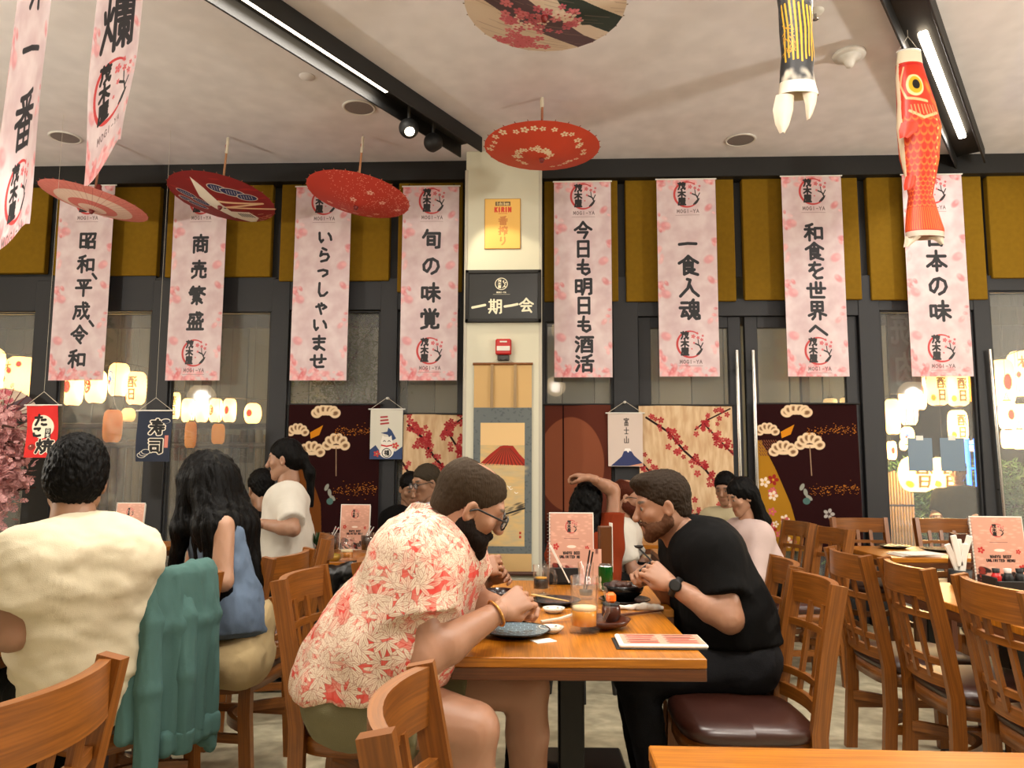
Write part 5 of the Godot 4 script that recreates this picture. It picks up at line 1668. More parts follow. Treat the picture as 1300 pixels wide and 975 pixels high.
# ------------------------------------------------------------------ paper parasols hung by their handles, koi streamers
func parasol_texture(kind: int) -> ImageTexture:
	var n := 384
	var c := n / 2.0
	var rg := RandomNumberGenerator.new()
	rg.seed = 40 + kind
	var cv: Canvas
	match kind:
		1:
			cv = Canvas.new(n, n, Color(0.86, 0.50, 0.46))
			for q in [[0.72, Color(0.92, 0.80, 0.74)], [0.45, Color(0.85, 0.46, 0.43)], [0.26, Color(0.92, 0.80, 0.74)], [0.06, Color(0.55, 0.08, 0.08)]]:
				cv.oval(c, c, c * q[0], c * q[0], 0, q[1], 0.02)
			for k in 300:
				var a := rg.randf() * TAU
				var r := c * rg.randf_range(0.76, 0.99)
				cv.oval(c + cos(a) * r, c + sin(a) * r, 4, 2, rg.randf() * 3, Color(0.92, 0.62, 0.58, 0.6), 0.5)
			for k in 36:
				var a := TAU * k / 36
				cv.stroke(PackedVector2Array([Vector2(c, c), Vector2(c + cos(a) * c, c + sin(a) * c)]), 0.7, Color(0.6, 0.25, 0.22, 0.5))
		2:
			cv = Canvas.new(n, n, Color(0.50, 0.07, 0.07))
			for k in 46:
				cv.oval(rg.randf() * n, rg.randf() * n, 26, 6, -0.3, Color(0.62, 0.12, 0.10, 0.7), 0.5)
			for k in 26:
				var p := Vector2(250 + rg.randf() * 120, 230 + rg.randf() * 110)
				cv.stroke(PackedVector2Array([p, p + Vector2(18, -8)]), 1.6, Color(0.85, 0.65, 0.5))
			for q in [[190, 84, 40], [240, 92, 46], [290, 112, 38], [70, 190, 40], [120, 214, 36], [60, 250, 30], [100, 270, 40]]:
				cv.oval(q[0], q[1], q[2], 22, 0.15, Color(0.80, 0.76, 0.70), 0.05)
				cv.oval(q[0], q[1], q[2] - 4, 18, 0.15, Color(0.13, 0.16, 0.33), 0.05)
				for k in 5: cv.stroke(PackedVector2Array([Vector2(q[0] - 22 + k * 9, q[1] - 10), Vector2(q[0] - 18 + k * 9, q[1] + 10)]), 1.0, Color(0.75, 0.72, 0.70))
			cv.stroke(PackedVector2Array([Vector2(190, 160), Vector2(340, 150), Vector2(210, 196), Vector2(380, 190)]), 6, Color(0.88, 0.74, 0.58))
			cv.poly(PackedVector2Array([Vector2(96, 60), Vector2(140, 100), Vector2(210, 190), Vector2(250, 300), Vector2(230, 330), Vector2(190, 260), Vector2(120, 170)]), Color(0.90, 0.86, 0.80))
			cv.poly(PackedVector2Array([Vector2(180, 240), Vector2(290, 230), Vector2(320, 290), Vector2(300, 370), Vector2(240, 330)]), Color(0.90, 0.86, 0.80))
			for k in 6: cv.stroke(PackedVector2Array([Vector2(250 + k * 8, 250), Vector2(262 + k * 9, 290)]), 2, Color(0.1, 0.1, 0.12))
			cv.oval(208, 206, 6, 5, 0, Color(0.05, 0.05, 0.05), 0.2)
		3:
			cv = Canvas.new(n, n, Color(0.76, 0.22, 0.16))
			for k in 620:
				var x := n * (1.0 - pow(rg.randf(), 1.5) * 0.72)
				var y := rg.randf() * n
				cv.oval(x, y, rg.randf_range(1.2, 2.6), rg.randf_range(1.5, 3.2), 0, Color(0.92, 0.62, 0.52), 0.3)
			for q in [[190, 150], [290, 180], [330, 260], [150, 330], [240, 300], [110, 300], [70, 250], [260, 110], [200, 350], [60, 340]]: blossom(cv, q[0], q[1], 13, Color(0.93, 0.72, 0.64), Color(0.8, 0.3, 0.2))
		4:
			cv = Canvas.new(n, n, Color(0.80, 0.27, 0.15))
			for k in 44:
				var t := k / 43.0
				var a := 0.3 + t * 9.2
				var r := c * (0.10 + 0.80 * pow(t, 0.75))
				var s := rg.randf_range(9, 15)
				if t > 0.42 and t < 0.5: continue
				blossom(cv, c + cos(a) * r + rg.randfn() * 6, c + sin(a) * r * -1.0 + rg.randfn() * 6, s, Color(0.93, 0.87, 0.74), Color(0.80, 0.45, 0.25), rg.randf() * 6)
			cv.oval(c, c, 7, 7, 0, Color(0.42, 0.06, 0.05), 0.2)
		_:
			cv = Canvas.new(n, n, Color(0.84, 0.78, 0.70))
			cv.poly(PackedVector2Array([Vector2(30, 60), Vector2(120, 110), Vector2(250, 230), Vector2(384, 320), Vector2(384, 384), Vector2(300, 384), Vector2(180, 270), Vector2(20, 140)]), Color(0.36, 0.28, 0.31))
			cv.poly(PackedVector2Array([Vector2(210, 120), Vector2(280, 150), Vector2(384, 240), Vector2(384, 330), Vector2(330, 300), Vector2(260, 220)]), Color(0.17, 0.22, 0.20))
			cv.poly(PackedVector2Array([Vector2(250, 240), Vector2(300, 250), Vector2(384, 330), Vector2(340, 350), Vector2(290, 300)]), Color(0.86, 0.80, 0.74))
			for k in 90:
				var p := Vector2(rg.randf() * n, rg.randf() * n)
				cv.stroke(PackedVector2Array([p, p + Vector2(60, 24)]), 0.9, Color(0.60, 0.50, 0.46, 0.5))
			for k in 60:
				var p := Vector2(90 + rg.randf() * 190, 150 + rg.randf() * 60 + (rg.randf() * 70))
				blossom(cv, p.x, p.y, rg.randf_range(9, 17), [Color(0.84, 0.48, 0.52), Color(0.90, 0.82, 0.76), Color(0.78, 0.38, 0.44)][rg.randi() % 3], Color(0.7, 0.3, 0.3), rg.randf() * 6)
			for k in 30:
				var p := Vector2(130 + rg.randfn() * 30, 330 + rg.randfn() * 22)
				blossom(cv, p.x, p.y, 15, Color(0.80, 0.40, 0.45), Color(0.7, 0.3, 0.3), rg.randf() * 6)
			cv.oval(c, c, 9, 9, 0, Color(0.72, 0.10, 0.08), 0.2)
	return cv.tex()

func parasol(kind: int, center: Vector3, R: float, depth: float, tilt: Vector3, label: String, rib_c: Color, stick: float, tassel: Color) -> void:
	var t := thing("paper_parasol", label, "parasol", center, 0, "paper parasols hung upside down from the ceiling")
	var b := Basis.from_euler(tilt)
	var n := 28
	var m := mb()
	m.soft()
	var rings := 5
	for k in rings:
		for i in n:
			var p := []
			for q in [[k, i], [k, i + 1], [k + 1, i + 1], [k + 1, i]]:
				var r: float = R * q[0] / rings
				var a: float = TAU * q[1] / n
				var y: float = -depth * (1.0 - pow(float(q[0]) / rings, 1.15))
				p.append([b * Vector3(cos(a) * r, y, sin(a) * r), Vector2(0.5 + cos(a) * r / R * 0.5, 0.5 - sin(a) * r / R * 0.5)])
			m.tri(p[0][0], p[1][0], p[2][0], p[0][1], p[1][1], p[2][1])
			m.tri(p[0][0], p[2][0], p[3][0], p[0][1], p[2][1], p[3][1])
	var pm := textured("parasol_print_%d" % kind, parasol_texture(kind), 0.7)
	pm.backlight_enabled = true
	pm.backlight = Color(0.40, 0.34, 0.30)
	var cn := part(t, "canopy", m.done(), pm)
	var rm := mat("bamboo_rib_%d" % kind, rib_c, 0.6)
	var ribm := mb().tube([Vector3(0.012, -depth + 0.006, 0), Vector3(R * 0.5, -depth * (1.0 - pow(0.5, 1.15)) + 0.006, 0), Vector3(R + 0.008, 0.006, 0)], 0.0028, 5).done()
	var stretch := mb().tube([Vector3(R * 0.55, -depth * 0.5 + 0.01, 0), Vector3(0.02, depth * 1.3, 0)], 0.002, 4).done()
	for i in n:
		var o := part(cn, "rib", ribm, rm)
		o.transform = Transform3D(b * Basis(Vector3.UP, TAU * i / n), Vector3.ZERO)
		if i % 2 == 0:
			var o2 := part(cn, "stretcher", stretch, rm)
			o2.transform = Transform3D(b * Basis(Vector3.UP, TAU * i / n), Vector3.ZERO)
	part(t, "ferrule", mb().lathe([Vector2(0, -0.03), Vector2(0.012, -0.028), Vector2(0.02, -0.005), Vector2(0.014, 0.01)], 14, b * Vector3(0, -depth, 0), b).done(), mat("ferrule_red", Color(0.40, 0.05, 0.05), 0.4))
	part(t, "runner", mb().lathe([Vector2(0.02, 0.0), Vector2(0.024, 0.015), Vector2(0.02, 0.05), Vector2(0.01, 0.055)], 12, b * Vector3(0, depth * 1.2, 0), b).done(), rm)
	var top := b * Vector3(0, stick, 0)
	top = Vector3(top.x * 0.3, top.y, top.z * 0.3)
	part(t, "stick", mb().tube([b * Vector3(0, -depth, 0), top], 0.009, 8).done(), mat("parasol_stick_%d" % kind, rib_c.lerp(Color(0.75, 0.6, 0.42), 0.6), 0.5))
	part(t, "grip", mb().tube([top.lerp(b * Vector3(0, -depth, 0), 0.22), top + Vector3(0, 0.01, 0)], 0.013, 10).done(), mat("grip_white", Color(0.80, 0.76, 0.68), 0.6))
	part(t, "tassel", mb().tube([top, top + Vector3(-0.01, -0.06, 0.01), top + Vector3(-0.012, -0.13, 0.01)], 0.006, 6, [0.4, 1.0, 0.7]).done(), mat("tassel_%d" % kind, tassel, 0.9))
	if kind < 6: part(t, "hanging_string", mb().tube([top, Vector3(top.x, CEIL - center.y, top.z)], 0.0016, 4).done(), M.string)

func koi(called: String, key: String, label: String, z: float, prof: Array, tex: Texture2D, flat: float, fin_c: Color, hang: Vector2, tails: Array) -> void:
	# prof rows: [left px, right px, y px]
	var top := atz((prof[0][0] + prof[0][1]) / 2.0, prof[0][2], z)
	var t := thing(called, label, "streamer", top)
	var m := mb()
	m.soft()
	var n := 20
	var rings := []
	var cs := []
	for q in prof:
		var a := atz(q[0], q[2], z)
		var b := atz(q[1], q[2], z)
		var c := (a + b) / 2 - top
		var r := (b.x - a.x) / 2
		cs.append([c, r])
		var row := []
		for i in n + 1:
			var an := TAU * i / n
			var wob := 1.0 + 0.05 * sin(an * 3.0 + q[2] * 0.11)
			row.append(c + Vector3(cos(an) * r * wob, 0, sin(an) * r * flat * wob))
		rings.append(row)
	for k in prof.size() - 1:
		var v0 := float(k) / (prof.size() - 1)
		var v1 := float(k + 1) / (prof.size() - 1)
		for i in n:
			var u0 := fposmod(0.5 - float(i) / n, 1.0)
			var u1 := u0 - 1.0 / n
			m.tri(rings[k][i], rings[k + 1][i + 1], rings[k][i + 1], Vector2(u0, v0), Vector2(u1, v1), Vector2(u1, v0))
			m.tri(rings[k][i], rings[k + 1][i], rings[k + 1][i + 1], Vector2(u0, v0), Vector2(u0, v1), Vector2(u1, v1))
	var km := textured(key + "_print", tex, 0.35)
	km.backlight_enabled = true
	km.backlight = Color(0.35, 0.3, 0.25)
	part(t, "body_tube", m.done(), km)
	var ringp := []
	for i in 16: ringp.append(Vector3(cos(TAU * i / 16) * cs[0][1], 0, sin(TAU * i / 16) * cs[0][1] * flat))
	part(t, "mouth_ring", mb().tube(ringp, 0.006, 6, [], true).done(), M.white)
	var hp := aty(hang.x, hang.y, CEIL) - top
	var mid := Vector3(0, minf(0.22, hp.y * 0.6), 0)
	for s in [-1, 1]:
		part(t, "bridle_string", mb().tube([Vector3(s * cs[0][1], 0, 0), mid], 0.002, 4).done(), M.string)
	part(t, "hanging_string", mb().tube([mid, Vector3(0, CEIL - top.y, 0)], 0.002, 4).done(), M.string)
	var fm := mat(key + "_fin", fin_c, 0.4)
	fm.backlight_enabled = true
	fm.backlight = Color(0.3, 0.15, 0.1)
	for q in tails:
		# [kind, polygon px...]: fin or tail lobe, a slightly cupped sheet in front of or below the tube
		var g := []
		var rows: Array = q[1]
		for k in rows.size():
			var row := []
			for c in 7:
				var u := c / 6.0
				var px := lerpf(rows[k][0], rows[k][1], u)
				var p := atz(px, rows[k][2], z + q[2]) - top
				p.z += sin(u * PI) * 0.02
				row.append(p)
			g.append(row)
		part(t, q[0], mb().sheet(g, 0.002).done(), fm if q[0] == "fin" else mat("koi_tail_cloth", Color(0.84, 0.78, 0.70), 0.5))

func parasols_and_koi() -> void:
	var zz := -6.0
	var k := zz / -5.2
	parasol(1, atz(120, 256, zz), 0.415, 0.08, Vector3(-0.06, 0, -0.19), "pink parasol with pale rings hung in front of the first banner", Color(0.50, 0.12, 0.10), 0.5, Color(0.6, 0.1, 0.1))
	parasol(2, atz(282, 251, zz), 0.425, 0.08, Vector3(-0.11, 0.3, -0.15), "dark red parasol painted with a white crane and blue clouds", Color(0.55, 0.3, 0.2), 0.52, Color(0.6, 0.06, 0.06))
	parasol(3, atz(455, 248, zz), 0.42, 0.10, Vector3(-0.11, 0, -0.14), "plain red parasol with white speckles over one half", Color(0.72, 0.4, 0.28), 0.5, Color(0.6, 0.06, 0.06))
	parasol(4, atz(688, 187, -5.45), 0.425, 0.09, Vector3(-0.02, 0, -0.02), "orange red parasol with a swirl of white blossoms before the pillar", Color(0.48, 0.10, 0.07), 0.42, Color(0.8, 0.75, 0.65))
	parasol(5, atz(692, 6, -3.75), 0.42, 0.07, Vector3(-0.04, 0, -0.03), "cream parasol with dark bands and pink flowers cut by the top", Color(0.50, 0.42, 0.34), 0.30, Color(0.7, 0.6, 0.5))
	# orange koi
	var cv := Canvas.new(256, 512, Color(0.80, 0.20, 0.10))
	var rg := RandomNumberGenerator.new()
	rg.seed = 77
	for y in range(190, 400, 14):
		for x in range(0, 256, 14):
			var ox := 7 if (y / 14) % 2 else 0
			cv.oval(x + ox, y, 7.5, 8.5, 0, Color(0.90, 0.42, 0.16), 0.2)
			cv.oval(x + ox, y - 3, 6, 7, 0, Color(0.76, 0.17, 0.09), 0.3)
	for kx in 30:
		cv.oval(90 + rg.randf() * 40, 110 + rg.randf() * 160, 8, 14, 0, Color(0.93, 0.55, 0.18, 0.6), 0.6)
	cv.rect(0, 0, 256, 46, Color(0.90, 0.86, 0.76))
	cv.poly(PackedVector2Array([Vector2(0, 40), Vector2(14, 40), Vector2(22, 200), Vector2(14, 330), Vector2(0, 330)]), Color(0.88, 0.80, 0.68))
	cv.stroke(PackedVector2Array([Vector2(16, 58), Vector2(70, 54), Vector2(128, 60)]), 3, Color(0.78, 0.10, 0.12))
	cv.stroke(PackedVector2Array([Vector2(34, 66), Vector2(20, 120), Vector2(36, 148), Vector2(80, 156)]), 3, Color(0.93, 0.72, 0.52))
	cv.stroke(PackedVector2Array([Vector2(40, 176), Vector2(66, 192), Vector2(100, 180)]), 3, Color(0.93, 0.72, 0.52))
	for kx in 8: cv.stroke(PackedVector2Array([Vector2(44 + kx * 7, 164), Vector2(46 + kx * 7, 184)]), 1.2, Color(0.93, 0.6, 0.4))
	cv.oval(58, 122, 22, 24, 0, Color(0.93, 0.84, 0.62), 0.06)
	cv.oval(60, 122, 16, 18, 0, Color(0.86, 0.66, 0.12), 0.06)
	cv.oval(62, 121, 9, 10, 0, Color(0.07, 0.06, 0.05), 0.08)
	for y in range(196, 380, 16): cv.oval(92 + (y - 196) * 0.05, y, 3, 3, 0, Color(0.93, 0.80, 0.5), 0.3)
	for kx in 26: cv.stroke(PackedVector2Array([Vector2(kx * 5, 396), Vector2(kx * 5.2, 470)]), 1.1, Color(0.92, 0.45, 0.15))
	cv.rect(0, 478, 256, 34, Color(0.80, 0.74, 0.68))
	koi("koi_streamer", "orange_koi", "orange red koi streamer hanging beside the right light strip", -4.6, [[1139, 1168, 66], [1138, 1172, 84], [1138, 1177, 100], [1138, 1187, 132], [1139, 1195, 162], [1143, 1193, 200], [1149, 1187, 228], [1153, 1184, 248], [1151, 1192, 272], [1148, 1197, 292], [1150, 1198, 302]], cv.tex(), 0.5, Color(0.82, 0.22, 0.12), Vector2(1153, 32), [["fin", [[1144, 1166, 156], [1141, 1164, 166], [1142, 1152, 176]], 0.10], ["fin", [[1150, 1163, 224], [1147, 1162, 236], [1148, 1154, 242]], 0.10], ["tail_lobe", [[1149, 1170, 300], [1148, 1160, 308], [1147, 1152, 314]], 0.0], ["tail_lobe", [[1178, 1198, 301], [1189, 1198, 307], [1194, 1198, 311]], 0.0]])
	cv = Canvas.new(256, 512, Color(0.17, 0.17, 0.18))
	for y in range(120, 300, 16):
		for x in range(0, 256, 16): cv.oval(x + (8 if (y / 16) % 2 else 0), y, 8, 9, 0, Color(0.24, 0.24, 0.25), 0.3)
	for kx in 10:
		var x := 22 + kx * 11
		cv.stroke(PackedVector2Array([Vector2(x, 180 + rg.randf() * 30), Vector2(x + 4, 330 + rg.randf() * 40)]), 2.6, Color(0.86, 0.66, 0.16))
	for kx in 40:
		var p := Vector2(16 + rg.randf() * 36, 250 + rg.randf() * 80)
		cv.stroke(PackedVector2Array([p, p + Vector2(rg.randfn(), rg.randfn()) * 9]), 1.2, Color(0.75, 0.55, 0.18))
	for kx in 5: cv.stroke(PackedVector2Array([Vector2(20 + kx * 24, 150), Vector2(44 + kx * 20, 120)]), 2.0, Color(0.85, 0.83, 0.78))
	cv.rect(0, 440, 256, 72, Color(0.86, 0.82, 0.74))
	for kx in 60: cv.oval(rg.randf() * 256, 400 + rg.randf() * 44, 10, 22, 0, Color(0.86, 0.82, 0.74, 0.5), 0.7)
	koi("koi_streamer", "black_koi", "black koi streamer with gold stripes and a pale split tail", -3.6, [[993, 1025, -75], [988, 1032, -50], [985, 1033, -20], [987, 1031, 10], [990, 1032, 40], [991, 1033, 70], [991, 1033, 90], [990, 1035, 108], [987, 1038, 122]], cv.tex(), 0.55, Color(0.3, 0.3, 0.3), Vector2(1009, -110), [["tail_lobe", [[985, 1008, 121], [981, 1007, 140], [984, 1002, 158], [990, 996, 170]], 0.02], ["tail_lobe", [[1018, 1038, 118], [1022, 1036, 132], [1023, 1031, 146], [1024, 1027, 153]], 0.02]])

# ------------------------------------------------------------------ chairs and tables
var chair_src: Node3D
func arc(w: float, y: float, z: float, bow: float, n := 8) -> Array:
	var p := []
	for i in n + 1:
		var u := -1.0 + 2.0 * i / n
		p.append(Vector3(u * w, y, z - bow * (1.0 - u * u)))
	return p
func back_z(y: float) -> float:
	return -0.20 - 0.085 * (y - 0.44) / 0.48

func make_chair() -> Node3D:
	# front is +z, origin on the floor under the seat
	var t := Node3D.new()
	t.name = "dining_chair"
	t.set_meta("category", "chair")
	var wood: Material = M.wood
	for s in [-1.0, 1.0]:
		part(t, "back_post", mb().bar([Vector3(s * 0.195, 0, -0.225), Vector3(s * 0.195, 0.30, -0.205), Vector3(s * 0.195, 0.46, -0.205), Vector3(s * 0.195, 0.70, back_z(0.70) + 0.004), Vector3(s * 0.197, 0.925, back_z(0.925))], 0.052, 0.03, Vector3(1, 0, 0)).done(), wood)
	for s in [-1.0, 1.0]:
		part(t, "leg", mb().bar([Vector3(s * 0.185, 0, 0.20), Vector3(s * 0.185, 0.42, 0.185)], 0.04, 0.036, Vector3(1, 0, 0)).done(), wood)
	part(t, "top_rail", mb().bar(arc(0.188, 0.868, back_z(0.87), 0.045, 10), 0.024, 0.108).done(), wood)
	part(t, "back_rail", mb().bar(arc(0.185, 0.745, back_z(0.745), 0.042), 0.018, 0.024).done(), wood)
	part(t, "back_rail", mb().bar(arc(0.185, 0.575, back_z(0.575), 0.038), 0.018, 0.024).done(), wood)
	part(t, "bottom_rail", mb().bar(arc(0.185, 0.505, back_z(0.505), 0.035), 0.02, 0.045).done(), wood)
	for u in [-0.5, 0.0, 0.5]:
		var zf := func(y: float): return back_z(y) - 0.042 * (1.0 - u * u)
		part(t, "slat", mb().bar([Vector3(u * 0.185, 0.51, zf.call(0.51)), Vector3(u * 0.185, 0.66, zf.call(0.66)), Vector3(u * 0.185, 0.83, zf.call(0.83))], 0.014, 0.026, Vector3(1, 0, 0)).done(), wood)
	# seat frame and round cornered vinyl cushion
	var fr := []
	for i in 28:
		var a := TAU * i / 28
		var p := Vector2(signf(cos(a)) * pow(absf(cos(a)), 0.5) * 0.205, signf(sin(a)) * pow(absf(sin(a)), 0.55) * 0.205)
		fr.append(Vector3(p.x, 0.405, p.y - 0.005))
	part(t, "seat_frame", mb().sweep(fr, [Vector2(-0.011, -0.03), Vector2(0.011, -0.03), Vector2(0.011, 0.03), Vector2(-0.011, 0.03)], Vector3.UP, [], true).done(), wood)
	var m := mb()
	m.soft()
	var prof := [Vector2(0.0, 0.425), Vector2(0.97, 0.425), Vector2(1.03, 0.438), Vector2(1.05, 0.455), Vector2(1.03, 0.470), Vector2(0.95, 0.482), Vector2(0.75, 0.490), Vector2(0.4, 0.494), Vector2(0.0, 0.496)]
	var n := 28
	for k in prof.size() - 1:
		for i in n:
			var p := []
			for q in [[k, i], [k, i + 1], [k + 1, i + 1], [k + 1, i]]:
				var a: float = TAU * q[1] / n
				var r: float = prof[q[0]].x
				var ex := lerpf(1.0, 0.5, r)
				p.append(Vector3(signf(cos(a)) * pow(absf(cos(a)), ex) * 0.215 * r, prof[q[0]].y, signf(sin(a)) * pow(absf(sin(a)), ex) * 0.212 * r + 0.0))
			m.tri(p[0], p[2], p[1])
			m.tri(p[0], p[3], p[2])
	part(t, "seat_cushion", m.done(), M.vinyl)
	# curved stretcher between the rear legs, and side stretchers
	part(t, "stretcher", mb().bar(arc(0.185, 0.24, -0.205, -0.16, 12), 0.022, 0.04).done(), wood)
	for s in [-1.0, 1.0]:
		part(t, "stretcher", mb().bar([Vector3(s * 0.19, 0.20, -0.20), Vector3(s * 0.186, 0.20, 0.185)], 0.022, 0.034).done(), wood)
	return t

func chair(bx0: Vector3, bx1: Vector3, label: String, wood: Material = null) -> Node3D:
	# bx0, bx1: tops of the two back posts; the seat lies to the left of the way from bx0 to bx1
	var mid := (bx0 + bx1) / 2
	var d := (bx1 - bx0)
	d.y = 0
	d = d.normalized()
	var f := Vector3(d.z, 0, -d.x)
	var yaw := atan2(f.x, f.z)
	var o := mid + f * 0.285
	return chair_at(o.x, o.z, yaw, label, wood)
func chair_at(x: float, z: float, yaw: float, label: String, wood: Material = null) -> Node3D:
	var c: Node3D = chair_src.duplicate()
	c.name = numbered("dining_chair")
	add_child(c)
	c.position = Vector3(x, 0, z)
	c.rotation.y = yaw
	meta(c, label, "chair", "wooden dining chairs")
	if wood:
		for p in c.get_children():
			if p.material_override == M.wood: p.material_override = wood
	return c

func table(x: float, z: float, yaw: float, w: float, d: float, label: String) -> Node3D:
	var t := thing("dining_table", label, "table", Vector3(x, 0, z), yaw, "wooden dining tables")
	part(t, "tabletop", mb().box(Vector3(0, 0.735, 0), Vector3(w, 0.03, d), Basis(), 0.003).done(), M.wood_table)
	for s in [-1.0, 1.0]:
		part(t, "apron", mb().box(Vector3(0, 0.702, s * (d / 2 - 0.012)), Vector3(w - 0.002, 0.036, 0.02), Basis(), 0.002).done(), M.wood_edge)
		part(t, "apron", mb().box(Vector3(s * (w / 2 - 0.012), 0.702, 0), Vector3(0.02, 0.036, d - 0.046), Basis(), 0.002).done(), M.wood_edge)
	part(t, "column", mb().box(Vector3(0, 0.36, 0), Vector3(0.085, 0.66, 0.085), Basis(), 0.006).done(), M.black_metal)
	part(t, "base_plate", mb().box(Vector3(0, 0.012, 0), Vector3(0.46, 0.024, 0.46), Basis(), 0.008).done(), M.black_metal)
	part(t, "top_bracket", mb().box(Vector3(0, 0.70, 0), Vector3(0.36, 0.03, 0.36)).done(), M.black_metal)
	return t

func at92(px: float, py: float) -> Vector3: return aty(px, py, 0.925)

func furniture() -> void:
	chair_src = make_chair()
	# main table: two square tables pushed together
	table(0.085, -2.70, 0.03, 0.745, 0.765, "near half of the long table, with the beer mug and menu booklet")
	table(0.118, -3.475, 0.03, 0.745, 0.765, "far half of the long table, with the menu stand and drinks can")
	table(0.62, -1.24, 0.0, 0.83, 0.75, "empty table top with only its far edge showing below the black shirted man's chair")
	# chairs round the main table
	chair(Vector3(-0.86, 0, -2.98), Vector3(-0.885, 0, -2.56), "wooden chair the man in the leaf print shirt sits on")
	chair_at(0.70, -3.29, -PI / 2 - 0.10, "wooden chair the man in the black polo sits on")
	chair_at(0.655, -2.77, -PI / 2 + 0.02, "empty wooden chair pulled up beside the black polo man's chair")
	chair_at(0.045, -1.325, PI / 2, "empty wooden chair facing the bare table in the foreground")
	chair_at(-1.16, -1.37, -PI / 2 - 0.08, "empty wooden chair with a broad curved top rail beside the cardigan chair")
	# left table group
	table(-2.03, -2.55, 0.0, 0.75, 0.75, "table where the man in the white tee rests his arm")
	table(-2.03, -3.32, 0.0, 0.75, 0.75, "table with the leaning menu in front of the long haired woman")
	chair_at(-1.535, -2.74, atan2(-0.90, -0.43), "wooden chair with the teal cardigan hung over its back")
	chair_at(-1.40, -3.42, -PI / 2 - 0.12, "wooden chair the long haired woman sits on")
	chair_at(-1.47, -4.12, -PI / 2 + 0.3, "wooden chair behind the long haired woman's chair, next to the waitress")
	# tables at the back left
	table(-1.17, -4.90, 0.0, 0.6, 0.8, "table laden with dishes and a small plant beside the waitress")
	chair_at(-0.80, -4.34, PI + 0.5, "wooden chair tucked under the laden table, its back half hidden")
	table(-3.0, -5.25, 0.0, 0.8, 0.8, "table with the menu stand beyond the man in the white tee")
	chair_at(-2.55, -4.72, PI, "wooden chair with a broad rail between the white tee man and the long haired woman", M.wood_dark)
	chair_at(-3.15, -4.60, PI, "wooden chair close to the white tee man's shoulder", M.wood_dark)
	chair_at(-4.3, -5.75, PI / 2, "wooden chair near the cherry tree at the far left")
	# back right
	table(0.95, -5.95, 0.0, 0.5, 0.6, "small table of the red bearded man")
	table(0.93, -5.10, 0.0, 0.42, 0.6, "table in front of the woman in the white shirt")
	chair_at(1.53, -5.62, -PI / 2 + 0.15, "empty wooden chair, farther of two by the kimono screen")
	chair_at(1.56, -5.02, -PI / 2 + 0.12, "wooden chair of the pale shirted woman, nearer of two by the kimono screen")
	# right hand table group
	table(2.04, -3.55, 0.0, 0.75, 0.75, "dark table on the right holding the menu and napkin cup")
	table(2.04, -2.77, 0.0, 0.75, 0.75, "table on the right hidden by the row of three chairs")
	chair_at(1.665, -3.66, PI / 2 + 0.02, "wooden chair at the right table, farthest of the row of three")
	chair_at(1.73, -3.22, PI / 2 - 0.02, "wooden chair at the right table, middle of the row of three")
	chair_at(1.775, -2.70, PI / 2, "wooden chair at the right table, last of the row of three")
	# tables by the window on the right
	table(2.55, -5.35, 0.0, 0.85, 0.75, "table with stacked plates and papers by the right windows")
	table(3.5, -5.35, 0.0, 0.8, 0.75, "table beyond the standing menu by the right windows")
	var c4 := (at92(1057, 657) + at92(1120, 657)) / 2
	chair_at(c4.x, c4.z + 0.30, 0.0, "wooden chair with its back to the maroon screen by the right windows")
	chair_at(c4.x + 0.63, c4.z + 0.30, 0.0, "wooden chair with its back to the bamboo screen by the right windows")
	chair_at(2.60, -4.99, PI, "wooden chair with its back to the row of three, behind the napkin cup", M.wood_dark)
	chair_at(3.62, -4.95, PI, "wooden chair whose back shows right of the standing menu", M.wood_dark)
	chair_at(2.42, -4.15, PI / 2 * -1.0, "wooden chair on the far side of the right table")
	cherry_tree()

func cherry_tree() -> void:
	var o := atz(8, 640, -6.1)
	var t := thing("cherry_tree", "artificial cherry tree with pink blossom at the left edge by the takoyaki flag", "tree", Vector3(o.x, 0, -6.1))
	var bark := mat("cherry_bark", Color(0.25, 0.15, 0.11), 0.9)
	part(t, "trunk", mb().tube([Vector3(-0.2, 0, 0), Vector3(-0.18, 0.7, 0), Vector3(-0.1, 1.2, 0), Vector3(-0.15, 1.7, 0)], 0.05, 8, [1.2, 1, 0.8, 0.5]).done(), bark)
	part(t, "pot", mb().lathe([Vector2(0, 0), Vector2(0.2, 0), Vector2(0.25, 0.35), Vector2(0.22, 0.35), Vector2(0.2, 0.3), Vector2(0, 0.3)], 20, Vector3(-0.2, 0, 0)).done(), M.black)
	for k in 5:
		part(t, "branch", mb().tube([Vector3(-0.15, 1.0 + k * 0.13, 0), Vector3(0.0, 1.1 + k * 0.13, 0.05 * (k - 2)), Vector3(0.13, 1.12 + k * 0.12, 0.08 * (k - 2))], 0.014, 6, [1, 0.8, 0.5]).done(), bark)
	var m := mb()
	m.flat()
	for k in 5:
		var a := TAU * k / 5
		m.tri(Vector3.ZERO, Vector3(cos(a - 0.5), sin(a - 0.5), 0.25) * 0.028, Vector3(cos(a + 0.5), sin(a + 0.5), 0.25) * 0.028)
	foliage(t, "blossoms", 2600, 12, m.done(), mat("cherry_petal", Color(0.88, 0.66, 0.66), 0.7), func(r: RandomNumberGenerator):
		var v := Vector3(r.randfn() * 0.7, r.randfn() * 1.3, r.randfn() * 0.7) * 0.14
		return Vector3(-0.12, 1.32, 0) + v, 0.7, 1.4)
	parasol(6, atz(2, 528, -6.35), 0.27, 0.06, Vector3(1.1, 0, -0.5), "dusky pink parasol leaning behind the cherry blossom", Color(0.5, 0.25, 0.25), 0.3, Color(0.6, 0.3, 0.3))

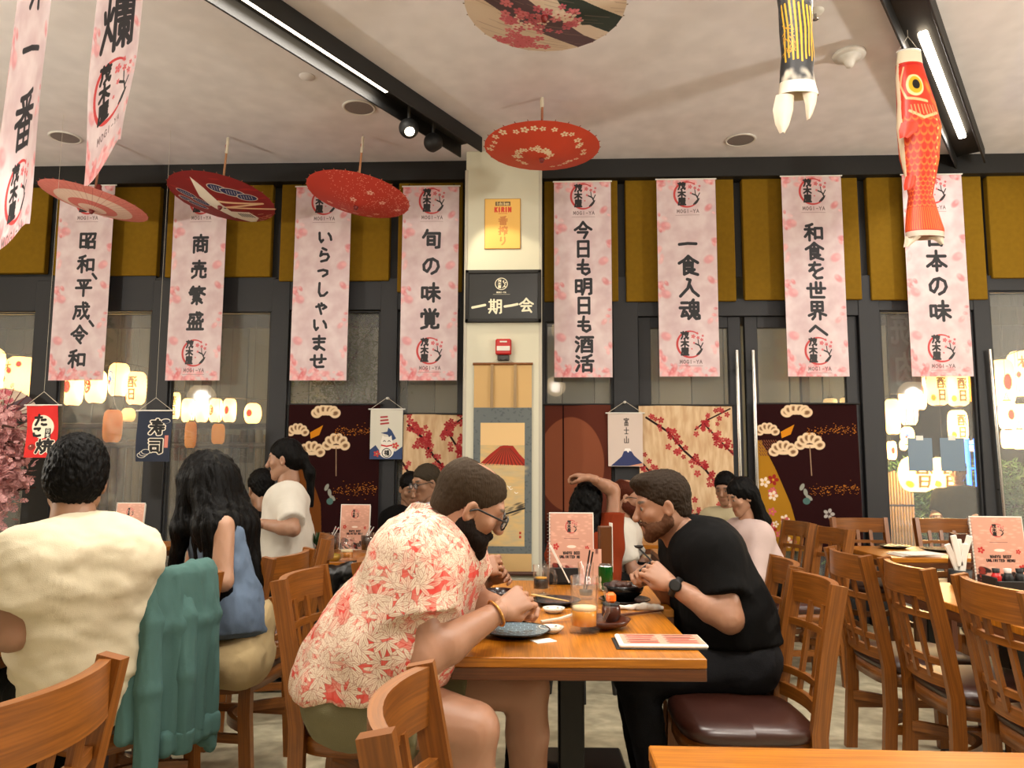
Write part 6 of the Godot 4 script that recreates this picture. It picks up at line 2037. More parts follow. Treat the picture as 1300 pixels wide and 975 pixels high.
# ------------------------------------------------------------------ people
var hand_cache := {}
func hand_geo(curl: float, thumb: float, cell := 0.004) -> Array:
	# wrist at the origin, fingers along +y, palm towards -z, thumb on +x
	var key := "%.2f %.2f %.4f" % [curl, thumb, cell]
	if hand_cache.has(key): return hand_cache[key]
	var b := Blob.new()
	b.cap(Vector3(0, -0.035, 0), Vector3(0, 0.012, 0), 0.025, 0.024, 0.02)
	var lens := [0.058, 0.072, 0.078, 0.070]
	for i in 4:
		var x := -0.031 + 0.0205 * i
		b.cap(Vector3(x * 0.55, 0.012, 0), Vector3(x, 0.086, -0.002 * absf(i - 1.5)), 0.016, 0.0125, 0.012)
		var p := Vector3(x, 0.088, -0.003)
		var a := curl * 0.75 + 0.06 * (3 - i)
		var l: float = lens[i]
		var r := 0.0098 if i > 0 else 0.0085
		for s in 3:
			var d := Vector3(sin((i - 1.5) * 0.05), cos(a), -sin(a))
			var q: Vector3 = p + d * l * [0.46, 0.31, 0.24][s]
			b.cap(p, q, r, r * 0.92, 0.004)
			r *= 0.93
			p = q
			a += curl
	var t0 := Vector3(0.022, 0.02, -0.004)
	var t1 := Vector3(0.046 - 0.006 * thumb, 0.052, -0.012 - 0.014 * thumb)
	var t2 := Vector3(0.056 - 0.026 * thumb, 0.085, -0.018 - 0.026 * thumb)
	var t3 := Vector3(0.060 - 0.042 * thumb, 0.110, -0.022 - 0.036 * thumb)
	b.cap(t0, t1, 0.019, 0.0135, 0.012)
	b.cap(t1, t2, 0.0125, 0.011, 0.004)
	b.cap(t2, t3, 0.011, 0.0092, 0.004)
	hand_cache[key] = b.arrays(cell)
	return hand_cache[key]

func frame(at: Vector3, fwd: Vector3, up: Vector3, s := 1.0) -> Transform3D:
	# z along fwd, y near up
	var z := fwd.normalized()
	var x := up.cross(z).normalized()
	var y := z.cross(x).normalized()
	return Transform3D(Basis(x * s, y * s, z * s), at)

func head_geo(o: Dictionary, skin: Color, cell: float) -> Array:
	var b := Blob.new()
	b.base = skin
	var fem: float = o.get("fem", 0.0)
	var jaw: float = o.get("jaw", 1.0)
	b.ell(Vector3(0, 0.030, -0.014), Vector3(0.076, 0.090, 0.098), 0.02)
	b.ell(Vector3(0, -0.028, 0.022), Vector3(0.060 * jaw, 0.082, 0.066), 0.03)
	for s in [-1.0, 1.0]:
		b.cap(Vector3(s * 0.046 * jaw, -0.055, 0.0), Vector3(s * 0.016, -0.095, 0.062), 0.024, 0.02, 0.025)
		b.ell(Vector3(s * 0.042, -0.018, 0.060), Vector3(0.022, 0.018, 0.018), 0.02)
		b.ell(Vector3(s * 0.079, -0.006, -0.006), Vector3(0.010, 0.031, 0.019), 0.008, [], Basis(Vector3(0, 1, 0), s * -0.35))
		b.ell(Vector3(s * 0.085, -0.004, 0.0), Vector3(0.006, 0.018, 0.010), 0.006, [], Basis(Vector3(0, 1, 0), s * -0.35), true)
	b.cap(Vector3(-0.036, 0.030, 0.076), Vector3(0.036, 0.030, 0.076), 0.013 - 0.004 * fem, 0.013 - 0.004 * fem, 0.02)
	for s in [-1.0, 1.0]:
		b.ell(Vector3(s * 0.031, 0.008, 0.098), Vector3(0.018, 0.012, 0.014), 0.012, [], Basis(), true)
		b.ell(Vector3(s * 0.031, 0.008, 0.078), Vector3(0.0125, 0.0115, 0.0125), 0.003)
	b.cap(Vector3(0, 0.020, 0.086), Vector3(0, -0.022, 0.110), 0.0075, 0.0115 - 0.002 * fem, 0.012)
	b.ell(Vector3(0, -0.028, 0.106), Vector3(0.017 - 0.003 * fem, 0.011, 0.013), 0.01)
	b.cap(Vector3(-0.020, -0.062, 0.083), Vector3(0.020, -0.062, 0.083), 0.0065, 0.0065, 0.008)
	b.cap(Vector3(-0.016, -0.073, 0.082), Vector3(0.016, -0.073, 0.082), 0.0075, 0.0075, 0.008)
	b.ell(Vector3(0, -0.102, 0.068), Vector3(0.022, 0.017, 0.018), 0.018)
	b.cap(Vector3(0, -0.05, -0.03), Vector3(0, -0.13, -0.035), 0.056 - 0.008 * fem, 0.056 - 0.008 * fem, 0.03)
	var brow: Color = o.get("brow", Color(0.03, 0.02, 0.015))
	for s in [-1.0, 1.0]:
		b.paint(Vector3(s * 0.031, 0.008, 0.090), Vector3(0.016, 0.0075, 0.02), Color(0.30, 0.25, 0.22))
		b.paint(Vector3(s * 0.031, 0.008, 0.092), Vector3(0.0105, 0.009, 0.02), Color(0.03, 0.022, 0.018))
		b.paint(Vector3(s * 0.035, 0.034, 0.086), Vector3(0.024, 0.0075, 0.025), brow)
	b.paint(Vector3(0, -0.067, 0.088), Vector3(0.026, 0.014, 0.02), Color(skin.r * 0.85, skin.g * 0.55, skin.b * 0.55, 0.7))
	if o.has("stubble"):
		for s in [-1.0, 1.0]: b.paint(Vector3(s * 0.035, -0.085, 0.035), Vector3(0.055, 0.055, 0.075), o.stubble)
		b.paint(Vector3(0, -0.048, 0.09), Vector3(0.03, 0.011, 0.03), o.stubble)
	return b.arrays(cell)

func skin_mat(key: String) -> StandardMaterial3D:
	var m := mat(key, Color.WHITE, 0.48)
	m.vertex_color_use_as_albedo = true
	m.subsurf_scatter_enabled = true
	m.subsurf_scatter_strength = 0.06
	return m

func cloth(key: String, c: Color, depth := 0.12, sc := 9.0, rough := 0.85) -> StandardMaterial3D:
	var m := mat(key, c, rough)
	if not m.heightmap_enabled: bump(m, M.weave, depth, sc)
	m.metallic_specular = 0.25
	if c.v > 0.1:
		m.rim_enabled = true
		m.rim = 0.12
		m.rim_tint = 0.8
	return m

func human(d: Dictionary) -> Dictionary:
	var S: Array = d.sh
	var E: Array = d.el
	var W: Array = d.wr
	var H: Array = d.hip
	var K: Array = d.kn
	var A: Array = d.an
	var b: float = d.get("bulk", 1.0)
	var belly: float = d.get("belly", 1.0)
	var cell: float = d.get("cell", 0.014)
	var hcell: float = d.get("hcell", 0.0045)
	var mid: Vector3 = (S[0] + S[1]) / 2
	var P: Vector3 = (H[0] + H[1]) / 2
	var o := Vector3(P.x, 0, P.z)
	var t := thing("person", d.label, "person", o, 0, d.get("group", ""))
	var back := Transform3D(Basis(), -o)
	var ht := frame(d.head, d.face, d.get("up", Vector3.UP), d.get("hscale", 1.0))
	var skin: Color = d.skin
	# skin: one mesh of head, neck, arms, hands and legs
	var sk := Shell.new()
	var bs := Blob.new()
	bs.base = skin
	var nb: Vector3 = d.get("neck", mid + Vector3(0, 0.02, 0))
	bs.cap(nb, ht * Vector3(0, -0.06, -0.02), 0.064 * b, 0.056, 0.03)
	bs.cap(S[0].lerp(mid, 0.3), S[1].lerp(mid, 0.3), 0.06 * b, 0.06 * b, 0.04)
	for i in 2:
		bs.cap(S[i], E[i], 0.054 * b, 0.045 * b, 0.03)
		var m1: Vector3 = E[i].lerp(W[i], 0.3)
		bs.cap(E[i], m1, 0.044 * b, 0.046 * b, 0.02)
		bs.cap(m1, W[i], 0.046 * b, 0.0285 * sqrt(b), 0.02)
	var legs: float = d.get("legs", 2.0)
	if legs < 2.0:
		for i in 2:
			bs.cap(H[i].lerp(K[i], 0.3), K[i], 0.082 * b, 0.062 * b, 0.02)
			bs.cap(K[i], K[i].lerp(A[i], 0.3), 0.058 * b, 0.056 * b, 0.02)
			bs.cap(K[i].lerp(A[i], 0.3), A[i], 0.056 * b, 0.038 * b, 0.02)
	sk.add(bs.arrays(cell), back)
	sk.add(head_geo(d.get("looks", {}), skin, hcell), back * ht)
	var curls: Array = d.get("curl", [0.5, 0.5])
	for i in 2:
		var dir: Vector3 = (d.hand[i] - W[i]).normalized()
		var pn: Vector3 = d.palm[i]
		var z := (-pn - dir * (-pn).dot(dir)).normalized()
		var x := dir.cross(z).normalized()
		if i == d.get("flip", 1): x = -x
		var hs: float = d.get("hands", 1.0)
		var g: Array = hand_geo(curls[i], 1.0 if curls[i] > 0.6 else 0.4, d.get("fcell", 0.004))
		var cs := PackedColorArray()
		cs.resize(g[0].size())
		cs.fill(skin)
		sk.add([g[0], g[1], cs, g[3]], back * Transform3D(Basis(x * hs, dir * hs, z * hs), W[i]))
	part(t, "body", sk.done(), skin_mat("skin"))
	# top
	var tb := Blob.new()
	var g: float = d.get("loose", 0.012)
	var hem := []
	if d.has("hem"): hem = [[P + Vector3(0, d.hem, 0), d.get("hem_n", Vector3(0, -1, 0))]]
	for i in 2:
		var si: Vector3 = S[i].lerp(mid, 0.42)
		var hi: Vector3 = H[i].lerp(P, 0.25)
		var bm: Vector3 = si.lerp(hi, 0.62) + d.get("belly_push", Vector3.ZERO)
		tb.cap(si.lerp(hi, 0.08), bm, 0.108 * b + g, 0.118 * b * belly + g, 0.07, hem)
		tb.cap(bm, hi.lerp(si, 0.06), 0.118 * b * belly + g, 0.122 * b * belly + g, 0.07, hem)
		if d.get("sleeve", 0.55) > 0.0: tb.cap(S[i].lerp(mid, 0.12), si, 0.066 * b + g, 0.085 * b + g, 0.07)
		var fr: float = d.get("sleeve", 0.55)
		if fr > 0.0:
			var e: Vector3 = S[i].lerp(E[i], minf(fr, 1.0))
			var n: Vector3 = (E[i] - S[i]).normalized()
			tb.cap(S[i].lerp(mid, 0.05), e + n * 0.05, 0.066 * b + g, (0.056 * b + g) * (1.0 if fr > 1.0 else d.get("flare", 1.08)), 0.05, [[e, n]] if fr <= 1.0 else [])
			if fr > 1.0:
				var w: Vector3 = E[i].lerp(W[i], fr - 1.0)
				var n2: Vector3 = (W[i] - E[i]).normalized()
				tb.cap(E[i], w + n2 * 0.03, 0.052 * b + g, 0.038 * b + g * 0.8, 0.04, [[w, n2]])
	tb.cap(mid + (P - mid) * 0.12, P + (mid - P) * 0.1, 0.105 * b + g, 0.125 * b * belly + g, 0.08, hem)
	tb.cap(mid + (nb - mid) * 0.1, nb + (mid - nb).normalized() * 0.02, 0.09 * b + g * 0.5, 0.064 * b + g * 0.6, 0.05)
	tb.rough(noise(d.get("fold_f", 7.0), int(o.x * 50) + 3, 3), d.get("fold", 0.010), d.get("fold_s", Vector3(1, 0.55, 1)))
	part(t, d.get("top_name", "shirt"), blob_mesh(tb, cell * 0.9, back), d.top, Vector3.ZERO, d.get("top_label", ""))
	# trousers or shorts
	var pb := Blob.new()
	pb.cap(H[0], H[1], 0.118 * b, 0.118 * b, 0.05)
	if d.has("waist"): pb.cap(P, d.waist, 0.13 * b, 0.125 * b, 0.06)
	for i in 2:
		if legs < 1.0:
			var e: Vector3 = H[i].lerp(K[i], legs)
			var n: Vector3 = (K[i] - H[i]).normalized()
			pb.cap(H[i], e + n * 0.06, 0.108 * b, 0.094 * b, 0.03, [[e, n]])
		else:
			pb.cap(H[i], K[i], 0.104 * b, 0.072 * b, 0.03)
			pb.cap(K[i], A[i], 0.070 * b, 0.052 * b, 0.03)
	pb.rough(noise(9.0, int(o.z * 50) + 9, 3), 0.008)
	part(t, "shorts" if legs < 1.0 else "trousers", blob_mesh(pb, cell, back), d.bottom)
	var fwd: Vector3 = d.get("feet", Vector3(d.face.x, 0, d.face.z).normalized())
	var sh := Blob.new()
	for i in 2:
		sh.cap(A[i] + Vector3(0, -0.03, 0), A[i] + fwd * 0.15 + Vector3(0, -0.045, 0), 0.045, 0.038, 0.03)
	part(t, "shoes", blob_mesh(sh, 0.016, back), mat("dark_shoes", Color(0.06, 0.055, 0.05), 0.5))
	return {"node": t, "head": back * ht, "back": back, "cell": hcell}

func hair(h: Dictionary, b: Blob, key: String, c: Color, called := "hair", amp := 0.004, freq := 60.0, stretch := Vector3(1, 0.35, 1), rough := 0.42, cell := 0.0) -> void:
	b.rough(noise(freq, 5, 2), amp, stretch)
	var m := mat(key, c, rough)
	m.metallic_specular = 0.22
	if not m.heightmap_enabled: bump(m, M.strand, 0.18, 5.0)
	part(h.node, called, blob_mesh(b, cell if cell > 0.0 else maxf(h.cell, 0.005), h.head), m)
func hairline(y: float, z: float, y2 := -0.075, z2 := -0.065) -> Array:
	# keep what lies above and behind the line from the forehead (y, z) to the nape (y2, z2)
	var d := Vector3(0, y2 - y, z2 - z).normalized()
	var n := Vector3(0, d.z, -d.y)
	if n.z < 0: n = -n
	return [Vector3(0, y, z), n]
func short_hair(vol := 0.0, front := 0.088, nape := -0.072) -> Blob:
	var b := Blob.new()
	var cl := [hairline(0.068, front)]
	b.ell(Vector3(0, 0.040 + vol * 0.5, -0.018), Vector3(0.081 + vol * 0.4, 0.092 + vol * 0.6, 0.102 + vol * 0.4), 0.01, cl)
	b.ell(Vector3(0, -0.02, -0.055), Vector3(0.062, 0.06, 0.056), 0.02, [[Vector3(0, nape, 0), Vector3(0, -1, 0)]])
	return b
func collar(h: Dictionary, c: Vector3, axis: Vector3, front: Vector3, r: float, tall: float, m: Material) -> void:
	# a folded collar: a flared band round the neck, open in front
	var y := axis.normalized()
	var z := (front - y * front.dot(y)).normalized()
	var x := y.cross(z)
	var g := []
	for k in 5:
		var row := []
		for i in 19:
			var a := lerpf(0.32, TAU - 0.32, i / 18.0)
			var drop := 0.035 * pow(maxf(0.0, cos(a)), 2.0)
			var v: float = [0.0, 0.5, 1.0, 0.6, 0.1][k]
			var rr: float = r + [0.010, 0.004, 0.002, 0.012, 0.022][k]
			row.append(c + (z * cos(a) + x * sin(a)) * rr + y * (v * tall - drop))
		g.append(row)
	part(h.node, "collar", mb().sheet(g, 0.002).done(), m)
func beard(h: Dictionary, key: String, c: Color, thick: float) -> void:
	var b := Blob.new()
	var e := 0.005 * thick
	var cut := [Vector3(0, -0.036, 0.09), Vector3(0, 0.72, 0.69)]
	for s in [-1.0, 1.0]:
		b.cap(Vector3(s * 0.067, -0.012, -0.002), Vector3(s * 0.060, -0.055, 0.006), 0.010, 0.018 + e, 0.02)
		b.cap(Vector3(s * 0.048, -0.056, 0.004), Vector3(s * 0.017, -0.096, 0.063), 0.027 + e, 0.023 + e, 0.03)
		b.ell(Vector3(s * 0.040, -0.070, 0.040), Vector3(0.026 + e, 0.030, 0.044 + e), 0.02)
		b.cap(Vector3(s * 0.026, -0.050, 0.082), Vector3(s * 0.024, -0.085, 0.076), 0.009 + e * 0.5, 0.011 + e * 0.5, 0.012)
	b.ell(Vector3(0, -0.104, 0.068), Vector3(0.026 + e, 0.020 + e, 0.022 + e), 0.02)
	if thick > 0.6: b.cap(Vector3(0, -0.110, 0.074), Vector3(0, -0.136, 0.064), 0.024, 0.017, 0.03)
	b.cap(Vector3(-0.022, -0.049, 0.089), Vector3(0.022, -0.049, 0.089), 0.007 + e * 0.4, 0.007 + e * 0.4, 0.01)
	b.ell(Vector3(0, -0.066, 0.104), Vector3(0.022, 0.0075, 0.022), 0.004, [], Basis(), true)
	hair(h, b, key, c, "beard", 0.0025, 120.0, Vector3(1, 0.5, 1), 0.7)
func glasses(h: Dictionary, key := "glasses", dark := true) -> void:
	var m := mb()
	var s: float = 1.0
	for sx in [-1, 1]:
		var r := []
		for i in 16:
			var a := TAU * i / 16
			r.append(Vector3(sx * 0.034 + cos(a) * 0.026, 0.004 + signf(sin(a)) * pow(absf(sin(a)), 0.6) * 0.019, 0.106))
		m.tube(r, 0.0026, 6, [], true)
		m.tube([Vector3(sx * 0.060, 0.012, 0.104), Vector3(sx * 0.077, 0.012, 0.085), Vector3(sx * 0.083, 0.010, 0.01), Vector3(sx * 0.082, -0.012, -0.02)], 0.003, 6)
	m.tube([Vector3(-0.009, 0.008, 0.108), Vector3(0, 0.010, 0.112), Vector3(0.009, 0.008, 0.108)], 0.0025, 6)
	var o := part(h.node, "glasses_frame", m.done(), mat("spectacle_black", Color(0.02, 0.02, 0.02), 0.3))
	o.transform = h.head
	for sx in [-1, 1]:
		var l := part(o, "lens", mb().lathe([Vector2(0, -0.001), Vector2(0.024, -0.0005), Vector2(0.024, 0.0005), Vector2(0, 0.001)], 18, Vector3(sx * 0.034, 0.004, 0.106), Basis(Vector3(1, 0, 0), PI / 2)).done(), pane("spectacle_lens", Color(0.9, 0.95, 1.0), 0.12))

func leaf_print() -> ImageTexture:
	var n := 512
	var cv := Canvas.new(n, n, Color(0.78, 0.22, 0.18))
	var rg := RandomNumberGenerator.new()
	rg.seed = 15
	for k in 160:
		var c := Vector2(rg.randf() * n, rg.randf() * n)
		var a0 := rg.randf() * TAU
		var nl := 4
		for j in nl:
			var a := a0 + (j - 1.5) * 0.62
			var l := rg.randf_range(24, 32)
			var m := c + Vector2(cos(a), sin(a)) * l
			for ox in [-n, 0, n]:
				for oy in [-n, 0, n]:
					var q := m + Vector2(ox, oy)
					if q.x < -40 or q.y < -40 or q.x > n + 40 or q.y > n + 40: continue
					cv.oval(q.x, q.y, l + 1.5, 8.6, a, Color(0.52, 0.30, 0.26), 0.08)
					cv.oval(q.x, q.y, l, 7.2, a, Color(0.84, 0.77, 0.68), 0.1)
					cv.stroke(PackedVector2Array([q - Vector2(cos(a), sin(a)) * l * 0.8, q + Vector2(cos(a), sin(a)) * l * 0.5]), 0.9, Color(0.72, 0.58, 0.50))
	return cv.tex()

const LIGHT_SKIN := Color(0.33, 0.168, 0.10)
const TAN_SKIN := Color(0.27, 0.14, 0.08)

func people() -> void:
	M.strand = noise_image(128, 128, 12.0, 8.0, Color(0.1, 0.1, 0.1), Color(1, 1, 1), 12, 3, 1.6)
	person_leaf_shirt()
	print(" A ", Time.get_ticks_msec())
	person_black_polo()
	print(" B ", Time.get_ticks_msec())
	person_white_tee()
	person_long_hair()
	print(" DG ", Time.get_ticks_msec())
	person_waitress()
	people_far()

func person_leaf_shirt() -> void:
	var lm := textured("leaf_print_cotton", leaf_print(), 0.85)
	lm.uv1_triplanar = true
	lm.uv1_scale = Vector3.ONE * 2.7
	var S0 := atz(524, 716, -2.25)
	var H0 := atz(446, 884, -2.30)
	var K0 := atz(600, 926, -2.27)
	var d := {
		"label": "person in a red and white leaf print shirt and khaki shorts eating at the table", "skin": LIGHT_SKIN, "bulk": 1.22, "belly": 1.15, "cell": 0.012, "hcell": 0.004,
		"sh": [S0, S0 + Vector3(0.06, 0.01, -0.37)], "el": [atz(538, 836, -2.20), atz(606, 776, -2.62)], "wr": [atz(634, 776, -2.32), atz(648, 772, -2.52)],
		"hand": [atz(664, 758, -2.36), atz(668, 762, -2.46)], "palm": [Vector3(0.25, -0.3, -1), Vector3(0, -0.6, 1)], "curl": [0.95, 0.9],
		"hip": [H0, H0 + Vector3(0, 0, -0.27)], "kn": [K0, atz(668, 872, -2.60)], "an": [Vector3(K0.x - 0.02, 0.09, -2.30), Vector3(-0.05, 0.09, -2.62)],
		"head": atz(597, 642, -2.42), "face": Vector3(0.84, -0.45, -0.22), "up": Vector3(0.40, 1, 0.05), "hscale": 1.09, "neck": atz(556, 676, -2.43),
		"looks": {"jaw": 1.08, "brow": Color(0.07, 0.045, 0.03)}, "legs": 0.62, "sleeve": 0.56, "flare": 1.28, "loose": 0.022, "fold": 0.014, "top": lm, "bottom": cloth("khaki_shorts", Color(0.42, 0.40, 0.30)),
		"belly_push": Vector3(0.03, 0, 0), "hem": 0.02, "hem_n": Vector3(0.1, -1, 0).normalized(), "feet": Vector3(1, 0, 0),
	}
	var h := human(d)
	var hb := short_hair(0.003, 0.080, -0.052)
	hb.ell(Vector3(0, 0.140, -0.005), Vector3(0.050, 0.034, 0.078), 0.012, [], Basis(), true)
	hair(h, hb, "brown_grey_hair", Color(0.20, 0.155, 0.11), "hair", 0.002, 130.0, Vector3(1, 0.5, 0.5), 0.65)
	beard(h, "dark_beard", Color(0.085, 0.055, 0.04), 1.0)
	glasses(h)
	var o: Vector3 = h.back.origin
	collar(h, d.neck + o + Vector3(0.008, 0.004, 0), d.head - d.neck + Vector3(-0.06, 0.05, 0), Vector3(1, -0.4, 0), 0.112, 0.055, lm)
	# bracelet on the near wrist
	var w: Vector3 = d.wr[0]
	var dir: Vector3 = (d.wr[0] - d.el[0]).normalized()
	var fr := frame(w - dir * 0.012 + o, dir, Vector3.UP)
	var ring := []
	for i in 18: ring.append(fr * Vector3(cos(TAU * i / 18) * 0.039, sin(TAU * i / 18) * 0.039, 0))
	part(h.node, "bracelet", mb().tube(ring, 0.0045, 6, [], true).done(), mat("bracelet_gold", Color(0.75, 0.55, 0.30), 0.3, 0.8))

func person_black_polo() -> void:
	var black := cloth("black_cotton", Color(0.022, 0.020, 0.020), 0.1)
	var S0 := atz(908, 702, -2.95)
	var H0 := atz(946, 838, -2.99)
	var d := {
		"label": "person in a black polo and dark jeans leaning over the table with a raised hand", "skin": LIGHT_SKIN, "bulk": 1.12, "belly": 1.08, "cell": 0.013, "hcell": 0.0045,
		"sh": [S0, S0 + Vector3(-0.05, 0.01, -0.36)], "el": [atz(926, 786, -2.86), atz(868, 772, -3.32)], "wr": [atz(852, 742, -2.94), atz(828, 735, -3.18)],
		"hand": [atz(818, 716, -2.98), atz(806, 718, -3.10)], "palm": [Vector3(-0.3, -0.2, -1), Vector3(-0.2, -0.2, 1)], "curl": [0.95, 0.8],
		"hip": [H0, H0 + Vector3(0, 0, -0.26)], "kn": [atz(808, 858, -2.98), atz(802, 848, -3.26)], "an": [Vector3(0.42, 0.09, -2.98), Vector3(0.40, 0.09, -3.26)],
		"head": atz(840, 643, -3.12), "face": Vector3(-0.96, -0.20, 0.10), "up": Vector3(-0.16, 1, 0), "hscale": 1.04, "neck": atz(880, 690, -3.12),
		"looks": {"jaw": 1.05, "brow": Color(0.06, 0.04, 0.03), "stubble": Color(0.16, 0.09, 0.06, 0.6)}, "sleeve": 0.66, "loose": 0.014, "fold": 0.010, "top": black, "top_name": "polo_shirt", "bottom": cloth("dark_jeans", Color(0.10, 0.10, 0.11), 0.15),
		"feet": Vector3(-1, 0, 0), "flip": 0, "hem": 0.07,
	}
	var h := human(d)
	var hb := short_hair(0.008, 0.086, -0.055)
	hb.ell(Vector3(0, 0.105, 0.052), Vector3(0.056, 0.032, 0.050), 0.03)
	hair(h, hb, "ash_brown_hair", Color(0.17, 0.13, 0.095), "hair", 0.0035, 120.0, Vector3(1, 0.6, 0.35), 0.6)
	beard(h, "brown_stubble", Color(0.33, 0.22, 0.155), -0.35)
	var o: Vector3 = h.back.origin
	collar(h, d.neck + o, d.head - d.neck, Vector3(-1, -0.3, 0), 0.100, 0.045, black)
	var w: Vector3 = d.wr[0]
	var dir: Vector3 = (d.wr[0] - d.el[0]).normalized()
	var fr := frame(w - dir * 0.02 + o, dir, Vector3(-0.2, 0.3, 1))
	var ring := []
	for i in 20: ring.append(fr * Vector3(cos(TAU * i / 20) * 0.037, sin(TAU * i / 20) * 0.037, 0))
	var wt := part(h.node, "wristwatch", mb().sweep(ring, [Vector2(-0.002, -0.012), Vector2(0.002, -0.012), Vector2(0.002, 0.012), Vector2(-0.002, 0.012)], dir, [], true).done(), M.black)
	var fo := frame(fr * Vector3(0, 0.041, 0), fr.basis.y, dir)
	part(wt, "case", mb().lathe([Vector2(0, -0.006), Vector2(0.022, -0.006), Vector2(0.024, 0.0), Vector2(0.022, 0.006), Vector2(0.018, 0.007)], 22, fo.origin, fo.basis * Basis(Vector3(1, 0, 0), PI / 2)).done(), mat("watch_case", Color(0.08, 0.08, 0.08), 0.3, 0.5))
	part(wt, "dial", mb().lathe([Vector2(0.0185, 0.0062), Vector2(0, 0.0064)], 22, fo.origin, fo.basis * Basis(Vector3(1, 0, 0), PI / 2)).done(), mat("watch_dial", Color(0.14, 0.14, 0.14), 0.15))

func person_white_tee() -> void:
	var P := atz(112, 880, -2.50)
	var f := Vector3(-0.84, 0, -0.54).normalized()
	var sd := Vector3(-f.z, 0, f.x)
	var H0 := P - sd * 0.085
	var H1 := P + sd * 0.085
	var d := {
		"label": "person with short black hair and a plain white tee seen from behind", "skin": TAN_SKIN, "bulk": 1.03, "belly": 0.86, "cell": 0.014, "hcell": 0.005,
		"sh": [atz(30, 708, -2.22), atz(168, 704, -2.48)], "el": [atz(14, 806, -2.22), atz(176, 800, -2.78)], "wr": [atz(92, 806, -2.62), atz(110, 800, -2.86)],
		"hand": [atz(110, 806, -2.75), atz(90, 800, -2.94)], "palm": [Vector3(0, -1, 0), Vector3(0, -1, 0)], "curl": [0.4, 0.4],
		"hip": [H0, H1], "kn": [H0 + f * 0.42, H1 + f * 0.42], "an": [H0 + f * 0.40 + Vector3(0, -0.45, 0), H1 + f * 0.40 + Vector3(0, -0.45, 0)],
		"head": atz(97, 612, -2.42), "face": Vector3(-0.42, -0.16, -0.9), "up": Vector3(0, 1, -0.1), "hscale": 1.0, "neck": atz(98, 672, -2.38),
		"looks": {"jaw": 1.05}, "sleeve": 0.62, "loose": 0.02, "fold": 0.022, "fold_f": 4.6, "fold_s": Vector3(0.9, 1.6, 0.9), "top": cloth("white_cotton", Color(0.80, 0.76, 0.66), 0.08), "top_name": "t_shirt", "bottom": cloth("black_trousers", Color(0.03, 0.03, 0.03)),
	}
	for k in ["an"]:
		for i in 2: d[k][i].y = 0.09
	var h := human(d)
	var hb := short_hair(0.022, 0.09)
	hb.ell(Vector3(0, 0.0, -0.05), Vector3(0.086, 0.082, 0.075), 0.03, [[Vector3(0, -0.070, 0), Vector3(0, -1, 0)]])
	hair(h, hb, "black_hair", Color(0.018, 0.015, 0.014), "hair", 0.006, 90.0, Vector3(1, 0.35, 1), 0.5)
	# cardigan hung over the back of his chair
	cardigan()

func cardigan() -> void:
	var teal := cloth("teal_jersey", Color(0.27, 0.385, 0.37), 0.08, 9.0, 0.9)
	var o := Vector3(-1.535, 0, -2.74)
	var yaw := atan2(-0.90, -0.43)
	var t := thing("cardigan", "teal cardigan draped over a chair back", "cardigan", o, yaw)
	# in the chair's frame: back at z = -0.28, near the camera is -z
	var b := Blob.new()
	var n := 9
	for i in n:
		var u := -1.0 + 2.0 * i / (n - 1)
		var x := u * 0.165
		var zb := -0.292 - 0.045 * (1.0 - u * u)
		var drop := 0.44 + 0.03 * sin(i * 1.9) - (0.10 if i < 2 else 0.0)
		b.cap(Vector3(x, 0.935, zb), Vector3(x * 1.03, 0.78, zb - 0.030), 0.026, 0.023, 0.04)
		b.cap(Vector3(x * 1.03, 0.78, zb - 0.030), Vector3(x * 1.05, drop, zb - 0.030 + 0.010 * sin(i * 2.3)), 0.023, 0.025, 0.022)
		b.cap(Vector3(x, 0.935, zb + 0.02), Vector3(x, 0.66, zb + 0.075), 0.022, 0.02, 0.04)
	b.rough(noise(7.0, 8, 3), 0.018, Vector3(1.8, 0.22, 1.8))
	part(t, "body", blob_mesh(b, 0.011), teal)
	# two hanging sleeves with cuffs
	for q in [[0.120, 0.60, 0.30, 0.036], [-0.01, 0.62, 0.43, 0.038]]:
		var s := Blob.new()
		var x: float = q[0]
		var r: float = q[3]
		s.cap(Vector3(x - 0.01, 0.935, -0.318), Vector3(x + 0.004, 0.80, -0.362), 0.030, r, 0.012)
		s.cap(Vector3(x + 0.004, 0.80, -0.362), Vector3(x + 0.012, q[1], -0.378), r, r + 0.003, 0.012)
		s.cap(Vector3(x + 0.012, q[1], -0.378), Vector3(x + 0.004, q[2], -0.374), r + 0.003, r, 0.012)
		s.rough(noise(9.0, 18, 3), 0.010, Vector3(1.8, 0.2, 1.8))
		var sl := part(t, "sleeve", blob_mesh(s, 0.009), teal)
		var c := Blob.new()
		c.cap(Vector3(x + 0.004, q[2] + 0.005, -0.374), Vector3(x + 0.002, q[2] - 0.055, -0.371), r + 0.003, r - 0.002, 0.02, [[Vector3(x, q[2] - 0.062, -0.375), Vector3(0, -1, 0)], [Vector3(x, q[2] + 0.012, -0.375), Vector3(0, 1, 0)]])
		part(sl, "cuff", blob_mesh(c, 0.007), teal)
	var hm := Blob.new()
	for k in 6: hm.cap(Vector3(-0.165 + k * 0.045, 0.432, -0.335 - 0.008 * k), Vector3(-0.165 + k * 0.045, 0.395, -0.337 - 0.008 * k), 0.028, 0.026, 0.02)
	part(t, "hem_band", blob_mesh(hm, 0.009), teal)

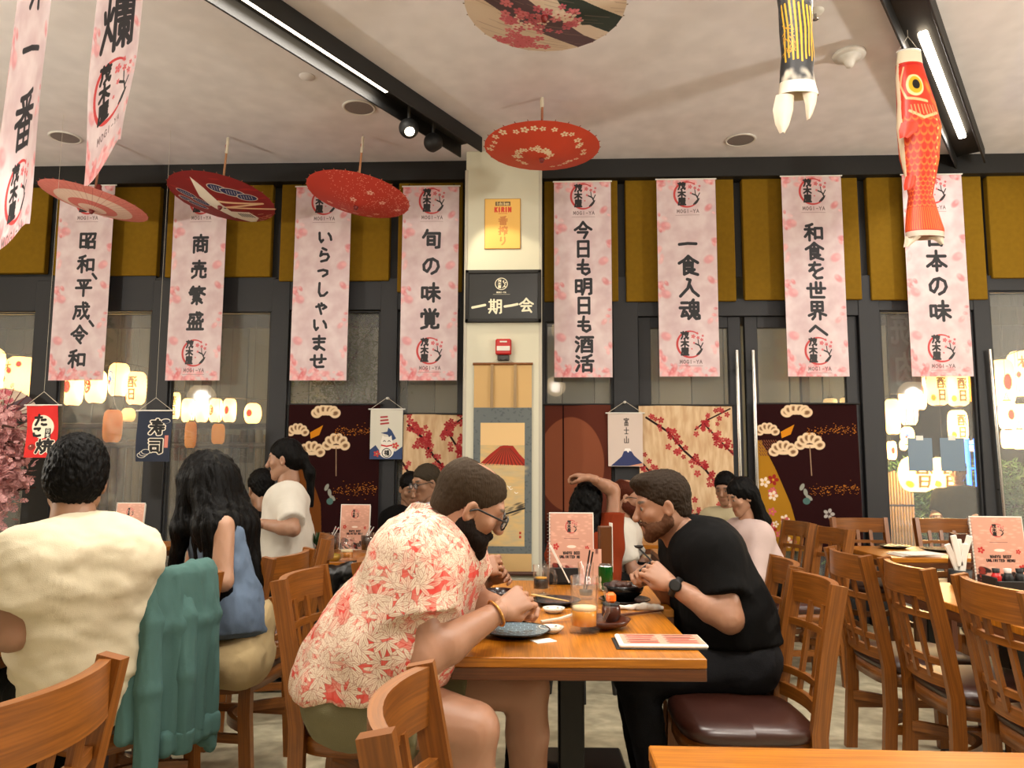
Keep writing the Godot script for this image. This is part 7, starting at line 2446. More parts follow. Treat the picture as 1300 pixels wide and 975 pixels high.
func person_long_hair() -> void:
	var z := -3.14
	var H0 := atz(302, 842, z + 0.05)
	var d := {
		"label": "person with very long black hair, blue grey sleeveless top and beige shorts", "skin": Color(0.36, 0.195, 0.12), "bulk": 0.84, "cell": 0.012, "hcell": 0.005,
		"sh": [atz(283, 668, z + 0.12), atz(258, 668, z - 0.18)], "el": [atz(283, 738, z + 0.16), atz(240, 745, z - 0.25)], "wr": [atz(228, 748, z + 0.02), atz(205, 738, z - 0.2)],
		"hand": [atz(205, 735, z - 0.05), atz(190, 735, z - 0.15)], "palm": [Vector3(0, -1, 0), Vector3(0, -1, 0)], "curl": [0.6, 0.6],
		"hip": [H0, H0 + Vector3(-0.03, 0, -0.20)], "kn": [H0 + Vector3(-0.38, 0.0, 0.03), H0 + Vector3(-0.40, 0, -0.2)], "an": [Vector3(H0.x - 0.36, 0.09, z + 0.05), Vector3(H0.x - 0.38, 0.09, z - 0.15)],
		"head": atz(258, 618, z - 0.02), "face": Vector3(-0.88, -0.08, -0.30), "hscale": 1.03,
		"looks": {"fem": 1.0, "jaw": 0.92}, "legs": 0.8, "sleeve": 0.0, "loose": 0.008, "fold": 0.012, "fold_f": 11.0, "hem": 0.13, "top": cloth("blue_grey_cotton", Color(0.36, 0.42, 0.50), 0.08), "top_name": "tank_top", "bottom": cloth("beige_shorts", Color(0.66, 0.58, 0.43)),
		"waist": H0 + Vector3(0.0, 0.15, -0.10),
	}
	var h := human(d)
	var b := Blob.new()
	b.ell(Vector3(0, 0.042, -0.02), Vector3(0.094, 0.106, 0.116), 0.02, [hairline(0.074, 0.09, -0.2, 0.0)])
	for s in [-1.0, 0.0, 1.0]:
		b.cap(Vector3(s * 0.055, 0.03, -0.06), Vector3(s * 0.075, -0.16, -0.115), 0.058, 0.066, 0.05)
		b.cap(Vector3(s * 0.075, -0.16, -0.115), Vector3(s * 0.085, -0.40, -0.155), 0.066, 0.048, 0.05)
	for s in [-1.0, 1.0]:
		b.cap(Vector3(s * 0.078, 0.03, 0.02), Vector3(s * 0.092, -0.16, 0.02), 0.028, 0.036, 0.04)
		b.cap(Vector3(s * 0.092, -0.16, 0.02), Vector3(s * 0.098, -0.36, 0.075), 0.036, 0.020, 0.04)
	b.cap(Vector3(0.085, -0.14, -0.06), Vector3(0.115, -0.40, -0.075), 0.03, 0.014, 0.02)
	hair(h, b, "black_hair", Color.BLACK, "hair", 0.009, 40.0, Vector3(1, 0.13, 1), 0.38, 0.008)

func person_waitress() -> void:
	var H0 := atz(356, 712, -4.55)
	var d := {
		"label": "person standing in a white tee and black trousers with a dark ponytail", "skin": Color(0.31, 0.165, 0.105), "bulk": 0.92, "cell": 0.016, "hcell": 0.006,
		"sh": [atz(366, 634, -4.53), atz(360, 634, -4.84)], "el": [atz(372, 672, -4.38), atz(356, 672, -4.9)], "wr": [atz(328, 664, -4.42), atz(322, 662, -4.75)],
		"hand": [atz(314, 660, -4.5), atz(312, 658, -4.72)], "palm": [Vector3(0, -1, 0), Vector3(0, -1, 0)], "curl": [0.7, 0.7], "fcell": 0.006,
		"hip": [H0, H0 + Vector3(0, 0, -0.22)], "kn": [Vector3(H0.x, 0.42, -4.56), Vector3(H0.x - 0.03, 0.42, -4.76)], "an": [Vector3(H0.x + 0.02, 0.09, -4.57), Vector3(H0.x, 0.09, -4.77)],
		"head": atz(361, 584, -4.69), "face": Vector3(-0.97, -0.12, 0.1), "up": Vector3(-0.05, 1, 0), "hscale": 0.98,
		"looks": {"fem": 1.0, "jaw": 0.96}, "sleeve": 0.78, "loose": 0.022, "fold": 0.012, "top": cloth("white_jersey", Color(0.78, 0.76, 0.72), 0.08), "top_name": "t_shirt", "bottom": mats["black_trousers"],
		"waist": H0 + Vector3(0, 0.10, -0.11), "hem": 0.0,
	}
	var h := human(d)
	var b := short_hair(0.006, 0.084)
	b.ell(Vector3(0, 0.0, -0.05), Vector3(0.080, 0.07, 0.070), 0.03, [[Vector3(0, -0.060, 0), Vector3(0, -1, 0)]])
	b.ell(Vector3(0, 0.01, -0.115), Vector3(0.03, 0.03, 0.03), 0.02)
	b.cap(Vector3(0, 0.01, -0.12), Vector3(0, -0.10, -0.15), 0.022, 0.032, 0.03)
	b.cap(Vector3(0, -0.10, -0.15), Vector3(0, -0.30, -0.14), 0.032, 0.016, 0.03)
	hair(h, b, "black_hair", Color.BLACK, "hair", 0.004, 50.0, Vector3(1, 0.3, 1), 0.38, 0.007)

func seated(label: String, head: Vector3, face: Vector3, ll: float, skin: Color, top: Material, sleeve: float, o := {}) -> Dictionary:
	# a generic seated figure: the spine hangs below the head, facing the way of «face»
	var f := Vector3(face.x, 0, face.z).normalized()
	var s := Vector3(-f.z, 0, f.x)
	var lean: float = o.get("lean", 0.08)
	var mid := head + Vector3(0, -0.235, 0) - f * lean * 0.5
	var hip := Vector3(head.x, 0.585, head.z) - f * (lean + 0.06)
	var w := 0.17 * ll
	var el: Array = o.get("el", [mid - s * (w + 0.06) + Vector3(0, -0.24, 0) + f * 0.10, mid + s * (w + 0.06) + Vector3(0, -0.24, 0) + f * 0.10])
	var wr: Array = o.get("wr", [el[0] + f * 0.22 + s * 0.06 + Vector3(0, 0.05, 0), el[1] + f * 0.22 - s * 0.06 + Vector3(0, 0.05, 0)])
	var d := {
		"label": label, "skin": skin, "bulk": ll * 0.95, "cell": 0.023, "hcell": 0.0075, "fcell": 0.008,
		"sh": [mid - s * w, mid + s * w], "el": el, "wr": wr,
		"hand": o.get("hand", [wr[0] + f * 0.08, wr[1] + f * 0.08]), "palm": o.get("palm", [Vector3(0, -1, 0), Vector3(0, -1, 0)]), "curl": [0.7, 0.7],
		"hip": [hip - s * 0.11, hip + s * 0.11], "kn": [hip - s * 0.12 + f * 0.41, hip + s * 0.12 + f * 0.41], "an": [hip - s * 0.12 + f * 0.38 + Vector3(0, -0.495, 0), hip + s * 0.12 + f * 0.38 + Vector3(0, -0.495, 0)],
		"head": head, "face": face, "looks": o.get("looks", {}), "sleeve": sleeve, "loose": 0.016, "fold": 0.012, "top": top, "bottom": mats["black_trousers"], "hscale": o.get("hscale", 0.98),
	}
	if o.has("chair"): chair_at(hip.x + f.x * 0.04, hip.z + f.z * 0.04, atan2(f.x, f.z), o.chair)
	if o.has("stool"): stool(Vector3(hip.x, 0, hip.z), o.stool)
	return human(d)

func stool(at: Vector3, label: String) -> void:
	var st := thing("round_stool", label, "stool", at)
	part(st, "seat", mb().lathe([Vector2(0, 0.44), Vector2(0.17, 0.44), Vector2(0.18, 0.46), Vector2(0.17, 0.48), Vector2(0, 0.485)], 20).done(), M.black)
	for k in 4:
		part(st, "leg", mb().tube([Vector3(cos(k * PI / 2) * 0.14, 0.45, sin(k * PI / 2) * 0.14), Vector3(cos(k * PI / 2) * 0.19, 0, sin(k * PI / 2) * 0.19)], 0.014, 8).done(), M.black)

func people_far() -> void:
	# person with an arm raised over the head
	var hd := atz(747, 641, -4.75)
	var h := seated("person in a rust orange tee with one arm raised over dark hair", hd, Vector3(0.35, -0.05, -0.9), 0.95, LIGHT_SKIN, cloth("rust_cotton", Color(0.46, 0.165, 0.06), 0.1), 0.6, {
		"el": [hd + Vector3(-0.24, -0.42, -0.1), atz(779, 622, -4.70)], "wr": [hd + Vector3(-0.15, -0.40, -0.3), atz(750, 607, -4.62)], "hand": [hd + Vector3(-0.1, -0.4, -0.4), atz(735, 603, -4.66)], "palm": [Vector3(0, -1, 0), Vector3(0, -1, 0)], "stool": "dark round stool under the person in the rust orange tee"})
	var b := short_hair(0.016, 0.09)
	for s in [-1.0, 0.0, 1.0]:
		b.cap(Vector3(s * 0.05, 0.0, -0.06), Vector3(s * 0.06, -0.16, -0.085), 0.05, 0.042, 0.04)
	hair(h, b, "black_hair", Color.BLACK, "hair", 0.010, 45.0, Vector3(1, 0.4, 1), 0.38, 0.008)
	# red bearded man
	hd = atz(797, 632, -5.25)
	h = seated("person with a red beard, glasses and a white tee at the small back table", hd, Vector3(0.93, -0.15, 0.2), 1.0, LIGHT_SKIN, mats["white_jersey"], 0.7, {"chair": "wooden chair the red bearded man sits on"})
	b = short_hair(0.0, 0.06)
	b.ell(Vector3(0, 0.15, 0.01), Vector3(0.06, 0.05, 0.08), 0.02, [], Basis(), true)
	hair(h, b, "red_hair", Color(0.26, 0.10, 0.04), "hair", 0.002, 80.0, Vector3.ONE, 0.6)
	beard(h, "red_hair", Color.BLACK, 1.0)
	glasses(h)
	# woman in white shirt and her companion
	hd = atz(941, 631, -5.05)
	h = seated("person in a pale shirt with long straight black hair looking down", hd, Vector3(-0.86, -0.35, 0.3), 0.85, Color(0.36, 0.195, 0.12), cloth("pale_shirt", Color(0.72, 0.64, 0.62), 0.1), 1.85, {"looks": {"fem": 1.0, "jaw": 0.92}, "hscale": 0.92})
	b = Blob.new()
	b.ell(Vector3(0, 0.040, -0.02), Vector3(0.086, 0.100, 0.106), 0.02, [hairline(0.07, 0.088, -0.2, 0.0)])
	for s in [-1.0, 0.0, 1.0]:
		b.cap(Vector3(s * 0.055, 0.0, -0.055), Vector3(s * 0.065, -0.20, -0.06), 0.05, 0.045, 0.04)
		b.cap(Vector3(s * 0.065, -0.20, -0.06), Vector3(s * 0.07, -0.32, -0.02), 0.045, 0.02, 0.04)
	hair(h, b, "black_hair", Color.BLACK, "hair", 0.006, 40.0, Vector3(1, 0.2, 1), 0.38, 0.008)
	hd = atz(921, 621, -6.1)
	h = seated("person with short dark hair half hidden behind the woman in the pale shirt", hd, Vector3(-0.5, -0.25, 0.8), 0.9, TAN_SKIN, cloth("cream_tee", Color(0.66, 0.62, 0.50), 0.1), 0.6, {"hscale": 0.95, "chair": "wooden chair by the left door leaf under the half hidden diner"})
	hair(h, short_hair(0.014, 0.088), "black_hair", Color.BLACK, "hair", 0.006, 60.0, Vector3(1, 0.6, 1), 0.38)
	# two men beyond the leaf print shirt
	hd = atz(541, 613, -5.35)
	h = seated("person with greying hair and glasses beyond the leaf print shirt", hd, Vector3(-0.75, -0.25, 0.6), 1.0, TAN_SKIN, cloth("white_shirt", Color(0.74, 0.76, 0.80), 0.1), 1.0, {"chair": "wooden chair the greying man with glasses sits on"})
	hair(h, short_hair(0.004, 0.084), "grey_brown_hair", Color(0.20, 0.17, 0.13), "hair", 0.004, 80.0, Vector3.ONE, 0.6)
	glasses(h)
	hd = atz(521, 621, -6.12)
	h = seated("person with dark hair beside the greying man with glasses", hd, Vector3(0.4, -0.3, 0.85), 0.95, TAN_SKIN, mats["black_cotton"], 0.6, {"stool": "dark round stool under the dark haired man beside the pillar"})
	hair(h, short_hair(0.010, 0.086), "black_hair", Color.BLACK, "hair", 0.006, 60.0, Vector3(1, 0.6, 1), 0.38)
	# diner in teal on the far side of the leaf print man
	hd = atz(588, 640, -3.25)
	var tl := cloth("teal_tee", Color(0.24, 0.38, 0.37), 0.1)
	h = seated("person in a teal tee mostly hidden behind the leaf print man", hd, Vector3(0.9, -0.4, 0.05), 1.0, LIGHT_SKIN, tl, 0.7, {
		"el": [atz(575, 765, -3.45), atz(590, 752, -3.05)], "wr": [atz(625, 735, -3.45), atz(600, 722, -3.02)], "hand": [atz(640, 728, -3.4), atz(622, 718, -3.04)], "palm": [Vector3(0, -0.2, 1), Vector3(0.3, -0.3, -1)], "chair": "wooden chair the person in the teal tee sits on"})
	hair(h, short_hair(0.006, 0.086), "ash_brown_hair", Color.BLACK, "hair", 0.004, 80.0, Vector3.ONE, 0.55)
	# dark haired diner behind the waitress, black clothed diner at the left edge
	hd = atz(331, 622, -5.25)
	h = seated("person in black with dark hair seated behind the waitress", hd, Vector3(-0.6, -0.25, -0.7), 0.95, TAN_SKIN, mats["black_cotton"], 0.7, {"chair": "wooden chair behind the waitress under the diner in black"})
	hair(h, short_hair(0.016, 0.088), "black_hair", Color.BLACK, "hair", 0.006, 60.0, Vector3(1, 0.6, 1), 0.38)
	hd = atz(-64, 628, -2.95)
	h = seated("person in black at the left edge across from the white tee", hd, Vector3(0.9, -0.1, -0.3), 1.0, TAN_SKIN, mats["black_cotton"], 1.9, {"chair": "wooden chair across the table from the white tee"})
	hair(h, short_hair(0.012, 0.088), "black_hair", Color.BLACK, "hair", 0.006, 60.0, Vector3(1, 0.6, 1), 0.38)
	# figure set outside to stand in for a reflection in the glass
	hd = atz(1216, 618, -7.9)
	hd.y = 1.28
	h = seated("figure in dark clothes standing in for a reflection in the right window", hd, Vector3(-0.5, -0.1, 0.8), 0.95, TAN_SKIN, mats["black_cotton"], 0.7, {"stool": "dark stool under the figure standing in for a reflection"})
	hair(h, short_hair(0.010, 0.086), "black_hair", Color.BLACK, "hair", 0.006, 60.0, Vector3(1, 0.6, 1), 0.38)

# ------------------------------------------------------------------ things on the tables
const TOP := 0.7505
func on_top(px: float, py: float) -> Vector3: return aty(px, py, TOP)

func solid_glass(key: String, c: Color, alpha := 0.12) -> StandardMaterial3D:
	return pane(key, c, alpha)

func mug(label: String, at: Vector3, r: float, h: float, fill: float, drink: Color, foam: bool, handle_yaw: float) -> Node3D:
	var t := thing("glass_mug", label, "mug", at, handle_yaw)
	var g := solid_glass("mug_glass", Color(0.96, 0.97, 0.95), 0.012)
	part(t, "glass_wall", mb().lathe([Vector2(0, 0.0), Vector2(r * 1.08, 0.0), Vector2(r * 1.12, 0.012), Vector2(r * 1.0, 0.026), Vector2(r * 0.96, h * 0.5), Vector2(r * 1.0, h), Vector2(r * 0.92, h), Vector2(r * 0.88, h * 0.5), Vector2(r * 0.9, 0.024), Vector2(0, 0.022)], 28).done(), g)
	var lq := mat("drink_%s" % drink.to_html(), drink, 0.15)
	part(t, "drink", mb().lathe([Vector2(0, 0.0235), Vector2(r * 0.885, 0.0255), Vector2(r * 0.872, h * fill), Vector2(0, h * fill)], 28).done(), lq)
	if foam: part(t, "foam", mb().lathe([Vector2(0, h * fill + 0.0005), Vector2(r * 0.86, h * fill + 0.0005), Vector2(r * 0.86, h * fill + 0.012), Vector2(0, h * fill + 0.014)], 24).done(), mat("beer_foam", Color(0.86, 0.78, 0.62), 0.8))
	part(t, "handle", mb().tube([Vector3(r * 0.97, h * 0.82, 0), Vector3(r * 1.5, h * 0.80, 0), Vector3(r * 1.75, h * 0.62, 0), Vector3(r * 1.72, h * 0.4, 0), Vector3(r * 1.4, h * 0.24, 0), Vector3(r * 0.98, h * 0.22, 0)], 0.0085, 10).done(), g)
	return t

func tumbler(label: String, at: Vector3, r: float, h: float, fill: float, drink: Color, straw: Color) -> void:
	var t := thing("drinking_glass", label, "glass", at)
	part(t, "glass_wall", mb().lathe([Vector2(0, 0), Vector2(r * 0.85, 0), Vector2(r, h), Vector2(r * 0.94, h), Vector2(r * 0.8, 0.014), Vector2(0, 0.012)], 24).done(), solid_glass("mug_glass", Color.WHITE))
	part(t, "drink", mb().lathe([Vector2(0, 0.0145), Vector2(r * 0.795, 0.0155), Vector2(r * lerpf(0.8, 0.93, fill), h * fill), Vector2(0, h * fill)], 24).done(), mat("drink_%s" % drink.to_html(), drink, 0.15))
	part(t, "straw", mb().tube([Vector3(-r * 0.3, h * fill * 0.9, 0), Vector3(r * 0.5, h * 1.35, 0.01)], 0.0035, 6).done(), mat("straw_%s" % straw.to_html(), straw, 0.5))
	part(t, "straw", mb().tube([Vector3(0, h * fill * 0.9, 0.01), Vector3(r * 0.9, h * 1.3, 0.0)], 0.0035, 6).done(), mat("straw_%s" % straw.to_html(), straw, 0.5))

func bowl(called: String, label: String, at: Vector3, r: float, h: float, m: Material, food: Material, heap := 0.0, sd := 1, group := "") -> Node3D:
	var t := thing(called, label, "bowl", at, 0, group)
	part(t, "vessel", mb().lathe([Vector2(0, 0), Vector2(r * 0.5, 0), Vector2(r * 0.52, h * 0.1), Vector2(r * 0.85, h * 0.45), Vector2(r, h), Vector2(r * 0.95, h), Vector2(r * 0.8, h * 0.48), Vector2(r * 0.4, h * 0.16), Vector2(0, h * 0.14)], 30).done(), m)
	if food:
		var b := Blob.new()
		var rg := RandomNumberGenerator.new()
		rg.seed = sd
		b.ell(Vector3(0, h * 0.66, 0), Vector3(r * 0.84, h * 0.22, r * 0.84), 0.01)
		for k in 14:
			var a := rg.randf() * TAU
			var q := rg.randf() * r * 0.62
			b.ell(Vector3(cos(a) * q, h * 0.8 + heap * rg.randf(), sin(a) * q), Vector3(0.016, 0.010, 0.012) * rg.randf_range(0.8, 1.4), 0.006)
		part(t, "food", blob_mesh(b, 0.006), food)
	return t

func menu_texture(w: int, h: int, inner: bool) -> ImageTexture:
	var cv := Canvas.new(w, h, Color(0.80, 0.60, 0.52))
	var rg := RandomNumberGenerator.new()
	rg.seed = w
	for k in 90: cv.oval(rg.randf() * w, rg.randf() * h, 14, 6, 0, Color(0.90, 0.70, 0.62, 0.5), 0.6)
	if inner:
		for c in 2:
			for r in 4:
				var x := w * (0.06 + 0.48 * c)
				var y := h * (0.07 + 0.23 * r)
				cv.rect(x, y, w * 0.38 - (r % 3) * 12, 10, Color(0.24, 0.10, 0.09))
				cv.rect(x + w * 0.03, y + 14, w * 0.36, 15, [Color(0.72, 0.22, 0.18), Color(0.80, 0.36, 0.30), Color(0.62, 0.18, 0.14)][(r + c) % 3])
				cv.rect(x, y + 26, w * 0.36, 2, Color(0.45, 0.28, 0.25))
	else:
		logo(cv, w * 0.5, h * 0.20, w * 0.13)
		cv.stroke(PackedVector2Array([Vector2(w * 0.33, h * 0.38), Vector2(w * 0.67, h * 0.38)]), 1.0, Color(0.5, 0.3, 0.28))
		for q in [[0.14, 0.5, 0.07], [0.86, 0.52, 0.05], [0.3, 0.66, 0.03], [0.9, 0.76, 0.07]]: blossom(cv, w * q[0], h * q[1], w * q[2], Color(0.72, 0.14, 0.14), Color(0.9, 0.6, 0.4))
		cv.oval(w * 0.5, h * 0.5, w * 0.12, h * 0.025, 0, Color(0.93, 0.86, 0.80), 0.2)
		latin(cv, "WAGYU BEEF", w * 0.30, h * 0.575, w * 0.42, h * 0.04, 1.8, Color(0.13, 0.08, 0.08))
		latin(cv, "UNLIMITED MENU", w * 0.22, h * 0.635, w * 0.56, h * 0.036, 1.8, Color(0.13, 0.08, 0.08))
		for k in 34:
			var c: Color = [Color(0.50, 0.16, 0.12), Color(0.24, 0.12, 0.10), Color(0.80, 0.55, 0.48), Color(0.12, 0.08, 0.08)][rg.randi() % 4]
			cv.oval(rg.randf() * w, h * (0.78 + rg.randf() * 0.2), 16 + rg.randf() * 16, 8 + rg.randf() * 8, rg.randf() * 0.6, c, 0.3)
	return cv.tex()

func standing_menu(label: String, bl: Vector3, width: float, height: float, yaw: float, lean: float, tex: Texture2D, key: String, spiral := true) -> Node3D:
	var t := thing("menu", label, "menu", bl, yaw)
	var b := Basis(Vector3(1, 0, 0), -lean)
	part(t, "cover", mb().box(b * Vector3(0, height / 2, 0), Vector3(width, height, 0.006), b, 0.001).done(), M.paper)
	part(t, "pages", mb().box(b * Vector3(0.004, height / 2 - 0.003, -0.008), Vector3(width - 0.006, height - 0.01, 0.008), b, 0.001).done(), M.paper)
	var f := 0.0036
	part(t, "print", mb().sheet([[b * Vector3(-width / 2 + 0.005, height - 0.005, f), b * Vector3(width / 2 - 0.004, height - 0.005, f)], [b * Vector3(-width / 2 + 0.005, 0.005, f), b * Vector3(width / 2 - 0.004, 0.005, f)]]).done(), textured(key, tex, 0.35))
	if spiral:
		var m := mb()
		for k in 20:
			var y := height * (k + 0.5) / 20
			var p := []
			for i in 8: p.append(b * Vector3(-width / 2 + cos(TAU * i / 8) * 0.009, y, sin(TAU * i / 8) * 0.009))
			m.tube(p, 0.0014, 4, [], true)
		part(t, "spiral_binding", m.done(), M.chrome)
	return t

func plate_flat(label: String, at: Vector3, r: float, m: Material, tex: Texture2D = null, key := "") -> Node3D:
	var t := thing("plate", label, "plate", at)
	part(t, "dish", mb().lathe([Vector2(0, 0), Vector2(r * 0.62, 0), Vector2(r * 0.66, 0.004), Vector2(r, 0.018), Vector2(r * 0.98, 0.021), Vector2(r * 0.68, 0.010), Vector2(0, 0.008)], 36).done(), m)
	if tex:
		var mm := mb()
		mm.flat()
		for i in 32:
			var a := TAU * i / 32
			var b := TAU * (i + 1) / 32
			var q := func(x: float): return Vector2(0.5 + cos(x) * 0.5, 0.5 + sin(x) * 0.5)
			var s := r * 0.94
			mm.tri(Vector3(0, 0.0095, 0), Vector3(cos(b) * s, 0.0195, sin(b) * s), Vector3(cos(a) * s, 0.0195, sin(a) * s), Vector2(0.5, 0.5), q.call(b), q.call(a))
		part(t, "glaze_pattern", mm.done(), textured(key, tex, 0.2))
	return t

func sticks(label: String, a: Vector3, b: Vector3, m: Material, wrapped := false) -> void:
	var t := thing("chopsticks", label, "chopsticks", (a + b) / 2)
	var d := (b - a)
	var s := d.cross(Vector3.UP).normalized() * 0.006
	for k in [-1, 1]:
		part(t, "stick", mb().tube([a - (a + b) / 2 + s * k, b - (a + b) / 2 + s * k * 0.5], 0.0038, 6, [1.0, 0.6]).done(), m)
	if wrapped: part(t, "paper_sleeve", mb().bar([(a - b) * 0.5 * 0.2, (b - a) * 0.42], 0.024, 0.010).done(), M.paper)

func caddy(label: String, at: Vector3, w: float, h: float, d: float) -> Node3D:
	var t := thing("condiment_caddy", label, "caddy", at)
	var m: Material = M.black
	part(t, "tray", bx(-w / 2, w / 2, 0, 0.008, -d / 2, d / 2), m)
	for s in [-1.0, 1.0]:
		part(t, "side_panel", bx(s * w / 2 - 0.004, s * w / 2 + 0.004, 0.008, h, -d / 2, d / 2), m)
		part(t, "long_panel", bx(-w / 2, w / 2, 0.008, h * 0.8, s * d / 2 - 0.004, s * d / 2 + 0.004), m)
	return t

func tableware() -> void:
	var ceramic := mat("dark_glaze", Color(0.035, 0.035, 0.04), 0.22)
	var white_glaze := mat("white_glaze", Color(0.82, 0.80, 0.74), 0.2)
	var bamboo := mat("pale_bamboo", Color(0.80, 0.64, 0.40), 0.6)
	var menu_tex := menu_texture(220, 300, false)
	# near half of the main table
	mug("large glass mug a third full of amber beer", on_top(742, 803), 0.047, 0.185, 0.40, Color(0.84, 0.56, 0.08), true, -0.35)
	var cv := Canvas.new(128, 128, Color(0.16, 0.22, 0.28))
	for k in 9:
		for j in 9:
			for r in [9.0, 5.5, 2.5]:
				cv.oval(j * 16 + (8 if k % 2 else 0), k * 14 + 8, r, r, 0, Color(0.62, 0.68, 0.70), 0.08)
				cv.oval(j * 16 + (8 if k % 2 else 0), k * 14 + 8, r - 1.6, r - 1.6, 0, Color(0.10, 0.15, 0.20), 0.08)
	for k in 20: cv.oval(64 + sin(k * 2.3) * 30, 78 + cos(k * 3.1) * 14, 7, 3, k, Color(0.42, 0.26, 0.08, 0.7), 0.5)
	plate_flat("black rimmed plate with blue wave pattern and sauce traces by the table corner", on_top(655, 806), 0.115, ceramic, cv.tex(), "wave_plate_print")
	part(thing("paper_napkin", "folded white napkin half under the wave pattern plate", "napkin", on_top(690, 814)), "sheet", mb().box(Vector3(0, 0.001, 0), Vector3(0.07, 0.002, 0.05), Basis(Vector3.UP, 0.5)).done(), M.paper)
	bowl("rice_bowl", "dark bowl of yellow green food under the leaf print man's hands", on_top(655, 792), 0.068, 0.062, ceramic, mat("yellow_food", Color(0.55, 0.45, 0.10), 0.7), 0.01, 2)
	for q in [[703, 778, "small white sauce dish with black brush marks beside the chopstick plate"], [700, 803, "small white sauce dish with black brush marks beside the wave plate"]]:
		var t := bowl("sauce_dish", q[2], on_top(q[0], q[1]), 0.043, 0.02, white_glaze, null, 0, 1, "white sauce dishes")
		for k in 5:
			part(t, "brush_mark", mb().box(Vector3(cos(k * 1.3) * 0.034, 0.0158, sin(k * 1.3) * 0.034), Vector3(0.014, 0.001, 0.003), Basis(Vector3.UP, -k * 1.3)).done(), M.black)
		part(t, "sauce", mb().lathe([Vector2(0.030, 0.0085), Vector2(0, 0.0088)], 20).done(), mat("soy", Color(0.35, 0.16, 0.04), 0.1))
	var sp := thing("soup_spoon", "white ceramic soup spoon leaning towards the beer mug", "spoon", on_top(712, 790))
	part(sp, "handle", mb().bar([Vector3(-0.07, 0.006, 0.02), Vector3(0.0, 0.014, 0.0), Vector3(0.06, 0.03, -0.02)], 0.016, 0.005).done(), white_glaze)
	part(sp, "bowl", mb().lathe([Vector2(0, 0), Vector2(0.018, 0.004), Vector2(0.026, 0.014), Vector2(0.023, 0.014), Vector2(0.014, 0.006), Vector2(0, 0.004)], 18, Vector3(0.075, 0.018, -0.026)).done(), white_glaze)
	var wd := mat("brown_lacquer", Color(0.26, 0.11, 0.05), 0.3)
	bowl("wooden_dish", "shallow brown wooden dish behind the beer mug", on_top(766, 797), 0.095, 0.032, wd, null)
	var cup := thing("sauce_pot", "small brown sauce pot with an orange lid in the wooden dish", "pot", on_top(776, 792) + Vector3(0, 0.006, 0))
	part(cup, "body", mb().lathe([Vector2(0, 0), Vector2(0.026, 0), Vector2(0.034, 0.03), Vector2(0.032, 0.055), Vector2(0.026, 0.062), Vector2(0, 0.062)], 22).done(), wd)
	part(cup, "orange_lid", mb().box(Vector3(0, 0.085, 0), Vector3(0.034, 0.036, 0.034), Basis(), 0.008).done(), mat("orange_plastic", Color(0.92, 0.42, 0.04), 0.4))
	part(cup, "neck", mb().lathe([Vector2(0.03, 0.06), Vector2(0.03, 0.068), Vector2(0, 0.068)], 20).done(), M.black)
	sticks("dark chopsticks lying with a folded napkin near the black polo man", on_top(786, 783) + Vector3(0, 0.006, 0), on_top(842, 777) + Vector3(0, 0.006, 0), M.wood_dark)
	var nk := thing("paper_napkin", "rolled white napkin beside the black polo man's chopsticks", "napkin", on_top(812, 774))
	var nb := Blob.new()
	nb.cap(Vector3(-0.075, 0.008, 0), Vector3(0.02, 0.012, 0), 0.008, 0.014, 0.01).cap(Vector3(0.02, 0.012, 0), Vector3(0.085, 0.009, 0.004), 0.015, 0.009, 0.01)
	nb.rough(noise(40, 3, 2), 0.004)
	part(nk, "roll", blob_mesh(nb, 0.005), M.paper)
	# booklet lying at the corner
	var bk := thing("menu_booklet", "open pink menu booklet lying at the table corner", "menu", on_top(838, 818), 0.02)
	part(bk, "cover", bx(-0.145, 0.132, 0.0, 0.004, -0.075, 0.075), M.black)
	part(bk, "pages", bx(-0.135, 0.135, 0.004, 0.016, -0.075, 0.075), M.paper)
	part(bk, "print", mb().sheet([[Vector3(-0.122, 0.0165, -0.068), Vector3(0.129, 0.0165, -0.068)], [Vector3(-0.122, 0.0165, 0.068), Vector3(0.129, 0.0165, 0.068)]]).done(), textured("booklet_print", menu_texture(300, 180, true), 0.35))
	# far half of the main table
	plate_flat("dark blue plate carrying a pair of pale chopsticks", on_top(706, 767), 0.10, mat("blue_glaze", Color(0.07, 0.10, 0.13), 0.2))
	sticks("pale wooden chopsticks resting across the dark blue plate", on_top(676, 763) + Vector3(0, 0.026, 0), on_top(722, 772) + Vector3(0, 0.026, 0), bamboo)
	mug("glass mug half full of dark cola with lemon", on_top(687, 754), 0.037, 0.125, 0.52, Color(0.03, 0.012, 0.008), false, -0.25)
	part(get_node("glass_mug_001"), "lemon_slice", mb().lathe([Vector2(0, 0.066), Vector2(0.026, 0.066), Vector2(0.026, 0.072), Vector2(0, 0.072)], 18).done(), mat("lemon", Color(0.80, 0.58, 0.12), 0.5))
	tumbler("tall glass with ice and a dark straw behind the beer mug", on_top(744, 760), 0.034, 0.15, 0.25, Color(0.05, 0.02, 0.01), Color(0.04, 0.04, 0.04))
	var can := thing("drink_can", "green soft drink can with white lettering on the far table half", "can", on_top(769, 750))
	var cm := Canvas.new(128, 64, Color(0.03, 0.32, 0.10))
	latin(cm, "ite", 44, 14, 34, 34, 4.0, Color(0.9, 0.92, 0.88))
	cm.oval(92, 14, 7, 7, 0, Color(0.75, 0.8, 0.2), 0.2)
	part(can, "body", mb().lathe([Vector2(0.027, 0.006), Vector2(0.033, 0.014), Vector2(0.033, 0.108)], 28).done(), textured("can_print", cm.tex(), 0.25))
	part(can, "base", mb().lathe([Vector2(0, 0.003), Vector2(0.024, 0.0), Vector2(0.0272, 0.006)], 28).done(), M.chrome)
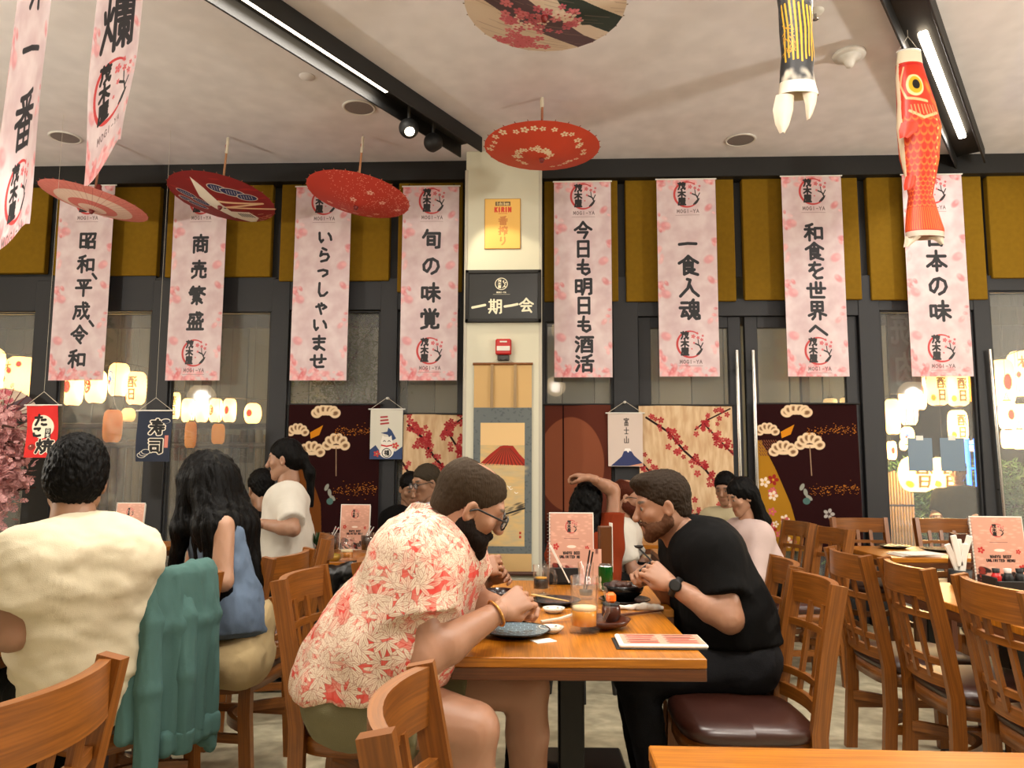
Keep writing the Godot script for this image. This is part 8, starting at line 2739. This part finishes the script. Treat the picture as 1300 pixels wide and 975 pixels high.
	part(can, "lid", mb().lathe([Vector2(0.033, 0.108), Vector2(0.027, 0.118), Vector2(0.025, 0.115), Vector2(0, 0.115)], 28).done(), M.chrome)
	plate_flat("dark plate under the black ramen bowl", on_top(793, 766), 0.105, ceramic)
	bowl("ramen_bowl", "black bowl heaped with brown noodles in front of the black polo man", on_top(792, 764) + Vector3(0, 0.009, 0), 0.086, 0.062, ceramic, mat("brown_food", Color(0.24, 0.10, 0.04), 0.5), 0.014, 5)
	caddy("black condiment caddy holding the menu on the far table half", on_top(722, 741) + Vector3(0, 0, -0.02), 0.23, 0.10, 0.12)
	standing_menu("spiral bound pink menu standing upright at the end of the long table", on_top(726, 742) + Vector3(0, 0.01, -0.03), 0.215, 0.325, 0.0, 0.10, menu_tex, "menu_print")
	part(thing("leaflet", "small pink leaflet in a clear stand beside the spiral menu", "leaflet", on_top(745, 742) + Vector3(0.015, 0.008, 0.075)), "card", mb().box(Vector3(0, 0.085, 0), Vector3(0.10, 0.16, 0.003), Basis(Vector3(1, 0, 0), -0.08)).done(), textured("leaflet_print", menu_texture(120, 170, true), 0.4))
	var bt := thing("sauce_bottle", "tall brown and gold box standing right of the spiral menu", "box", on_top(766, 741) + Vector3(0.01, 0, -0.02), 0.3)
	part(bt, "carton", bx(-0.03, 0.03, 0, 0.27, -0.02, 0.02), mat("gold_brown_card", Color(0.35, 0.19, 0.05), 0.4))
	part(bt, "flap", bx(0.03, 0.034, 0.05, 0.285, -0.02, 0.02), M.paper)
	sticks("paper wrapped chopsticks leaning against the menu", on_top(722, 742) + Vector3(0, 0.02, 0.075), on_top(697, 742) + Vector3(0, 0.20, 0.07), M.paper, true)
	bowl("soup_bowl", "dark red lacquer bowl held by the person in teal", Vector3(atz(634, 742, -3.1).x, TOP, -3.1), 0.06, 0.07, mat("red_lacquer", Color(0.13, 0.02, 0.02), 0.2), null)
	var se := on_top(650, 730)
	# spoon in the black polo man's hand
	var sn := atz(822, 720, -3.0)
	part(thing("ladle_spoon", "dark spoon in the black polo man's raised hand", "spoon", sn), "handle", mb().tube([Vector3(-0.03, -0.015, 0.0), Vector3(0.02, 0.02, -0.03), Vector3(-0.02, 0.06, -0.07)], 0.004, 6).done(), M.black)
	part(get_node("ladle_spoon"), "bowl", mb().lathe([Vector2(0, 0), Vector2(0.014, 0.004), Vector2(0.02, 0.012), Vector2(0.016, 0.012), Vector2(0, 0.004)], 14, Vector3(-0.022, 0.06, -0.08)).done(), M.black)
	# left table
	standing_menu("leaning spiral menu beside the long haired woman", Vector3(-2.03, TOP + 0.01, -3.25), 0.21, 0.31, 0.15, 0.22, menu_tex, "menu_print")
	caddy("black condiment caddy on the long haired woman's table", Vector3(-2.0, TOP, -3.14), 0.22, 0.09, 0.13)
	for k in 4:
		var q := Vector3(-2.06 + k * 0.045, TOP + 0.009, -3.14)
		var t := thing("sauce_jar", ["black sauce jar in the left caddy, at its outer end", "brown sauce jar in the left caddy, beside the black one", "soy coloured sauce jar in the left caddy", "brown sauce jar in the left caddy, beside the leaning menu"][k], "jar", q, 0, "sauce jars in the left caddy")
		part(t, "body", mb().lathe([Vector2(0, 0), Vector2(0.018, 0), Vector2(0.019, 0.06), Vector2(0.012, 0.075), Vector2(0, 0.076)], 14).done(), [M.black, wd, mat("soy", Color.WHITE), wd][k])
		part(t, "cap", mb().lathe([Vector2(0.012, 0.076), Vector2(0.013, 0.095), Vector2(0, 0.096)], 12).done(), M.chrome)
	part(thing("napkin_holder", "white folded napkins beside the leaning menu", "napkin", Vector3(-2.2, TOP, -2.95)), "stack", mb().box(Vector3(0, 0.06, 0), Vector3(0.07, 0.12, 0.03), Basis(), 0.004).done(), M.paper)
	standing_menu("upright spiral menu beyond the white tee man's head", Vector3(atz(163, 655, -5.2).x, TOP, -5.2), 0.20, 0.30, 0.0, 0.1, menu_tex, "menu_print")
	# laden table by the waitress
	var tx := on_top(448, 703)
	standing_menu("upright pink menu on the laden table by the waitress", on_top(449, 698), 0.20, 0.30, 0.0, 0.1, menu_tex, "menu_print", false)
	var ld := mat("drink_iced", Color.WHITE)
	tumbler("brown iced drink with two straws on the laden table", on_top(422, 700), 0.042, 0.12, 0.8, Color(0.16, 0.07, 0.03), Color(0.8, 0.8, 0.78))
	tumbler("brown iced drink beside the upright menu on the laden table", on_top(466, 701), 0.045, 0.125, 0.85, Color(0.20, 0.09, 0.03), Color(0.8, 0.8, 0.78))
	mug("small beer mug nearly empty on the laden table", on_top(440, 713), 0.04, 0.14, 0.4, Color(0.70, 0.42, 0.08), true, 0.2)
	bowl("snack_bowl", "yellow snack bowl on the laden table", on_top(424, 712), 0.055, 0.035, mat("yellow_glaze", Color(0.75, 0.58, 0.22), 0.4), mat("yellow_food", Color.WHITE), 0.004, 4)
	var pp := thing("potted_succulent", "small potted green succulent beside the waitress", "plant", on_top(405, 708))
	part(pp, "pot", mb().lathe([Vector2(0, 0), Vector2(0.05, 0), Vector2(0.065, 0.06), Vector2(0.06, 0.06), Vector2(0, 0.05)], 18).done(), ceramic)
	var lm := leaf_mesh(0.11, 0.022)
	for k in 9:
		var o := part(pp, "leaf", lm, mat("succulent", Color(0.10, 0.22, 0.07), 0.5))
		o.transform = Transform3D(Basis(Vector3.UP, k * 0.7) * Basis(Vector3(1, 0, 0), 0.25 + 0.09 * (k % 3)), Vector3(0, 0.052, 0))
	var jk := thing("black_jacket", "black jacket heaped on the near edge of the laden table", "jacket", on_top(448, 728))
	var jb := Blob.new()
	jb.cap(Vector3(-0.16, -0.02, 0.0), Vector3(0.10, 0.03, -0.05), 0.05, 0.045, 0.05).cap(Vector3(0.10, 0.03, -0.05), Vector3(0.24, 0.05, -0.2), 0.04, 0.03, 0.04).cap(Vector3(-0.12, -0.04, 0), Vector3(-0.14, -0.26, 0.03), 0.05, 0.04, 0.05).cap(Vector3(0.05, 0, 0), Vector3(0.06, -0.25, 0.04), 0.05, 0.045, 0.05)
	jb.rough(noise(14, 3, 3), 0.015)
	part(jk, "cloth", blob_mesh(jb, 0.011), mat("black_nylon", Color(0.02, 0.02, 0.02), 0.35))
	# right table
	standing_menu("large pink spiral menu standing on the right table", on_top(1268, 742) + Vector3(0.01, 0.0, 0.02), 0.245, 0.325, -0.05, 0.12, menu_tex, "menu_print")
	caddy("black condiment caddy in front of the right table's menu", on_top(1262, 746) + Vector3(0.02, 0, 0.13), 0.22, 0.07, 0.12)
	for k in 4:
		var t := thing("sauce_jar", ["red sauce jar in the right caddy", "white lidded sauce jar in the right caddy", "dark sauce jar in the right caddy, next to the white lidded one", "brown sauce jar in the right caddy"][k], "jar", on_top(1262, 746) + Vector3(-0.06 + k * 0.052, 0.009, 0.13))
		part(t, "body", mb().lathe([Vector2(0, 0), Vector2(0.02, 0), Vector2(0.021, 0.06), Vector2(0.014, 0.075), Vector2(0, 0.076)], 14).done(), [mat("alarm_red", Color.WHITE), M.black, M.black, wd][k])
		part(t, "cap", mb().lathe([Vector2(0.014, 0.076), Vector2(0.016, 0.095), Vector2(0, 0.096)], 12).done(), M.white if k == 1 else M.black)
	var nc := thing("napkin_cup", "dark cup stuffed with upright white napkins on the right table", "napkin holder", on_top(1220, 742))
	part(nc, "cup", mb().lathe([Vector2(0, 0), Vector2(0.045, 0), Vector2(0.052, 0.07), Vector2(0.048, 0.07), Vector2(0, 0.01)], 20).done(), M.black)
	for k in 5:
		part(nc, "napkin", mb().box(Vector3(-0.03 + 0.015 * k, 0.12 + 0.02 * ((k * 2) % 3), 0.008 * (k % 2)), Vector3(0.028, 0.15, 0.012), Basis(Vector3(0, 0, 1), 0.35 - 0.17 * k), 0.003).done(), M.paper)
	for k in 2:
		plate_flat(["dark plate with papers on the table by the right windows", "small dark plate behind the papers by the right windows"][k], on_top([1190, 1135][k], [700, 696][k]), 0.11, ceramic)
	var pl := thing("paper_stack", "stack of white paper place mats on the table by the right windows", "papers", on_top(1160, 705), 0.1)
	for k in 3: part(pl, "sheet", mb().box(Vector3(0.012 * k, 0.003 + 0.006 * k, 0.008 * k), Vector3(0.26, 0.005, 0.18), Basis(Vector3.UP, 0.08 * k)).done(), M.paper)
